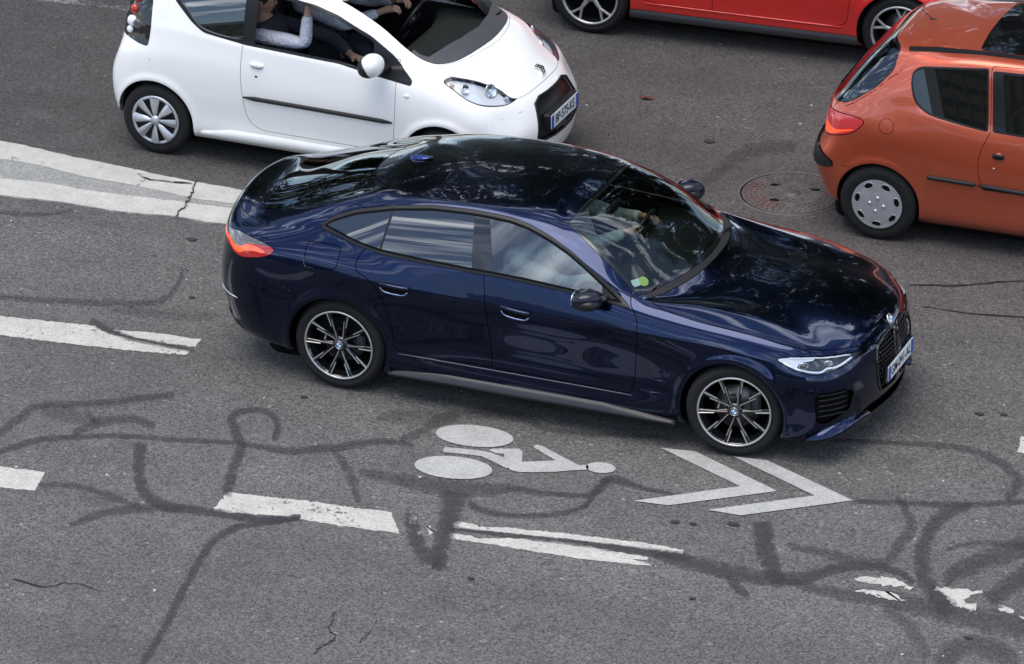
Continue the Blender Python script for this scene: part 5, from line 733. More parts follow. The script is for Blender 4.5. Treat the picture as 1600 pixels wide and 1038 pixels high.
def leaf(x,y,rz):
    v=[];f=[];n=9
    for i in range(n):
        t=i/(n-1); w=.032*math.sin(math.pi*t)**.8; v+=[(-.06+.12*t,-w,.012+.012*math.sin(t*5)),(-.06+.12*t,0,.008+.006*math.sin(t*5)),(-.06+.12*t,w,.014+.010*math.cos(t*4))]
    for i in range(n-1): f+=[(3*i,3*i+1,3*i+4,3*i+3),(3*i+1,3*i+2,3*i+5,3*i+4)]
    o=MB().add(v,f,'leaf_brown',True).build('fallen_leaf'); o.location=(x,y,.002); o.rotation_euler=(0,0,rz); tag(o,'dry reddish brown leaf lying on the asphalt between the white and red cars','leaf')
pbr('gum_dark',(.028,.027,.027),.7); pbr('leaf_brown',(.10,.03,.02),.6)
def manhole(x,y,r):
    e=empty('manhole_cover',(x,y,0),.2); tag(e,'round cast iron manhole cover beside the orange hatchback','manhole cover')
    MB().lathe([(r,-.004),(r,.0035),(r-.012,.006),(r-.022,.006),(r-.024,.0035)],'cast_iron',72,axis='z').build('cover_frame',e)
    MB().lathe([(r-.024,.0030),(r-.040,.0030)],'gap_black',72,axis='z').build('cover_joint',e)
    MB().lathe([(r-.036,.0030),(r-.040,.0055),(.001,.0055)],'cast_iron',72,axis='z').build('cover_plate',e)
    m=MB()
    for k,(rr,n) in enumerate(((.345,44),(.305,38),(.265,33),(.225,28),(.15,16),(.11,12))):
        for i in range(n):
            a=2*math.pi*(i+.5*(k%2))/n
            if .20<rr<.24 and i%7==0: continue
            m.box((rr,0,.0085),(.024,.024,.006),'cast_iron' if not(2.6<a<4.4 and rr>.22) else 'rust_red',Matrix.Rotation(a,4,'Z'),bev=.002)
    o=m.build('cover_studs',e); o['kind']='stuff'
    for a in(.5,2.4,4.1): MB().box((.185*math.cos(a),.185*math.sin(a),.007),(.07,.035,.004),'gap_black').build('lift_slot',e)
    MB().lathe([(.07,.0055),(.07,.0085),(.001,.0085)],'cast_iron',30,axis='z').build('cover_boss',e)
road=make_road(); spots(road); leaf(-1.293,4.711,.3); manhole(.342,3.399,.405)
def arch_flare(V,arches,amp=.010,rad=.37,w=.035,ymin=.5):
    for xc,zc in arches:
        r=np.hypot(V[...,0]-xc,V[...,2]-zc)
        V[...,1]+=amp*np.exp(-((r-rad)/w)**2)*(V[...,1]>ymin)*(V[...,2]>zc-.1)
    return V
def wheel_wells(root,arches,R,yin,yout):
    for xc,zc in arches:
        for s in(-1,1):
            m=MB(); n=28; v=[];f=[]
            for k in range(n+1):
                a=-.04+(math.pi+.08)*k/n
                for yy,rr in((yout,R+.012),(yin,R+.012)): v.append((xc+math.cos(a)*rr,s*yy,zc+math.sin(a)*rr))
            for k in range(n): f.append((2*k,2*k+1,2*k+3,2*k+2))
            c=len(v); v.append((xc,s*yin,zc))
            for k in range(n): f.append((2*k+1,c,2*k+3))
            m.add(v,f,'underbody',True); m.build('wheel_well',root)
def superbox(name,root,c,d,m,p=5): return MB().ell(c,(d[0]/2,d[1]/2,d[2]/2),m,28,14,p).build(name,root)
def seat(root,x,y,m,back=.62,z=.30,w=.50):
    e=empty('seat',(x,y,z),0,root)
    MB().ell((0,0,.06),(.27,w/2,.10),m,24,10,3.5).build('seat_cushion',e)
    M=Matrix.Translation((-.25,0,.08))@Matrix.Rotation(-.38,4,'Y')
    MB().ell((0,0,back/2),(.085,w/2,back/2),m,24,12,3.2,M).build('seat_back',e)
    MB().ell((0,0,back+.09),(.05,.13,.09),m,20,10,3,M).build('head_restraint',e)
    return e
def steering_wheel(root,x,y,z,R=.185):
    e=empty('steering_wheel',(x,y,z),0,root); e.rotation_euler=(0,-math.radians(62),0)
    pts=[(math.cos(2*math.pi*k/32)*R,math.sin(2*math.pi*k/32)*R,0) for k in range(33)]
    MB().tube(pts,.015,'black_satin',8,caps=False).build('wheel_ring',e)
    m=MB(); m.ell((0,0,-.01),(.07,.085,.03),'black_satin',20,8,3)
    for a in(0,math.pi,-math.pi/2): m.tube([(math.cos(a+math.pi/2)*.05,math.sin(a+math.pi/2)*.05,0),(math.cos(a+math.pi/2)*R,math.sin(a+math.pi/2)*R,0)],.012,'black_satin')
    m.build('wheel_hub',e); return e
def pts_tube(name,parent,pts,r,m,n=6): return MB().tube(pts,r,m,n).build(name,parent)
def near_pts(surf,pts,ax,off=0.0):
    """lift 2-d points (on axes ax) on to the surface"""
    out=[]; A=surf.P[:,list(ax)]
    for p in pts:
        k=np.argsort(((A-np.array(p))**2).sum(1))[:3]; q=surf.P[k].mean(0); n=surf.N[k].mean(0); q=q.copy(); q[ax[0]]=p[0]; q[ax[1]]=p[1]; out.append(tuple(q+n*off))
    return out
def mir(pts): return [(p[0],-p[1],p[2]) for p in pts]
def both_tube(name,parent,pts,r,m,n=6):
    pts_tube(name,parent,pts,r,m,n); pts_tube(name,parent,mir(pts),r,m,n)
def build_saloon():
    root=empty('saloon_car'); tag(root,'dark blue four-door coupe with black-and-silver spoked wheels in the middle of the street','car')
    AR=[(-1.428,.335),(1.428,.335)]
    V=loft(BMW_RINGS,BMW_U,BMW_V,crease=(5,)); V=arch_flare(V,AR,.012,.385,.03)
    P,T=grid_mesh(V); full=S(P,T[:,::-1]); B=Body(full,root,.0030)
    for xc,zc in AR:
        B.cut(lambda P: np.maximum(np.hypot(P[:,0]-xc,P[:,2]-zc)-.362,.5-P[:,1]),0)
    tumb=lambda P: (.78-(P[:,2]-1.0)*.62)-P[:,1]
    # --- side glass opening ---
    dlo=rnd([(-1.590,1.142),(-1.585,1.172),(-1.53,1.212),(-1.367,1.276),(-1.094,1.340),(-.818,1.376),(-.547,1.387),(-.39,1.386),(-.235,1.379),(-.093,1.355),(.053,1.310),(.215,1.245),(.348,1.174),(.508,1.080),(.70,.955),(.62,.962),(.42,.984),(.214,1.003),(-.077,1.022),(-.28,1.029),(-.433,1.030),(-.809,1.038),(-1.142,1.052),(-1.315,1.080),(-1.469,1.118)],.035,4)
    D=B.cut(shape_xz(dlo,tumb),.0015)
    fd=lambda P: psdf(P[:,[0,2]],dlo)
    trim,inner=clip(D,-(fd(D.P)+.017)); # outer 17 mm is the gloss trim frame
    B.sides('window_trim',trim,'black_satin')
    # rubber / black band inside the frame
    seal,inner=clip(inner,-(fd(inner.P)+.030)); B.sides('window_seal',seal,'gap_black')
    def xline(pts):                                       # field: x minus the x of a slanted line at height z
        (x0,z0),(x1,z1)=pts; return lambda P: P[:,0]-(x0+(x1-x0)*(P[:,2]-z0)/(z1-z0))
    q,rest=clip(inner,xline([(-1.135,1.10),(-1.10,1.33)])(inner.P))
    bar1,rest=clip(rest,xline([(-1.118,1.10),(-1.083,1.33)])(rest.P))
    rw,rest=clip(rest,xline([(-.455,1.07),(-.508,1.38)])(rest.P))
    pil,fw=clip(rest,xline([(-.296,1.05),(-.400,1.38)])(rest.P))
    sail,fw=clip(fw,-(fw.P[:,0]-(.47-(fw.P[:,2]-1.08)*.25)))
    # --- doors ---
    FD=rnd([(.640,1.10),(.687,.972),(.734,.932),(.757,.875),(.763,.766),(.750,.618),(.727,.42),(.715,.345),(-.292,.362),(-.310,.579),(-.325,.829),(-.345,.95),(-.372,1.10)],[.02,.02,.05,.05,.1,.1,.05,.03,.01,.1,.1,.1,.01],4)
    RD=rnd([(-.372,1.10),(-.345,.95),(-.325,.829),(-.310,.579),(-.292,.362),(-.97,.372),(-1.015,.385),(-1.020,.506),(-1.052,.673),(-1.106,.80),(-1.175,.885),(-1.275,.925),(-1.292,.972),(-1.265,1.03),(-1.20,1.12)],[.01,.1,.1,.1,.01,.02,.03,.05,.1,.1,.06,.03,.04,.05,.01],4)
    lim=lambda P: np.maximum(.80-P[:,1],P[:,2]-1.13)
    doors=[]
    for nmx,poly in(('front_door',FD),('rear_door',RD)):
        s_=B.cut(shape_xz(poly,lim)); doors.append(B.sides(nmx,s_,'navy_paint')+(s_,))
    (fdl,fdr,fs),(rdl,rdr,rs)=doors
    B.sides('side_window',pane(fw),'side_glass',(fdl,fdr)); B.sides('side_window',pane(rw),'tinted_glass',(rdl,rdr)); B.sides('quarter_window',pane(q),'tinted_glass')
    B.sides('window_divider',bar1,'black_satin',(rdl,rdr)); B.sides('door_pillar',pil,'black_gloss',(fdl,fdr)); B.sides('mirror_sail',sail,'black_satin',(fdl,fdr))
    # --- glass roof / screens / bonnet (plan-view outlines) ---
    top=lambda z: (lambda P: z-P[:,2])
    WS=rnd([(.168,0),(.160,.20),(.150,.40),(.130,.572),(.316,.655),(.523,.715),(.700,.757),(.735,.735),(.80,.62),(.86,.49),(.91,.33),(.945,.15),(.95,0),(.95,-.2),(.168,-.2)],[0,.0,.0,.03,.1,.1,.03,.02,.05,.1,.1,.1,0,0,0],4)
    ws=B.cut(shape_xy(WS,top(.93)),.002)
    # cut on the half body only (y>0)
    fr=lambda P: psdf(P[:,:2],np.vstack([WS[:-2],[(.95,-1),(.168,-1)]]))
    frit,clear=clip(ws,-(fr(ws.P)+.028))
    w_=B.centre('windscreen',clear,'windscreen_glass'); B.centre('screen_border',frit,'black_gloss',w_)
    RF=rnd([(-1.462,0),(-1.458,.116),(-1.396,.30),(-1.326,.478),(-1.058,.483),(-.778,.483),(-.496,.486),(-.154,.520),(.118,.570),(.138,.55),(.148,.38),(.157,.20),(.164,0),(.164,-.3),(-1.462,-.3)],[0,.1,.1,.02,.1,.1,.1,.1,.01,.01,.1,.1,0,0,0],4)
    rf=B.cut(shape_xy(RF,top(1.2))); roof=B.centre('roof',rf,'navy_paint')
    RG=rnd([(-1.470,0),(-1.464,.116),(-1.402,.30),(-1.334,.472),(-1.426,.500),(-1.60,.52),(-1.798,.535),(-2.00,.55),(-2.12,.53),(-2.175,.44),(-2.19,.2),(-2.195,0),(-2.195,-.3),(-1.47,-.3)],[0,.1,.1,.02,.1,.1,.1,.08,.05,.08,.1,0,0,0],4)
    rg=B.cut(shape_xy(RG,top(1.0))); B.centre('rear_window',rg,'tinted_dark')
    HD=rnd([(.992,0),(.985,.20),(.955,.36),(.90,.53),(.835,.66),(.775,.742),(.842,.795),(.956,.822),(1.166,.836),(1.344,.832),(1.564,.815),(1.741,.800),(1.866,.765),(1.96,.70),(2.06,.60),(2.164,.46),(2.222,.333),(2.245,.25),(2.252,.12),(2.254,0),(2.254,-.3),(.992,-.3)],[0,.1,.1,.1,.1,.03]+[.1]*13+[0,0,0],4)
    hd=B.cut(shape_xy(HD,top(.70))); bon=B.centre('bonnet',hd,'navy_paint')
    cowl=B.cut(lambda P: np.maximum(np.maximum(.70-P[:,0],P[:,0]-1.0),np.maximum(.93-P[:,2],P[:,1]-.74)),0); B.centre('cowl',cowl,'black_plastic')
    # --- boot ---
    BT=np.array([(-2.1,0),(-2.08,.30),(-2.02,.56),(-2.02,.625),(-2.2,.60),(-2.32,.50),(-2.36,.3),(-2.385,0),(-2.385,-.3),(-2.1,-.3)])
    bt=B.cut(shape_xy(rnd(BT,.05,3),lambda P: np.maximum(1.0-P[:,2],-1))); B.centre('boot_lid',bt,'navy_paint')
    # --- lamps ---
    TL=smoothpoly([(-2.60,.965),(-2.40,.968),(-2.293,.985),(-2.20,1.000),(-2.06,1.000),(-1.955,.985),(-1.905,.960),(-1.955,.915),(-2.061,.884),(-2.150,.865),(-2.215,.868),(-2.285,.895),(-2.36,.905),(-2.60,.905)],4)
    tl=B.cut(shape_xz(TL,lambda P: .32-P[:,1]),.0015)
    for sgn in(1,-1):
        t=empty('tail_light',(0,0,0),0,root); mf=(lambda s_: s_) if sgn>0 else (lambda s_: s_.mirror())
        lowr,up=clip(tl,tl.P[:,2]-np.interp(tl.P[:,0],[-2.5,-2.26,-2.20,-2.15,-2.1,-2.0,-1.9],[.945,.925,.915,.942,.968,.975,.98]))
        emit('lamp_lens',mf(lowr),'lamp_red',t); emit('lamp_lens_upper',mf(up),'lamp_smoke',t)
        # glowing L shaped light bar, wide at the bend
        gl,_=clip(tl,np.abs(tl.P[:,2]-np.interp(tl.P[:,0],[-2.5,-2.30,-2.235,-2.18,-2.12,-2.05,-1.96],[.94,.935,.905,.905,.938,.945,.935]))-np.interp(tl.P[:,0],[-2.5,-2.3,-2.22,-2.15,-2.0,-1.95],[.008,.010,.017,.022,.012,-.004]))
        emit('light_bar',mf(gl.off(.002)),'lamp_red_glow',t)
    HL=smoothpoly([(1.728,.758),(1.775,.776),(1.90,.774),(2.043,.757),(2.165,.733),(2.205,.715),(2.178,.700),(2.120,.680),(2.068,.668),(1.985,.660),(1.905,.678),(1.815,.716)],4)
    hl=B.cut(shape_xz(HL,lambda P: .36-P[:,1]),.002)
    for sgn in(1,-1):
        mf=(lambda s_: s_) if sgn>0 else (lambda s_: s_.mirror()); mp=(lambda p: p) if sgn>0 else mir
        t=empty('headlight',(0,0,0),0,root); emit('lamp_cover',mf(hl),'lamp_glass',t)
        back=hl.off(-.030); emit('lamp_housing',mf(back),'lamp_housing',t)
        wing,_=clip(hl.off(-.010),np.maximum(psdf(hl.P[:,[0,2]],smoothpoly([(1.735,.757),(1.80,.770),(1.93,.768),(1.96,.752),(1.88,.738),(1.862,.705),(1.835,.712)],4)),-1)); emit('lamp_reflector',mf(wing),'lamp_clear',t)
        up=[(1.80,.768),(1.90,.766),(2.02,.752),(2.14,.730)]
        pts_tube('light_strip',t,mp(near_pts(hl,openspline(up,5),(0,2),-.006)),.0055,'led_white')
        low=[(1.775,.742),(1.83,.716),(1.90,.692),(1.975,.676),(2.02,.676),(2.045,.690),(2.075,.686),(2.11,.693),(2.15,.713)]
        pts_tube('light_strip',t,mp(near_pts(hl,openspline(low,5),(0,2),-.008)),.0085,'led_white')
        for cx,cz,r in((1.905,.722,.024),(2.045,.722,.020)):
            c=mp(near_pts(hl,[(cx,cz)],(0,2),-.024))[0]
            ring=[(c[0]+math.cos(a)*r*1.25*.85,c[1]-sgn*0-math.cos(a)*r*.8*sgn*1.0,c[2]+math.sin(a)*r*.85) for a in np.linspace(0,2*math.pi,19)]
            pts_tube('projector_ring',t,ring,.004,'chrome'); MB().ell(c,(r*.8,r*.8,r*.75),'black_gloss',18,10).build('projector_lens',t)
    # --- nose ---
    GR=rnd([(.035,.735),(.20,.735),(.315,.690),(.352,.60),(.335,.44),(.29,.365),(.06,.352),(.035,.40)],.03,3)
    gr=B.cut(shape_yz(GR,lambda P: 2.0-P[:,0]),.001)
    B.sides('grille_recess',gr.off(-.05),'gap_black')
    for sgn in(1,-1):
        g=empty('grille',(0,0,0),0,root)
        rim_=near_pts(gr,list(GR)+[GR[0]],(1,2),.002); pts_tube('grille_frame',g,[(p[0],p[1]*sgn,p[2]) for p in rim_],.008,'black_gloss')
        # studded mesh : short angled fins in staggered rows
        m=MB(); fp=gr.P; 
        for i,zz in enumerate(np.arange(.37,.73,.030)):
            for j,yy in enumerate(np.arange(.05+(.013 if i%2 else 0),.34,.026)):
                if psdf(np.array([[yy,zz]]),GR)[0]>-.010: continue
                p=near_pts(gr,[(yy,zz)],(1,2),-.016)[0]
                m.box((p[0],p[1]*sgn,p[2]),(.014,.011,.019),'black_gloss',bev=.004)
                m.box((p[0]-.012,p[1]*sgn,p[2]),(.006,.026,.004),'black_satin')
        o=m.build('grille_mesh',g); o['kind']='stuff'
    LI=rnd([(-.1,.325),(.42,.325),(.50,.30),(.44,.235),(-.1,.23)],.02,3)
    li=B.cut(shape_yz(LI,lambda P: 2.0-P[:,0]),.001); B.centre('lower_intake',li.off(-.04),'gap_black')
    for zz in(.255,.28,.305): pts_tube('intake_bar',root,[(2.225-.06*(abs(y)/.4)**2,y,zz) for y in np.linspace(-.43,.43,13)],.004,'black_plastic')
    # side air curtains : dark pocket with slats
    VC=rnd([(1.985,.508),(2.01,.535),(2.150,.530),(2.185,.49),(2.165,.37),(2.055,.300),(1.995,.315)],.02,3)
    vc=B.cut(shape_xz(VC,lambda P: .55-P[:,1]),.001); B.sides('air_curtain',vc.off(-.028),'gap_black')
    for k,zz in enumerate((.355,.395,.435,.475,.510)):
        line=[(x,zz) for x in np.linspace(2.01,2.160-.01*k*0,7)]
        both_tube('curtain_slat',root,near_pts(vc,line,(0,2),-.010),.0055,'black_satin')
    B.cut(lambda P: np.maximum(P[:,2]-.36,.0-P[:,1])*0+1,0)
    # winglet below the curtain : top face looks at the sky
    for sgn in(1,-1):
        top_o=[(1.945,.850,.205),(2.03,.835,.212),(2.11,.765,.222),(2.175,.665,.236),(2.235,.50,.255),(2.255,.42,.262)]
        top_i=[(1.965,.800,.225),(2.02,.775,.270),(2.075,.715,.305),(2.125,.640,.330),(2.165,.555,.335),(2.20,.44,.300)]
        o_=openspline(top_o,6); i_=openspline(top_i,6); n=len(o_); v=[];f=[]
        for a,b in zip(o_,i_):
            v+=[(a[0],a[1]*sgn,a[2]),(b[0],b[1]*sgn,b[2]),(a[0]-.005,a[1]*sgn,a[2]-.022),(b[0]-.08,b[1]*sgn*.93,a[2]-.028)]
        for k in range(n-1):
            q_=k*4; 
            for a,b in((0,1),(1,3),(3,2),(2,0)): f.append((q_+a,q_+b,q_+4+b,q_+4+a))
        f+=[(0,2,3,1),(n*4-4,n*4-3,n*4-1,n*4-2)]
        MB().add(v,f,'navy_paint',True).build('front_winglet',root)
    # --- bumper / fuel flap joints ---
    FL=rnd([(-1.665,1.058),(-1.41,1.062),(-1.425,.915),(-1.668,.895)],.035,5); fl=B.cut(shape_xz(FL,lambda P:.7-P[:,1])); 
    emit('body_panel',fl,'navy_paint',root); emit('fuel_flap',fl.mirror(),'navy_paint',root)
    def line_cut(pts,lim):
        """a thin open joint along a polyline in (x,z)"""
        pts=np.asarray(pts,float)
        def fn(P):
            Q=P[:,[0,2]]; D=np.full(len(Q),1e9)
            for a,b in zip(pts[:-1],pts[1:]):
                e=b-a; t=np.clip((Q-a)@e/(e@e),0,1); D=np.minimum(D,np.linalg.norm(Q-a-t[:,None]*e,axis=1))
            return np.maximum(D-.0022,lim(P))
        i=B.cut(fn,0); B.lin.append(i.off(-.006))
    line_cut([(-2.125,.870),(-2.105,.855),(-2.07,.825),(-2.022,.785),(-1.932,.752),(-1.786,.703),(-1.70,.675)],lambda P:.5-P[:,1])
    line_cut([(1.80,.60),(1.84,.655),(1.872,.685)],lambda P:.5-P[:,1])
    line_cut([(-1.05,.330),(-.6,.322),(0,.312),(.7,.300),(.80,.300),(.86,.262)],lambda P:.5-P[:,1])
    # fender vent strakes
    for a,b in(((.851,.485),(.962,.489)),((.775,.388),(.939,.395))):
        both_tube('vent_strake',root,near_pts(B.r,[(a[0],a[1]),(a[0]*.5+b[0]*.5,a[1]-.010),(b[0],b[1]-.01)],(0,2),.004),.005,'navy_paint')
    VP=rnd([(.80,.375),(.945,.385),(.975,.47),(.93,.48),(.90,.42),(.86,.30)],.02,3)
    # rear bumper : dark lower insert and reflector edge
    RB=rnd([(-2.60,.545),(-2.36,.548),(-2.30,.50),(-2.28,.36),(-2.60,.36)],.02,3)
    rb=B.cut(shape_xz(RB,lambda P: .40-P[:,1]),.001); B.sides('bumper_insert',rb.off(-.008),'black_gloss')
    both_tube('insert_trim',root,near_pts(full,[(-2.47,.58),(-2.42,.568),(-2.36,.556),(-2.28,.552),(-2.2,.545)],(0,2),.003),.0045,'silver_paint')
    DF=B.cut(lambda P: np.maximum(P[:,2]-.355,np.maximum(P[:,0]+2.08,P[:,1]-.80)),.001); B.centre('rear_diffuser',DF,'black_plastic')
    # the remaining shell
    shell=B.r; B.centre('body_shell',shell,'navy_paint')
    B.centre('shut_lines',join(B.lin),'gap_black')
    # pale tube stands in for the highlight on the door-bottom crease; flared sill
    both_tube('sill_highlight',root,near_pts(full,[(x,.352-.020*(x+1)/1.7) for x in np.linspace(-.98,.72,14)],(0,2),.001),.0035,'trim_highlight_grey')
    for sgn in(1,-1):
        v=[];f=[]; X=np.linspace(-1.045,1.035,60)
        for x in X:
            t=max(0,min(1,(x+1.045)/.40)); t2=max(0,min(1,(1.035-x)/.5)); k=t**.6; zt=.212+.066*k-.020*max(0,x+.6)/1.6; zt=zt if t2>=1 else zt*t2+.205*(1-t2)
            zb=.204-.006*(x/1.0)
            v+=[(x,sgn*.880,zt),(x,sgn*(.890),zt),(x,sgn*.940,zb+.008),(x,sgn*.942,zb-.012),(x,sgn*.86,zb-.03)]
        for i in range(len(X)-1):
            for j in range(4): f.append((i*5+j,i*5+j+1,(i+1)*5+j+1,(i+1)*5+j))
        f+=[(0,1,2,3,4),tuple(range(len(X)*5-1,len(X)*5-6,-1))]
        MB().add(v,f,'sill_paint',True).build('side_skirt',root)
    # --- underbody, wells, wheels ---
    MB().prism(rnd([(-2.12,-.55),(-2.0,-.74),(2.0,-.70),(2.12,-.45),(2.12,.45),(2.0,.70),(-2.0,.74),(-2.12,.55)],.1,3),.125,.32,'underbody').build('underbody',root)
    wheel_wells(root,AR,.362,.52,.83)
    st=.1413
    for x,s,sp,stv in((-1.428,-1,math.pi/2+.02,0),(1.428,-1,math.pi/2+.10,st),(-1.428,1,.3,0),(1.428,1,.9,st)):
        make_wheel(root,x,s*.778,.334,.334,.235,.250,'v_spoke',s,stv,sp)
    # --- door handles : pull bar over a scooped pocket ---
    for (door,xc,zc,sl) in((0,-.108,.820,-.10),(1,-.993,.852,-.05)):
        for sgn,par in((1,doors[door][0]),(-1,doors[door][1])):
            hy=near_pts(full,[(xc,zc)],(0,2))[0][1]+.001; e=empty('door_handle',(xc,sgn*hy,zc),0,par); e.rotation_euler=(0,-sl*-1 if False else math.atan(-sl)*1.0,0)
            pocket=rnd([(-.105,.012),(.10,.012),(.095,-.030),(.055,-.044),(-.055,-.044),(-.10,-.026)],.02,4)
            MB().prism(pocket,-.004*sgn if sgn>0 else -.0015,.0015 if sgn>0 else .004,'gap_black',axis='y').build('handle_pocket',e)
            bar=[(-.108,.004*sgn,.018),(-.06,.020*sgn,.022),(0,.024*sgn,.023),(.06,.020*sgn,.022),(.108,.004*sgn,.018)]
            M=Matrix.Scale(1,4); m=MB(); m.tube([tuple(p) for p in openspline(bar,4)],.0125,'navy_paint',10); m.build('handle_grip',e)
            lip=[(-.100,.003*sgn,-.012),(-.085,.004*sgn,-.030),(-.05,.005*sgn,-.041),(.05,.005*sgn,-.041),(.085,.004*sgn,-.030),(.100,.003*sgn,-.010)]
            MB().tube([tuple(p) for p in openspline(lip,4)],[.003]+[.006]*19+[.003],'lip_sky_glint',8).build('handle_lip',e)  # silver-blue colour puts the sky's reflection into the pocket lip
    # --- mirrors ---
    for sgn,par in((1,fdl),(-1,fdr)):
        e=empty('door_mirror',(.44,sgn*.985,1.035),0,root)
        m=MB(); m.ell((0,0,0),(.096,.102,.062),'mirror_black',32,16,2.5)
        for i,p in enumerate(m.v):
            x,y,z=p; k=1-.32*max(0,x/.105); m.v[i]=(x+.03*(abs(y)/.115)*(-1),y*k,z*(1-.25*max(0,x/.105)) + (.012 if z>0 else 0)*(x/.105))
        m.build('mirror_cap',e)
        m=MB(); m.ell((-.010,0,-.022),(.099,.104,.044),'black_satin',32,12,2.6); m.build('mirror_base',e)
        MB().ell((-.092,0,0),(.008,.086,.048),'chrome',24,10,2.6).build('mirror_glass',e)
        MB().tube([(.02,-sgn*.05,-.045),(.06,-sgn*.11,-.04),(.085,-sgn*.155,-.045)],[.022,.019,.026],'black_gloss',10).build('mirror_arm',e)
    # --- wipers, fin, badges, plates ---
    def wiper(p0,p1,p2):
        e=empty('wiper',(0,0,0),0,root)
        MB().tube([p0,((p0[0]+p1[0])/2-.01,(p0[1]+p1[1])/2,(p0[2]+p1[2])/2+.012),p1],[.012,.009,.006],'black_plastic').build('wiper_arm',e)
        MB().tube([p1,((p1[0]+p2[0])/2-.004,(p1[1]+p2[1])/2,(p1[2]+p2[2])/2+.010),p2],.006,'gap_black').build('wiper_blade',e)
    wiper((.925,-.02,1.035),(.875,-.30,1.045),(.775,-.66,1.020)); wiper((.905,.52,1.022),(.915,.25,1.045),(.900,-.12,1.058))
    fin=MB(); nn=14; v=[];f=[]
    for i in range(nn+1):
        t=i/nn; x=-1.255+.165*t; h=.036*(1-t)**.75*(1-.55*math.exp(-t*22)); w=.030*math.sin(math.pi*min(1,t*.9+.08))**.6+.002; zb=1.395+.035*t
        for j in range(9):
            a=math.pi*j/8; v.append((x,-math.cos(a)*w*(1-.55*math.sin(a)),zb+h*math.sin(a)))
    for i in range(nn):
        for j in range(8): f.append((i*9+j,i*9+j+1,(i+1)*9+j+1,(i+1)*9+j))
    fin.add(v,f,'navy_mid',True); fin.build('roof_antenna',root)
    bd=roundel(.041); bd.parent=root; p=(2.232,0,.768); bd.location=p; bd.rotation_euler=(0,math.radians(62),0); bd.name='bonnet_badge'
    for sgn in(1,-1):
        e=empty('fender_badge',(.828,sgn*.917,.745),0,root); e.rotation_euler=(math.pi/2,0,0 if sgn<0 else math.pi)
        for k,(c_,a) in enumerate((('badge_blue',-.030),('plate_blue',-.022),('m_red',-.014))): MB().prism([(a-.007,-.011),(a+.0,-.011),(a+.010,.011),(a+.003,.011)],0,.003,c_).build('badge_stripe',e)
        MB().prism([(-.006,-.011),(.000,-.011),(.004,.002),(.010,-.004),(.018,.003),(.018,-.011),(.026,-.011),(.028,.011),(.022,.011),(.012,.004),(.006,.011),(.002,.011)],0,.003,'chrome').build('badge_letter',e)
    number_plate(root,'GM-041-AL',(2.312,0,.482),(math.pi/2,0,math.pi/2))
    number_plate(root,'GM-041-AL',(-2.500,0,.70),(math.pi/2,0,-math.pi/2))
    MB().prism([(-.27,.425),(.27,.425),(.27,.54),(-.27,.54)],2.265,2.307,'black_gloss',axis='x').build('plate_holder',root)
    # screen stickers
    for nme,c,mt in(('screen_sticker',(.702,-.640,1.066),'sticker_lime'),('screen_sticker',(.665,-.690,1.062),'sticker_white')):
        k=near_pts(clear.mirror(),[(c[0],c[1])],(0,1),-.004)[0]; N_=clear.mirror(); idx=((N_.P[:,:2]-np.array(c[:2]))**2).sum(1).argmin(); nn_=Vector(N_.N[idx])
        R_=nn_.to_track_quat('Z','Y').to_matrix().to_4x4(); M=Matrix.Translation(k)@R_
        if mt=='sticker_lime': MB().prism([(math.cos(a)*.036,math.sin(a)*.036) for a in np.linspace(0,2*math.pi,24,endpoint=False)],0,.001,mt,M).build(nme,w_)
        else: MB().prism([(-.03,-.028),(.03,-.022),(.032,.03),(-.028,.026)],0,.001,mt,M).build(nme,w_)
    # --- cabin ---
    cab=empty('cabin',(0,0,0),0,root)
    MB().prism([(-1.6,.28),(1.0,.28),(1.0,.5),(-1.6,.5)],-.80,.80,'interior_dark',axis='y').build('cabin_floor',cab)
    dash=MB(); v=[];f=[]
    prof=[(.42,.70),(.36,.86),(.38,.945),(.44,.975),(.60,.985),(.80,.985),(.90,.97),(.95,.9),(.95,.6)]
    ys=np.linspace(-.78,.78,21)
    for y in ys:
        for (x,z) in prof: v.append((x-.10*abs(y/.78)**3,y,z-(.015*abs(y/.78)**3)+(.022*math.exp(-((y-.37)/.2)**2) if z>.93 and x<.7 else 0)))
    n=len(prof)
    for i in range(20):
        for j in range(n-1): f.append((i*n+j,i*n+j+1,(i+1)*n+j+1,(i+1)*n+j))
    MB().add(v,f,'dash_grey',True).build('dashboard',cab)
    MB().box((.385,.05,1.0),(.012,.62,.11),'black_gloss',bev=.004).build('display_screen',cab)
    MB().box((0,0,.55),(1.0,.22,.25),'interior_dark',bev=.04).build('centre_console',cab)
    for s in(-1,1):
        v=[(-1.3,s*.80,.5),(.7,s*.80,.5),(.66,s*.815,.965),(-1.3,s*.815,1.03)]; MB().prism([(-1.35,.4),(.8,.4),(.68,.95),(-1.35,1.03)],s*.79,s*.83,'interior_dark',axis='y').build('door_card',cab)
    for y in(-.37,.37): seat(cab,-.10,y,'seat_black',.60,.40)
    MB().ell((-1.0,0,.50),(.26,.62,.13),'seat_black',24,10,4).build('rear_bench',cab)
    MB().ell((-1.28,0,.82),(.10,.62,.32),'seat_black',24,10,4,).build('rear_backrest',cab)
    for y in(-.37,.37): MB().ell((-1.32,y,1.14),(.05,.13,.07),'seat_black',16,8,3).build('head_restraint',cab)
    MB().box((-1.75,0,.98),(.8,1.1,.03),'interior_dark').build('parcel_shelf',cab)
    MB().ell((.24,0,1.27),(.02,.12,.035),'black_satin',20,8,3).build('rear_view_mirror',cab)
    steering_wheel(cab,.28,.37,.93)
    return root
pbr('lamp_housing',(.05,.053,.056),.3,metal=.4); pbr('mirror_black',(.003,.005,.013),.25,coat=.3,spec=.3); pbr('lip_sky_glint',(.28,.33,.50),.2,metal=1)
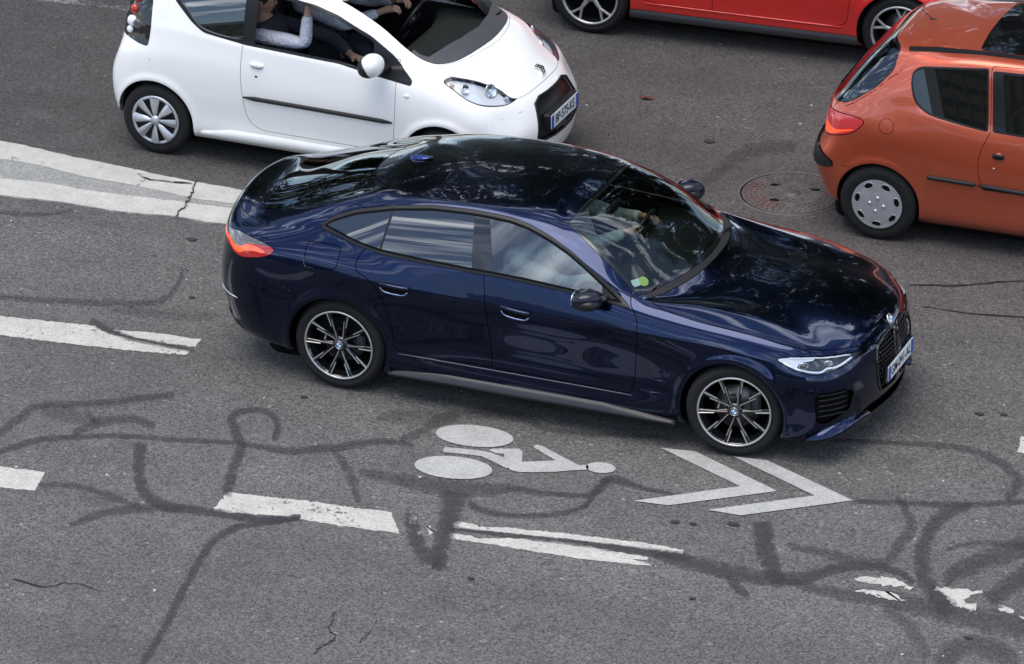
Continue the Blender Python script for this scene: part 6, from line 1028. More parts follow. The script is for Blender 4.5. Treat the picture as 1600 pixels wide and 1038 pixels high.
pbr('dash_grey',(.014,.017,.016),.8,spec=.12,noise=(40,.08)); pbr('seat_black',(.016,.016,.017),.75,spec=.15); pbr('lamp_grey',(.16,.17,.17),.25,metal=.6)
pbr('trim_highlight_grey',(.07,.07,.09),.3,coat=.6)  # grey of the window bead and of the drawn door-crease highlight
paint('sill_paint',(.008,.009,.015),metal=.3,rough=.5,coat=.25,dust=.15); paint('navy_mid',(.010,.028,.13),metal=1,rough=.25,cior=1.45,dust=0); paint('navy_light',(.025,.055,.22),metal=1,rough=.25,cior=1.55,dust=.0)
glassmat('tinted_dark',(.03,.035,.03),base=.03,boost=1.15)
saloon=build_saloon()
# ---------------- white city car ----------------
def tub(root,x0,x1,yb,seats,dash_x,belt,dashm='dash_grey',seatm='seat_black',sw=None):
    cab=empty('cabin',(0,0,0),0,root)
    MB().box(((x0+x1)/2,0,.36),(x1-x0,yb*2,.10),'interior_dark').build('cabin_floor',cab)
    for s in(-1,1): MB().prism([(x0,.38),(dash_x+.25,.38),(dash_x+.25,belt-.09),(x0,belt-.04)],s*(yb-.0),s*(yb+.025),'interior_dark',axis='y').build('door_card',cab)
    prof=[(dash_x-.02,.66),(dash_x-.03,.84),(dash_x+.02,.915),(dash_x+.12,.935),(dash_x+.42,.945),(dash_x+.5,.9),(dash_x+.52,.6)]
    v=[];f=[];n=len(prof)
    for i in range(17):
        y=-.66+1.32*i/16
        for x,z in prof: v.append((x-.12*abs(y/.66)**3,y,z-.02*abs(y/.66)**3))
    for i in range(16):
        for j in range(n-1): f.append((i*n+j,i*n+j+1,(i+1)*n+j+1,(i+1)*n+j))
    MB().add(v,f,dashm,True).build('dashboard',cab)
    for x,y,b in seats: seat(cab,x,y,seatm,b,.38,.46)
    if sw: steering_wheel(cab,*sw,R=.175)
    return cab
def line_cutter(B,pts,lim,w=.002):
    pts=np.asarray(pts,float)
    def fn(P):
        Q=P[:,[0,2]]; D=np.full(len(Q),1e9)
        for a,b in zip(pts[:-1],pts[1:]):
            e=b-a; t=np.clip((Q-a)@e/(e@e),0,1); D=np.minimum(D,np.linalg.norm(Q-a-t[:,None]*e,axis=1))
        return np.maximum(D-w,lim(P))
    i=B.cut(fn,0); B.lin.append(i.off(-.005))
def moulding(root,surf,pts,r,name='side_moulding',m='black_plastic',flatten=.5):
    """a rubbing strip that follows the door surface"""
    for sgn in(1,-1):
        P=near_pts(surf,openspline(pts,5),(0,2),.006); n=len(P); rr=[r*(.35 if i in(0,n-1) else 1) for i in range(n)]
        mb=MB(); mb.tube([(p[0],p[1]*sgn,p[2]) for p in P],rr,m,10); mb.build(name,root)
def ellipsoid_mirror(root,x,y,z,m,base='black_plastic',r=(.078,.098,.075)):
    e=empty('door_mirror',(x,y,z),0,root); s=1 if y>0 else -1
    MB().ell((0,0,0),r,m,32,16,2.15).build('mirror_cap',e)
    MB().ell((-.018,0,-.010),(r[0]*.95,r[1]*1.02,r[2]*.95),base,28,12,2.2).build('mirror_case',e)
    MB().tube([(0,-s*.05,-.05),(.03,-s*.12,-.07),(.05,-s*.18,-.075)],[.030,.024,.03],base,10).build('mirror_arm',e)
def chevrons(root,loc,rot,s):
    e=empty('bonnet_badge',loc,0,root); e.rotation_euler=rot
    for k in(0,1):
        o=k*.42*s; MB().prism([(-s*.62,-s*.25+o),(0,s*.30+o),(s*.62,-s*.25+o),(s*.62,-s*.02+o),(0,s*.60+o),(-s*.62,-s*.02+o)],0,.006,'chrome').build('badge_chevron',e)
def build_city():
    root=empty('city_car',(-3.16737,3.14393,0),-.0154); tag(root,'small white three-door hatchback with black grille behind the blue car','car')
    AR=[(-1.17,.285),(1.17,.285)]
    V=loft(CITY_RINGS,CAR_U,CAR_V); V=arch_flare(V,AR,.012,.335,.03)
    P,T=grid_mesh(V); full=S(P,T[:,::-1]); B=Body(full,root,.0018)
    for xc,zc in AR: B.cut(lambda P: np.maximum(np.hypot(P[:,0]-xc+.004,(P[:,2]-zc+.015)*.97)-.325,.45-P[:,1]),0)
    tumb=lambda P: (.62-(P[:,2]-1.0)*.46)-P[:,1]
    dlo=rnd([(-1.065,1.285),(-1.026,1.228),(-.958,1.170),(-.867,1.092),(-.767,1.033),(-.60,1.010),(-.426,.988),(0,.970),(.342,.955),(.601,.911),(.918,.868),(.925,.90),(.746,1.056),(.562,1.175),(.299,1.290),(.10,1.345),(-.10,1.368),(-.40,1.375),(-.75,1.366),(-.96,1.345),(-1.045,1.315)],.03,3)
    D=B.cut(shape_xz(dlo,tumb),.001); fd=lambda P: psdf(P[:,[0,2]],dlo)
    q,rest=clip(D,D.P[:,0]+.447)
    frame,glass=clip(q,-(fd(q.P)+.030)); B.sides('window_trim',frame,'black_satin'); B.sides('quarter_window',pane(glass),'tinted_glass')
    lp=near_pts(full,[(-.46,1.022),(-.63,1.034),(-.77,1.063),(-.84,1.105),(-.92,1.185),(-.985,1.25),(-1.0,1.29)],(0,2),.002); both_tube('window_bead',root,[tuple(p) for p in openspline(lp,4)],.004,'trim_highlight_grey')
    FD=rnd([(.800,1.10),(.802,.886),(.807,.688),(.790,.47),(.78,.40),(.70,.33),(-.27,.335),(-.351,.361),(-.402,.415),(-.43,.544),(-.446,.697),(-.448,.845),(-.438,.985),(-.438,1.10)],[.01,.05,.1,.1,.05,.06,.05,.05,.06,.1,.1,.1,.1,.01],4)
    ds=B.cut(shape_xz(FD,lambda P: np.maximum(.62-P[:,1],P[:,2]-1.03))); dl,dr=B.sides('front_door',ds,'white_paint')
    ptop,rest=clip(rest,rest.P[:,0]+.345); B.sides('door_pillar',ptop,'black_satin',(dl,dr))
    fr,rest=clip(rest,-(fd(rest.P)+.020)); B.sides('window_frame',fr,'black_satin',(dl,dr))
    sail,op=clip(rest,-(rest.P[:,0]-.60-(1.05-rest.P[:,2])*.1)); B.sides('mirror_sail',sail,'black_satin',(dl,dr))
    # the near side window is wound down; the far one is closed
    lo,_=clip(op,op.P[:,2]-np.interp(op.P[:,0],[-.4,.6],[1.002,.955])); emit('side_window',pane(op),'side_glass',dl); 
    top=lambda z: (lambda P: z-P[:,2])
    WS=rnd([(.462,0),(.448,.22),(.40,.40),(.31,.540),(.258,.556),(.45,.585),(.633,.603),(.80,.628),(.95,.630),(1.052,.602),(1.12,.54),(1.17,.465),(1.215,.33),(1.242,.178),(1.252,.07),(1.254,0),(1.254,-.3),(.462,-.3)],[0,.1,.1,.05,.02,.1,.1,.1,.1,.08,.05,.08,.08,.1,.05,0,0,0],4)
    ws=B.cut(shape_xy(WS,top(.90)),.0015)
    WG=np.array([(.44,0),(.44,.22),(.40,.38),(.31,.525),(.30,.54),(.45,.565),(.633,.583),(.80,.606),(.93,.606),(.985,.585),(1.04,.45),(1.10,.25),(1.13,0),(1.13,-.4),(.44,-.4)])
    clear,rim_=clip(ws,psdf(ws.P[:,:2],WG)); w_=B.centre('windscreen',clear,'city_screen_glass')
    scut,rim2=clip(rim_,.93-rim_.P[:,0]-rim_.P[:,1]*.1); B.centre('scuttle_panel',scut,'scuttle_grey'); B.centre('screen_border',rim2,'black_gloss',w_)
    RG=rnd([(-1.33,0),(-1.33,.30),(-1.29,.44),(-1.24,.50),(-1.30,.54),(-1.42,.58),(-1.49,.54),(-1.53,.3),(-1.54,0),(-1.54,-.3),(-1.33,-.3)],.04,3)
    rg=B.cut(lambda P: np.maximum(np.maximum(P[:,0]+1.22,P[:,1]-.585),np.maximum(1.08-P[:,2],P[:,2]-1.345)),.002); B.centre('rear_window',rg,'tinted_dark')
    HD=rnd([(1.29,0),(1.275,.15),(1.24,.33),(1.17,.49),(1.08,.595),(1.139,.650),(1.25,.60),(1.38,.50),(1.48,.43),(1.575,.435),(1.620,.36),(1.650,.25),(1.668,.1),(1.67,0),(1.67,-.3),(1.29,-.3)],[0,.1,.1,.1,.04,.03,.1,.1,.05,.05,.1,.1,.1,0,0,0],4)
    hd=B.cut(shape_xy(HD,top(.70)),.0014); B.centre('bonnet',hd,'white_paint')
    HL=smoothpoly([(1.148,.905),(1.175,.926),(1.262,.920),(1.377,.886),(1.477,.840),(1.552,.788),(1.592,.750),(1.597,.728),(1.552,.722),(1.454,.757),(1.338,.806),(1.225,.865)],4)
    hl=B.cut(shape_xz(HL,lambda P: .34-P[:,1]),.0035)
    for sgn in(1,-1):
        mf=(lambda s_: s_) if sgn>0 else (lambda s_: s_.mirror()); mp=(lambda p: p) if sgn>0 else mir
        t=empty('headlight',(0,0,0),0,root); emit('lamp_cover',mf(hl),'lamp_glass',t); emit('lamp_housing',mf(hl.off(-.040)),'lamp_clear',t)
        for cx,cz,r in((1.30,.865,.036),(1.44,.815,.050),(1.545,.752,.018)):
            c=Vector(mp(near_pts(hl,[(cx,cz)],(0,2),-.018))[0]); M=Matrix.Translation(c)@Vector((.75,-.0+.35*sgn,.35)).to_track_quat('Z','Y').to_matrix().to_4x4()
            MB().lathe([(r,.006),(r*1.02,.012),(r*.92,.010),(r*.5,-.016),(.001,-.022)],'chrome',28,M,axis='z').build('lamp_bowl',t)
            MB().ell((0,0,-.002),(r*.28,r*.28,r*.3),'led_white',12,8,2,M).build('lamp_bulb',t)
        MB().ell(mp(near_pts(hl,[(1.21,.895)],(0,2),-.020))[0],(.022,.014,.012),'lamp_orange_dim',14,8).build('indicator_bulb',t)
    GR=rnd([(-.1,.700),(.215,.700),(.300,.672),(.385,.44),(.345,.395),(-.1,.385)],[0,.04,.04,.04,.03,0],4)
    gr=B.cut(shape_yz(GR,lambda P:1.5-P[:,0]),.001); B.centre('grille',gr.off(-.020),'black_satin')
    for sgn in(1,-1):
        rp=near_pts(gr,[(.0,.700),(.1,.700),(.215,.698),(.295,.670),(.345,.55),(.383,.44),(.345,.397),(.15,.388),(.0,.386)],(1,2),.0); pts_tube('grille_frame',root,[(p[0],p[1]*sgn,p[2]) for p in rp],.009,'black_plastic')
    for zz in(.405,.425,.62,.65): pts_tube('grille_bar',root,[(1.798-(.07 if zz>.6 else .0)-.10*(y/.33)**2+.0,y,zz) for y in np.linspace(-.33,.33,11)],.006,'lamp_grey' if zz<.5 else 'black_plastic')
    # rear lamp clusters
    TL=rnd([(-1.70,.905),(-1.42,.895),(-1.30,.868),(-1.218,.862),(-1.205,1.0),(-1.213,1.19),(-1.25,1.26),(-1.36,1.2),(-1.70,1.15)],.02,3)
    tl=B.cut(shape_xz(TL,lambda P:.585-P[:,1]),.001)
    for sgn in(1,-1):
        mf=(lambda s_: s_) if sgn>0 else (lambda s_: s_.mirror()); t=empty('tail_light',(0,0,0),0,root); emit('lamp_panel',mf(tl.off(-.004)),'black_gloss',t)
        for (cx,cz,r,mt) in((-1.40,.945,.030,'lamp_clear'),(-1.385,1.010,.046,'lamp_clear'),(-1.375,1.095,.040,'lamp_red'),(-1.36,1.165,.034,'lamp_red')):
            c=near_pts(tl,[(cx,cz)],(0,2),.0)[0]; MB().ell((c[0],c[1]*sgn,c[2]),(r*.9,r*.75,r),mt,20,12).build('lamp_dome',t)
        c=near_pts(tl,[(-1.33,1.0)],(0,2),.0)[0]; MB().ell((c[0],c[1]*sgn,c[2]),(.040,.012,.038),'lamp_smoke',20,12).build('lamp_dome',t)
    line_cutter(B,[(-1.206,.862),(-1.203,.80),(-1.190,.72),(-1.165,.64),(-1.150,.605)],lambda P:.5-P[:,1])
    line_cutter(B,[(-1.45,.80),(-1.47,.72),(-1.455,.70)],lambda P:.5-P[:,1],.0016)
    line_cutter(B,[(1.40,.60),(1.52,.640),(1.66,.650),(1.72,.655)],lambda P:.3-P[:,1],.0014)
    B.centre('body_shell',B.r,'white_paint'); B.centre('shut_lines',join(B.lin),'gap_grey')
    moulding(dl if False else root,full,[(-.428,.588),(0,.585),(.4,.580),(.782,.573)],.017)
    # sill flare
    for sgn in(1,-1):
        v=[];f=[];X=np.linspace(-.80,.80,30)
        for x in X:
            t=min(1,(x+.80)/.25,(.80-x)/.1+.3); v+=[(x,sgn*.790,.245+.065*t),(x,sgn*(.800+.018*t),.255+.035*t),(x,sgn*(.800+.022*t),.225+.01*t),(x,sgn*.76,.200)]
        for i in range(len(X)-1):
            for j in range(3): f.append((i*4+j,i*4+j+1,(i+1)*4+j+1,(i+1)*4+j))
        f+=[(0,1,2,3),(len(v)-4,len(v)-3,len(v)-2,len(v)-1)]
        MB().add(v,f,'white_paint',True).build('sill',root)
        MB().ell((-.815,sgn*.792,.272),(.020,.012,.012),'black_plastic',12,8).build('jacking_cap',root)
    for sgn,par in((1,dl),(-1,dr)):
        e=empty('door_handle',(-.315,sgn*.802,.850),.0,par); e.rotation_euler=(0,.06,0)
        MB().ell((0,0,.004),(.056,.022,.020),'white_paint',24,10,2.3).build('handle_grip',e); MB().ell((0,sgn*.001,-.014),(.044,.010,.008),'gap_grey',20,8).build('handle_pocket',e)
        MB().ell((.0,sgn*.008,-.085),(.010,.006,.010),'black_satin',12,8).build('key_lock',e)
        MB().ell((.894,sgn*.800,.794),(.024,.008,.015),'lamp_clear',16,8).build('side_repeater',root)
    for s in(-1,1): ellipsoid_mirror(root,.675,s*.92,1.050,'white_paint',r=(.086,.115,.084))
    chevrons(root,(1.615,0,.812),(0,math.radians(40),math.pi/2*0),.075); root.children[-1].rotation_euler=Matrix(((0,.64,.77),(1,0,0),(0,.77,-.64))).to_euler() if False else (math.radians(0),math.radians(0),0)
    bdg=root.children[-1]; n_=Vector((.66,0,.75)); xax=Vector((0,1,0)); yax=n_.cross(xax); bdg.rotation_euler=Matrix((xax,yax,n_)).transposed().to_euler()
    number_plate(root,'BP-575-KS',(1.822,0.0,.520),(math.pi/2,0,math.pi/2)); number_plate(root,'BP-575-KS',(-1.64,0,.74),(math.pi/2,0,-math.pi/2))
    MB().box((1.785,0,.52),(.06,.54,.12),'black_plastic',bev=.01).build('plate_holder',root)
    # wiper blades, stickers
    pts_tube('wiper',root,[(1.14,-.05,1.045),(1.08,-.30,1.055),(.99,-.52,1.05)],.007,'gap_black'); pts_tube('wiper',root,[(1.12,.45,1.04),(1.13,.2,1.055),(1.10,-.1,1.065)],.007,'gap_black')
    cm=clear.mirror()
    for (x,y,w,h,mt,rd) in((.765,-.575,.030,.030,'sticker_violet',1),(.835,-.590,.026,.022,'sticker_teal',0),(.895,-.590,.034,.022,'sticker_teal',0)):
        i=((cm.P[:,:2]-np.array((x,y)))**2).sum(1).argmin(); N_=Vector(cm.N[i]); xa=Vector((1,0,0)); xa=(xa-N_*xa.dot(N_)).normalized(); M=Matrix.Translation(Vector(cm.P[i])-N_*.004)@Matrix((xa,N_.cross(xa),N_)).transposed().to_4x4()
        poly=[(math.cos(a)*w,math.sin(a)*h) for a in np.linspace(0,2*math.pi,20,endpoint=False)] if rd else [(-w,-h),(w,-h),(w,h),(-w,h)]
        MB().prism(poly,0,.001,mt,M).build('screen_sticker',w_)
    MB().prism(rnd([(-1.5,-.45),(-1.42,-.70),(1.45,-.66),(1.66,-.4),(1.66,.4),(1.45,.66),(-1.42,.70),(-1.5,.45)],.08,3),.11,.30,'underbody').build('underbody',root)
    wheel_wells(root,AR,.325,.48,.665)
    for x,s,sp in((-1.17,-1,math.pi/2-.02),(1.17,-1,.4),(-1.17,1,.2),(1.17,1,.9)): make_wheel(root,x,s*.722,.279,.279,.160,.186,'petal',s,0,sp)
    tub(root,-1.3,1.0,.72,((-.28,-.34,.60),(-.28,.34,.60)),.62,.99,seatm='seat_greybeige',sw=(.44,.34,.90))
    MB().ell((-1.0,0,.75),(.09,.55,.30),'seat_greybeige',20,10,4).build('rear_backrest',root)
    return root
# ---------------- orange hatchback ----------------
def build_hatch():
    root=empty('hatchback_car',(2.39876,3.66381,0),.01865); tag(root,'metallic orange three-door hatchback with black bumper corner and silver wheel cover at right','car')
    AR=[(-1.221,.29),(1.221,.29)]
    V=loft(HATCH_RINGS,CAR_U,CAR_V); V=arch_flare(V,AR,.010,.33,.03)
    P,T=grid_mesh(V); full=S(P,T[:,::-1]); B=Body(full,root,.0022)
    for xc,zc in AR: B.cut(lambda P: np.maximum(np.hypot(P[:,0]-xc,P[:,2]-zc)-.318,.45-P[:,1]),0)
    tumb=lambda P: (.62-(P[:,2]-1.0)*.42)-P[:,1]
    QW=rnd([(-1.022,1.222),(-1.020,1.30),(-.965,1.338),(-.766,1.366),(-.455,1.398),(-.416,.956),(-.627,.980),(-.869,1.020),(-.982,1.090)],[.06,.06,.05,.05,.02,.02,.1,.12,.1],5)
    qw=B.cut(shape_xz(QW,tumb),.001); fq=lambda P: psdf(P[:,[0,2]],QW)
    e_,g_=clip(qw,-(fq(qw.P)+.012)); B.sides('window_seal',e_,'black_satin'); B.sides('quarter_window',pane(g_),'hatch_glass')
    FD=rnd([(.80,1.0),(.82,.7),(.78,.40),(.70,.33),(-.15,.335),(-.27,.341),(-.36,.365),(-.434,.504),(-.476,.675),(-.468,.797),(-.409,.934),(-.4,.96),(-.434,1.39),(-.43,1.415),(-.10,1.425),(.30,1.30),(.60,1.12)],[.02,.1,.05,.05,.05,.05,.06,.1,.1,.08,.03,.02,.02,.02,.1,.1,.1],4)
    ds=B.cut(shape_xz(FD,lambda P: tumb(P))); 
    WF=rnd([(-.385,.958),(-.425,1.385),(-.10,1.395),(.26,1.27),(.62,1.02),(.60,.93)],.02,4); fw=lambda P: psdf(P[:,[0,2]],WF)
    win,dsk=clip(ds,fw(ds.P)); dl,dr=B.sides('front_door',dsk,'copper_paint')
    pil,gl=clip(win,-( (gl_:=win.P)[:,0]*0+1)) if False else clip(win,win.P[:,0]-np.interp(win.P[:,2],[.95,1.40],[-.285,-.35]))
    fr,gl=clip(gl,-(fw(gl.P)+.016)); B.sides('door_pillar',pil,'black_satin',(dl,dr)); B.sides('window_seal',fr,'black_satin',(dl,dr)); B.sides('side_window',pane(gl),'hatch_glass',(dl,dr))
    top=lambda z: (lambda P: z-P[:,2])
    # wrap-round rear screen
    RG=rnd([(-1.556,.985),(-1.52,.990),(-1.445,1.028),(-1.282,1.150),(-1.170,1.275),(-1.165,1.395),(-1.21,1.400),(-1.30,1.40),(-1.75,1.03),(-1.75,.975),(-1.6,.97)],.025,4)
    fr_=lambda P: np.maximum(psdf(P[:,[0,2]],RG),P[:,0]+1.165)
    rg=B.cut(fr_,.0018); e_,g_=clip(rg,-(psdf(rg.P[:,[0,2]],RG)+.010)); B.centre('rear_window',g_,'tinted_dark'); B.centre('screen_seal',e_,'black_gloss')
    # hatch joint running from the roof down the side of the screen
    line_cutter(B,[(-1.30,1.47),(-1.12,1.50)],lambda P:np.maximum(P[:,1]*0+1,0))
    HJ=np.array([(-1.140,0),(-1.146,.10),(-1.140,.25),(-1.114,.418),(-1.088,.56),(-1.086,.62)])
    def hj(P):
        Q=P[:,:2]; D=np.full(len(Q),1e9)
        for a,b in zip(HJ[:-1],HJ[1:]):
            e=b-a; t=np.clip((Q-a)@e/(e@e),0,1); D=np.minimum(D,np.linalg.norm(Q-a-t[:,None]*e,axis=1))
        return np.maximum(D-.003,1.365-P[:,2])
    i_=B.cut(hj,0); B.lin.append(i_.off(-.006))
    line_cutter(B,[(-1.086,1.37),(-1.092,1.317),(-1.130,1.265),(-1.175,1.235),(-1.30,1.118),(-1.45,1.005),(-1.52,.968)],lambda P:.45-P[:,1],.0028)
    # roof: black rails and glass sunroof
    RL=np.array([(-1.110,.488),(-1.08,.486),(-.80,.492),(-.50,.497),(-.10,.505),(.10,.51),(.13,.545),(-.10,.560),(-.503,.560),(-.80,.560),(-1.036,.556),(-1.088,.545)])
    rl=B.cut(shape_xy(rnd(RL,.01,2),top(1.36)),.001); B.sides('roof_strip',rl,'black_satin')
    SR=np.array([(-.600,0),(-.598,.2),(-.585,.40),(-.575,.475),(-.52,.49),(.08,.50),(.20,.3),(.22,0),(.22,-.3),(-.6,-.3)])
    sr=B.cut(shape_xy(rnd(SR,.02,2),top(1.36)),.0025); B.centre('glass_sunroof',sr,'sunroof_glass')
    WS=rnd([(.365,0),(.34,.25),(.28,.46),(.22,.575),(.45,.635),(.66,.66),(.84,.655),(.96,.57),(1.04,.44),(1.10,.2),(1.11,0),(1.11,-.3),(.365,-.3)],[0,.1,.1,.03,.1,.1,.06,.05,.1,.1,0,0,0],4)
    ws=B.cut(shape_xy(WS,top(.93)),.0015); B.centre('windscreen',ws,'windscreen_glass')
    HD=rnd([(1.15,0),(1.12,.3),(1.05,.55),(.98,.66),(1.2,.66),(1.45,.56),(1.62,.42),(1.72,.2),(1.73,0),(1.73,-.3),(1.15,-.3)],.05,4)
    B.centre('bonnet',B.cut(shape_xy(HD,top(.72))),'copper_paint')
    HL=smoothpoly([(1.28,.80),(1.36,.845),(1.50,.80),(1.64,.74),(1.70,.69),(1.60,.67),(1.45,.70)],4)
    hl=B.cut(shape_xz(HL,lambda P:.3-P[:,1]),.002); B.sides('headlight',hl,'lamp_clear')
    # tail lamps
    TL=smoothpoly([(-1.78,.905),(-1.70,.918),(-1.622,.918),(-1.50,.925),(-1.397,.922),(-1.352,.905),(-1.352,.882),(-1.437,.802),(-1.596,.748),(-1.70,.735),(-1.80,.735),(-1.82,.82)],4)
    tl=B.cut(shape_xz(TL,lambda P:.50-P[:,1]),.0035)
    for sgn in(1,-1):
        mf=(lambda s_: s_) if sgn>0 else (lambda s_: s_.mirror()); t=empty('tail_light',(0,0,0),0,root); emit('lamp_lens',mf(tl),'lamp_pink',t)
        g1,_=clip(tl,psdf(tl.P[:,[0,2]],smoothpoly([(-1.76,.73),(-1.62,.755),(-1.45,.815),(-1.40,.84),(-1.56,.80),(-1.64,.82),(-1.70,.86),(-1.76,.86)],4))); emit('lamp_lens_lower',mf(g1.off(.001)),'lamp_red_glow',t)
    # bumper: rubber corner, joint
    BC=rnd([(-1.95,.645),(-1.80,.650),(-1.70,.628),(-1.65,.600),(-1.575,.562),(-1.566,.530),(-1.62,.508),(-1.74,.505),(-1.95,.51)],.02,4)
    bc=B.cut(shape_xz(BC,lambda P:-P[:,1]-1),.0015); B.centre('bumper_strip',bc.off(.012),'black_plastic')
    line_cutter(B,[(-1.572,.535),(-1.50,.545),(-1.44,.548)],lambda P:.5-P[:,1],.003)
    FL=lambda P: np.maximum(np.hypot(P[:,0]+1.170,P[:,2]-.897)-.055,.5-P[:,1]); fl=B.cut(FL,.0018); emit('fuel_flap',fl.mirror(),'copper_paint',root); emit('body_panel',fl,'copper_paint',root)
    B.centre('body_shell',B.r,'copper_paint'); B.centre('shut_lines',join(B.lin),'gap_black')
    moulding(root,full,[(-.848,.562),(-.80,.560),(-.6,.556),(-.484,.553)],.017); moulding(root,full,[(-.470,.552),(-.126,.541),(.3,.53),(.75,.52)],.017)
    for sgn,par in((1,dl),(-1,dr)):
        e=empty('door_handle',(-.325,sgn*.812,.775),0,par)
        MB().ell((0,0,0),(.050,.010,.042),'copper_paint',24,10,2.0).build('handle_cup',e); MB().ell((0,sgn*.004,.016),(.047,.016,.024),'black_satin',24,10,2.3).build('handle_grip',e)
        MB().ell((-.03,sgn*.006,-.078),(.010,.008,.010),'chrome',12,8).build('key_lock',e)
    for s in(-1,1): ellipsoid_mirror(root,.66,s*.92,1.03,'black_satin')
    MB().tube([(-1.080,0,1.435),(-1.20,0,1.53)],.003,'black_satin',6).build('roof_aerial',root)
    MB().ell((-1.075,0,1.437),(.03,.014,.012),'black_satin',14,8).build('aerial_base',root)
    MB().prism(rnd([(-1.66,-.45),(-1.55,-.72),(1.6,-.66),(1.84,-.4),(1.84,.4),(1.6,.66),(-1.55,.72),(-1.66,.45)],.08,3),.11,.30,'underbody').build('underbody',root)
    wheel_wells(root,AR,.318,.48,.68)
    for x,s,sp in((-1.221,-1,math.pi/2-.45),(1.221,-1,.4),(-1.221,1,.2),(1.221,1,.9)): make_wheel(root,x,s*.728,.288,.288,.172,.186,'holes',s,0,sp)
    tub(root,-1.35,1.0,.72,((-.20,-.34,.60),(-.20,.34,.60)),.55,.99,sw=(.38,.34,.92))
    MB().ell((-1.0,0,.72),(.09,.58,.32),'seat_black',20,10,4).build('rear_backrest',root)
    number_plate(root,'BR-731-XL',(-1.750,0,.78),(math.pi/2,0,-math.pi/2)); number_plate(root,'BR-731-XL',(2.03,0,.42),(math.pi/2,0,math.pi/2))
    return root
# ---------------- red hatchback on the far lane ----------------
def build_red():
    h=.04817; root=empty('red_car',(-.970,6.695,0),h); tag(root,'bright red five-door hatchback cut off by the top edge of the photo','car')
    sx,sy,szz=1.0377,1.055,1.0
    R=[[(x*sx,y*sy,z*szz) for x,y,z in r] for r in HATCH_RINGS]
    AR=[(-1.267,.315),(1.267,.315)]
    V=loft(R,[max(6,u//2) for u in CAR_U],[max(2,v//2) for v in CAR_V] if False else CAR_V); V=arch_flare(V,AR,.012,.355,.03)
    P,T=grid_mesh(V); full=S(P,T[:,::-1]); B=Body(full,root,.0022)
    for xc,zc in AR: B.cut(lambda P: np.maximum(np.hypot(P[:,0]-xc,P[:,2]-zc)-.345,.45-P[:,1]),0)
    tumb=lambda P: (.62-(P[:,2]-1.0)*.42)*sy-P[:,1]
    dlo=rnd([(-1.10,1.19),(-1.02,1.32),(-.45,1.395),(-.05,1.385),(.28,1.28),(.80,.97),(.70,.94),(-.42,.965),(-.95,1.05)],.04,4)
    D=B.cut(shape_xz(dlo,tumb),.001); fd=lambda P: psdf(P[:,[0,2]],dlo); f_,g_=clip(D,-(fd(D.P)+.018)); B.sides('window_trim',f_,'black_satin')
    g1,g2=clip(g_,g_.P[:,0]+.30); p_,g2=clip(g2,g2.P[:,0]+.20)
    RD=rnd([(-.25,1.05),(-.25,.335),(-.70,.335),(-.86,.36),(-.93,.46),(-.98,.66),(-1.10,.80),(-1.12,.95),(-1.05,1.10)],[.01,.01,.05,.06,.1,.1,.06,.05,.01],4)
    FD=rnd([(-.25,1.05),(-.25,.335),(.75,.325),(.84,.36),(.87,.6),(.86,.95),(.80,1.02)],[.01,.01,.06,.06,.1,.05,.01],4)
    lim=lambda P: np.maximum(.70-P[:,1],P[:,2]-1.10)
    rl_=B.sides('rear_door',B.cut(shape_xz(RD,lim)),'red_paint'); fl_=B.sides('front_door',B.cut(shape_xz(FD,lim)),'red_paint')
    B.sides('side_window',pane(g1),'tinted_glass',rl_); B.sides('side_window',pane(g2),'tinted_glass',fl_); B.sides('door_pillar',p_,'black_gloss',fl_)
    top=lambda z:(lambda P:z-P[:,2])
    WS=rnd([(x*sx,y*sy) for x,y in[(.365,0),(.34,.25),(.28,.46),(.22,.575),(.45,.635),(.66,.66),(.84,.655),(.96,.57),(1.04,.44),(1.10,.2),(1.11,0),(1.11,-.3),(.365,-.3)]],.03,3)
    B.centre('windscreen',B.cut(shape_xy(WS,top(.93)),.0015),'windscreen_glass')
    rg=B.cut(lambda P: np.maximum(np.maximum(P[:,0]+1.2,P[:,1]-.60),np.maximum(1.03-P[:,2],P[:,2]-1.39)),.002); B.centre('rear_window',rg,'tinted_dark')
    TL=smoothpoly([(-1.86,.92),(-1.55,.93),(-1.45,.90),(-1.55,.78),(-1.86,.77)],4); B.sides('tail_light',B.cut(shape_xz(TL,lambda P:.4-P[:,1]),.002),'lamp_red')
    HL=smoothpoly([(1.33,.80),(1.41,.845),(1.56,.80),(1.70,.74),(1.76,.69),(1.66,.67),(1.50,.70)],4); B.sides('headlight',B.cut(shape_xz(HL,lambda P:.3-P[:,1]),.002),'lamp_clear')
    HD=rnd([(x*sx,y*sy) for x,y in[(1.15,0),(1.12,.3),(1.05,.55),(.98,.66),(1.2,.66),(1.45,.56),(1.62,.42),(1.72,.2),(1.73,0),(1.73,-.3),(1.15,-.3)]],.05,4); B.centre('bonnet',B.cut(shape_xy(HD,top(.72))),'red_paint')
    sk=B.cut(lambda P: np.maximum(P[:,2]-.262,np.maximum(np.abs(P[:,0])-.93,-P[:,1])),.001); B.sides('sill_trim',sk.off(.004),'sill_grey')
    both_tube('sill_ridge',root,near_pts(full,[(x,.325) for x in np.linspace(-.80,.80,12)],(0,2),.001),.007,'red_paint')
    B.centre('body_shell',B.r,'red_paint'); B.centre('shut_lines',join(B.lin),'gap_black')
    for s in(-1,1): ellipsoid_mirror(root,.70,s*.97,1.03,'black_satin')
    for sgn,par in((1,fl_[0]),(-1,fl_[1])):
        for x in(-.12,-.98): MB().ell((x,sgn*.858,.86),(.09,.022,.016),'red_paint',20,8,2.4).build('door_handle',par)
    MB().prism(rnd([(-1.72,-.45),(-1.6,-.76),(1.66,-.70),(1.9,-.4),(1.9,.4),(1.66,.70),(-1.6,.76),(-1.72,.45)],.08,3),.11,.30,'underbody').build('underbody',root)
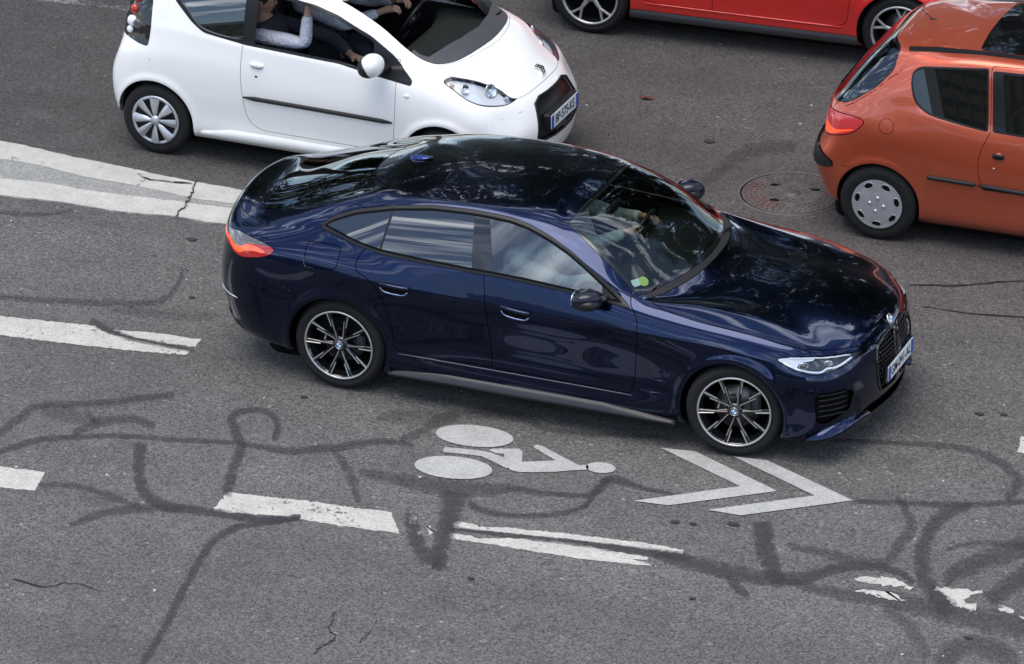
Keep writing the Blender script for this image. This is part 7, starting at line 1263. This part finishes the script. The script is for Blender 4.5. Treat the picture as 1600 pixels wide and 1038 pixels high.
    wheel_wells(root,AR,.345,.52,.83)
    for x,s,sp in((-1.267,-1,-math.pi/2+.68),(1.267,-1,math.pi/2-.02),(-1.267,1,.2),(1.267,1,.9)): make_wheel(root,x,s*.745,.315,.315,.20,.232,'y_spoke',s,0,sp)
    tub(root,-1.35,1.0,.75,((-.20,-.36,.60),(-.20,.36,.60)),.58,.99,sw=(.42,.36,.92))
    return root
pbr('scuttle_grey',(.055,.055,.06),.6,noise=(20,.1)); pbr('gap_grey',(.05,.05,.05),.8); pbr('lamp_orange_dim',(.55,.30,.12),.3); pbr('seat_greybeige',(.09,.088,.08),.85,noise=(10,.1))
glassmat('hatch_glass',(.05,.055,.055),base=.03,boost=1.0)
pbr('lamp_pink',(.55,.045,.05),.12,coat=1); pbr('sunroof_glass',(.004,.004,.005),.05,coat=1); pbr('sill_grey',(.10,.10,.105),.6)
city=build_city(); hatch=build_hatch(); red=build_red()
# ---------------- people in the cars ----------------
def skin_mesh(name,m,joints,edges,parent,sub=2,root=0):
    me=bpy.data.meshes.new(name); me.from_pydata([j[0] for j in joints],edges,[]); o=bpy.data.objects.new(name,me); COL.objects.link(o)
    md=o.modifiers.new('skin','SKIN'); md.use_smooth_shade=True
    for i,j in enumerate(joints):
        sv=me.skin_vertices[0].data[i]; r=j[1]; sv.radius=(r,r) if not hasattr(r,'__len__') else r; sv.use_root=(i==root)
    o.modifiers.new('sub','SUBSURF').levels=sub; o.modifiers['sub'].render_levels=sub
    dg=bpy.context.evaluated_depsgraph_get(); me2=bpy.data.meshes.new_from_object(o.evaluated_get(dg)); bpy.data.objects.remove(o)
    me2.materials.clear(); me2.materials.append(MATS[m]); me2.name=name
    return link(bpy.data.objects.new(name,me2),parent)
def hand_pts(J,E,wrist,dirv,palm_n,curl=.6,side=1):
    """palm and five fingers appended to the skin graph"""
    d=Vector(dirv).normalized(); n=Vector(palm_n); n=(n-d*n.dot(d)).normalized(); s=d.cross(n)*side; w=Vector(J[wrist][0])
    J.append((tuple(w+d*.045),(.022,.034))); p=len(J)-1; E.append((wrist,p))
    for k,(off,L) in enumerate(((-.030,.062),(-.010,.074),(.011,.070),(.031,.055))):
        a=w+d*.085+s*off; J.append((tuple(a),.0105)); i=len(J)-1; E.append((p,i))
        b=a+(d*math.cos(curl)+n*math.sin(curl))*L*.5; J.append((tuple(b),.0090)); E.append((i,i+1))
        c=b+(d*math.cos(curl*2.2)+n*math.sin(curl*2.2))*L*.5; J.append((tuple(c),.0075)); E.append((i+1,i+2))
    a=w+d*.03-s*.036; J.append((tuple(a),.012)); i=len(J)-1; E.append((p,i)); b=a+(d*.7-s*.5+n*.4).normalized()*.038; J.append((tuple(b),.0095)); E.append((i,i+1))
def seated_person(label,carpose,hip,lean,arms,shirt,trousers,hair_len=.0,turn=0.0,torso=None,far_sleeve=None):
    X,Y,h=carpose; root=empty('person',(X,Y,0),h); tag(root,label,'person'); root['group']='people sitting in the cars'
    hx,hy,hz=hip; U=Vector((-math.sin(lean),0,math.cos(lean))); H=Vector(hip)
    ch=H+U*.30; sh=H+U*.46; nk=H+U*.54; hd=H+U*.66+Vector((.03,0,0)); F=Vector((1,0,0))
    J=[(tuple(H),(.12,.14)),(tuple(H+U*.15),(.10,.13)),(tuple(ch),(.105,.14)),(tuple(sh),(.07,.10)),(tuple(nk),.050),(tuple(nk+U*.05+F*.01),.055)]
    E=[(0,1),(1,2),(2,3),(3,4),(4,5)]
    legs=[]
    for s in(-1,1):
        a=len(J); kn=H+Vector((.43,s*.13,.10)); an=kn+Vector((.20,0,-.34)); J+= [(tuple(H+Vector((.06,s*.09,-.01))),.085),(tuple(kn),.062),(tuple(an),.042),(tuple(an+Vector((.13,0,-.05))),(.035,.045))]
        E+=[(0,a),(a,a+1),(a+1,a+2),(a+2,a+3)]; legs.append((a,kn,an))
    Js,Es=[J[0],J[1],J[2],J[3]],[(0,1),(1,2),(2,3)]
    Js=[(j[0],(j[1][0]*1.28,j[1][1]*1.25)) for j in Js]; Jv=Js+[(tuple(sh+U*.05),(.085,.095)),(tuple(sh+Vector((0,-.16,-.035))),.078),(tuple(sh+Vector((0,.16,-.035))),.078)]; Ev=Es+[(3,4),(3,5),(3,6)]; Js=[];Es=[]
    for s,(el,wr,hdv,pn) in zip((-1,1),arms):
        a=len(J); S0=sh+Vector((0,s*.17,-.03)); el=Vector(el); wr=Vector(wr)
        J+=[(tuple(S0),.055),(tuple((S0+el)/2),.046),(tuple(el),.040),(tuple((el+wr)/2),.036),(tuple(wr),(.021,.027))]
        E+=[(3,a),(a,a+1),(a+1,a+2),(a+2,a+3),(a+3,a+4)]
        b=len(Js); k=wr*.88+el*.12; Js+=[(tuple(sh+Vector((0,s*.06,-.03))),.075)]
        Js+=[(tuple(S0),.066),(tuple((S0+el)/2+Vector((0,0,.004))),.060),(tuple(el),.056),(tuple((el+k)/2),.049),(tuple(k),.041)]; Es+=[(b,b+1),(b+1,b+2),(b+2,b+3),(b+3,b+4),(b+4,b+5)]; skin_mesh('sleeve',(far_sleeve or shirt) if s>0 else shirt,Js[b:],[(x-b,y-b) for x,y in Es[-5:]],root,2)
        hand_pts(J,E,a+4,hdv,pn,.65,s)
    body=skin_mesh('body','skin',J,E,root,2)
    skin_mesh('shirt',torso or shirt,Jv,Ev,root,2)
    Jt=[(tuple(H),(.14,.165))];Et=[]
    for a,kn,an in legs:
        b=len(Jt); s=1 if kn.y>hy else -1; Jt+=[(tuple(H+Vector((.08,s*.09,-.01))),.100),(tuple((H+kn)/2+Vector((.05,s*.03,.0))),.088),(tuple(kn),.076),(tuple(kn*.4+an*.6),.062),(tuple(an),.058)]; Et+=[(0,b),(b,b+1),(b+1,b+2),(b+2,b+3),(b+3,b+4)]
        MB().ell(tuple(an+Vector((.08,0,-.06))),(.14,.05,.045),'black_satin',18,8,2.4).build('shoe',root)
    skin_mesh('trousers',trousers,Jt,Et,root,2)
    R=Matrix.Translation(hd)@Matrix.Rotation(turn,4,'Z')
    m=MB(); m.ell((0,0,0),(.092,.074,.115),'skin',28,18,2.1,R)
    nv=[]
    for i,p in enumerate(m.v):
        q=R.inverted()@Vector(p)
        if q.z<-.02 and q.x<.02: q.x*=.75
        if q.z<-.05: q.y*=.84
        q.x-=.010*math.exp(-((q.z-.018)/.014)**2)*(1 if q.x>.05 else 0)*(abs(q.y)>.012)*(abs(q.y)<.05)
        nv.append(tuple(R@q))
    m.v=nv
    m.ell((.096,0,-.012),(.016,.012,.022),'skin',12,8,2,R)
    for s in(-1,1):
        m.ell((0,s*.076,-.005),(.020,.010,.030),'skin',12,8,2,R); m.ell((.080,s*.030,.016),(.010,.013,.008),'badge_white',10,6,2,R); m.ell((.088,s*.030,.016),(.004,.006,.006),'black_satin',10,6,2,R)
    m.ell((.084,0,-.050),(.010,.024,.007),'lip',12,6,2,R)
    m.build('head',root)
    hm=MB(); hm.ell((-.014,0,.030),(.100,.084,.105),'hair',24,14,2.1,R)
    hm.v=[tuple(R@Vector((min((R.inverted()@Vector(p)).x,.055+.5*max(0,(R.inverted()@Vector(p)).z-.04)),(R.inverted()@Vector(p)).y,max((R.inverted()@Vector(p)).z,-.06-hair_len*((R.inverted()@Vector(p)).x<0))))) for p in hm.v]
    hm.build('hair',root)
    return root
for _n in('shirt_white','shirt_pale','trouser_taupe'):
    _t=MATS[_n].node_tree; _b=_t.nodes['Principled BSDF']; _c=_t.nodes.new('ShaderNodeTexCoord'); _w=_t.nodes.new('ShaderNodeTexNoise'); _w.inputs['Scale'].default_value=15; _w.inputs['Detail'].default_value=2; _w.inputs['Distortion'].default_value=1.6
    _m=_t.nodes.new('ShaderNodeMapping'); _m.inputs['Scale'].default_value=(1.0,.45,1.0); _u=_t.nodes.new('ShaderNodeBump'); _u.inputs['Strength'].default_value=1.0; _u.inputs['Distance'].default_value=.022
    _t.links.new(_c.outputs['Object'],_m.inputs[0]); _t.links.new(_m.outputs[0],_w.inputs['Vector']); _t.links.new(_w.outputs['Fac'],_u.inputs['Height']); _t.links.new(_u.outputs[0],_b.inputs['Normal'])
pbr('lip',(.35,.12,.10),.5)
P0=(0,0,0); PC=(-3.16737,3.14393,-.0154)
seated_person('driver of the blue car in a pale long-sleeved shirt, hands on the steering wheel',P0,(-.12,.37,.60),.32,
  [((.05,.06,.93),(.27,.22,1.00),(.8,.25,.2),(0,.3,-1)),((.06,.62,.92),(.26,.52,.99),(.9,-.2,.1),(0,-.3,-1))],'shirt_pale','trouser_dark')
seated_person('front passenger of the blue car in a pale shirt and taupe trousers',P0,(-.12,-.38,.60),.34,
  [((.12,-.60,.93),(.33,-.40,.93),(.7,.6,.1),(0,0,-1)),((.08,-.16,.86),(.28,-.28,.84),(.9,-.2,-.1),(0,0,-1))],'shirt_pale','trouser_taupe',.05,-.3)
seated_person('passenger of the white car, white-sleeved forearm raised beside the open window',PC,(-.33,-.35,.55),.26,
  [((-.02,-.575,.985),(-.005,-.555,1.245),(.05,0,1),(.9,0,0)),((.0,-.12,.86),(.20,-.24,.80),(.9,-.2,-.1),(0,0,-1))],'shirt_white','trouser_dark',.06,.2,'trouser_dark','trouser_dark')
seated_person('driver of the white car wearing a pale top behind its windscreen',PC,(-.33,.35,.55),.24,
  [((-.02,.10,.88),(.26,.22,1.00),(.8,.3,.2),(0,.3,-1)),((-.02,.60,.90),(.26,.46,1.00),(.9,-.2,.1),(0,-.3,-1))],'shirt_white','trouser_dark',.02,0,'trouser_dark')
# ---------------- street trees on the far pavement (they darken the reflections in roofs and bonnets) ----------------
pbr('leaf_green',(.045,.075,.022),.6); pbr('leaf_dark',(.028,.050,.016),.6); pbr('bark',(.11,.09,.07),.9,noise=(6,.3)); pbr('pavement',(.22,.21,.20),.85,noise=(3,.12))
def make_tree(seed,H,R):
    rg=random.Random(seed); e=empty('street_tree')
    m=MB(); m.tube([(0,0,0),(.1,.05,H*.2),(-.05,.1,H*.4),(.1,0,H*.62)],[.30,.24,.18,.10],'bark',10)
    cl=[]
    for k in range(9):
        a=k*2.4; z0=H*(.30+.04*k); r=R*rg.uniform(.5,.85); p1=(math.cos(a)*r*.5,math.sin(a)*r*.5,z0+r*.35); p2=(math.cos(a)*r,math.sin(a)*r,z0+r*.75)
        m.tube([(0,0,z0),p1,p2],[.12,.07,.03],'bark',5); cl+=[p1,p2]
    m.build('trunk',e)
    v=[];f=[];mi=[]
    cent=[]
    for k in range(86):
        u=rg.uniform(-1,1); a=rg.uniform(0,2*math.pi); q=math.sqrt(1-u*u); rr=rg.uniform(.45,1.0)**.5
        cent.append((math.cos(a)*q*R*rr,math.sin(a)*q*R*rr,H*.63+u*H*.36*rr,rg.uniform(.55,1.25)))
    for (cx,cy,cz,cr) in cent:
        for i in range(205):
            d=Vector((rg.gauss(0,1),rg.gauss(0,1),rg.gauss(0,1))).normalized()*cr*rg.uniform(.3,1.0)
            p=Vector((cx,cy,cz))+d; s=rg.uniform(.10,.21); a=Vector((rg.gauss(0,1),rg.gauss(0,1),rg.gauss(0,.5))).normalized(); b=a.orthogonal().normalized()
            o=len(v); v+=[tuple(p-a*s),tuple(p+b*s*.55),tuple(p+a*s),tuple(p-b*s*.55)]; f.append((o,o+1,o+2,o+3))
    me=bpy.data.meshes.new('crown'); me.from_pydata(v,[],f); me.materials.append(MATS['leaf_green']); me.materials.append(MATS['leaf_dark'])
    me.polygons.foreach_set('material_index',[rg.randint(0,1) for _ in f]); link(bpy.data.objects.new('crown',me),e)
    return e
def trees():
    pv=MB(); pv.box((0,20,.06),(220,16,.14),'pavement'); o=pv.build('pavement'); o['kind']='structure'
    protos=[make_tree(3,15,4.6),make_tree(8,17,5.0)]
    spots=[(-22,14.5),(-15,15.2),(-8,14.2),(-1.5,15.6),(5,14.6),(11.5,15.4),(18,14.4),(25,15.3),(32,14.5)]
    back=[(-17,23),(-8,24),(0,23),(9,24.5),(17,23)]
    for i,(x,y) in enumerate(spots+back):
        p=protos[i%2]
        if i<2: t=p
        else:
            t=p.copy(); COL.objects.link(t)
            for c in p.children:
                d=c.copy(); COL.objects.link(d); d.parent=t
        t.location=(x,y,.13); t.rotation_euler=(0,0,i*1.3); 
        t.scale=(1,1,1)
        tag(t,'leafy street tree mirrored dark in the roof and bonnet of the blue car','tree','street trees along the far pavement')
trees()

pbr('stone_wall',(.24,.21,.17),.9,noise=(2,.2)); pbr('zinc_roof',(.14,.15,.16),.5,noise=(2,.15)); pbr('window_dark',(.03,.035,.04),.1,coat=1)
def building(x,w,hgt,label,sh):
    e=empty('apartment_building',(x,-104,0)); tag(e,label,'building','apartment blocks behind the camera')
    MB().box((0,0,hgt/2),(w,12,hgt),'stone_wall').build('wall',e)
    MB().prism([(-6.3,hgt),(6.3,hgt),(4.2,hgt+2.6),(-4.2,hgt+2.6)],-w/2,w/2,'zinc_roof',axis='x').build('roof',e)
    for k in range(1,5): MB().box((0,6.12,hgt*k/5),(w,.25,.25),'stone_wall').build('cornice',e)
    for i in range(int(w/3.2)):
        for k in range(5):
            if sh: o=sh[0].copy(); COL.objects.link(o); o.parent=e
            else: o=MB().box((0,0,0),(1.2,.1,1.9),'window_dark').build('window',e); sh.append(o)
            o.location=(-w/2+2+i*3.2,6.06,hgt*(k+.5)/5)
_sh=[]
for i,(x,w,h_) in enumerate(((-116,30,13.5),(-85,31,15),(-54,30,14),(-22,33,15.5),(11,32,13.5),(44,33,15))):
    building(x,w,h_*.86,['cream stone apartment block with a zinc roof, mirrored in the car windows'][0],_sh)
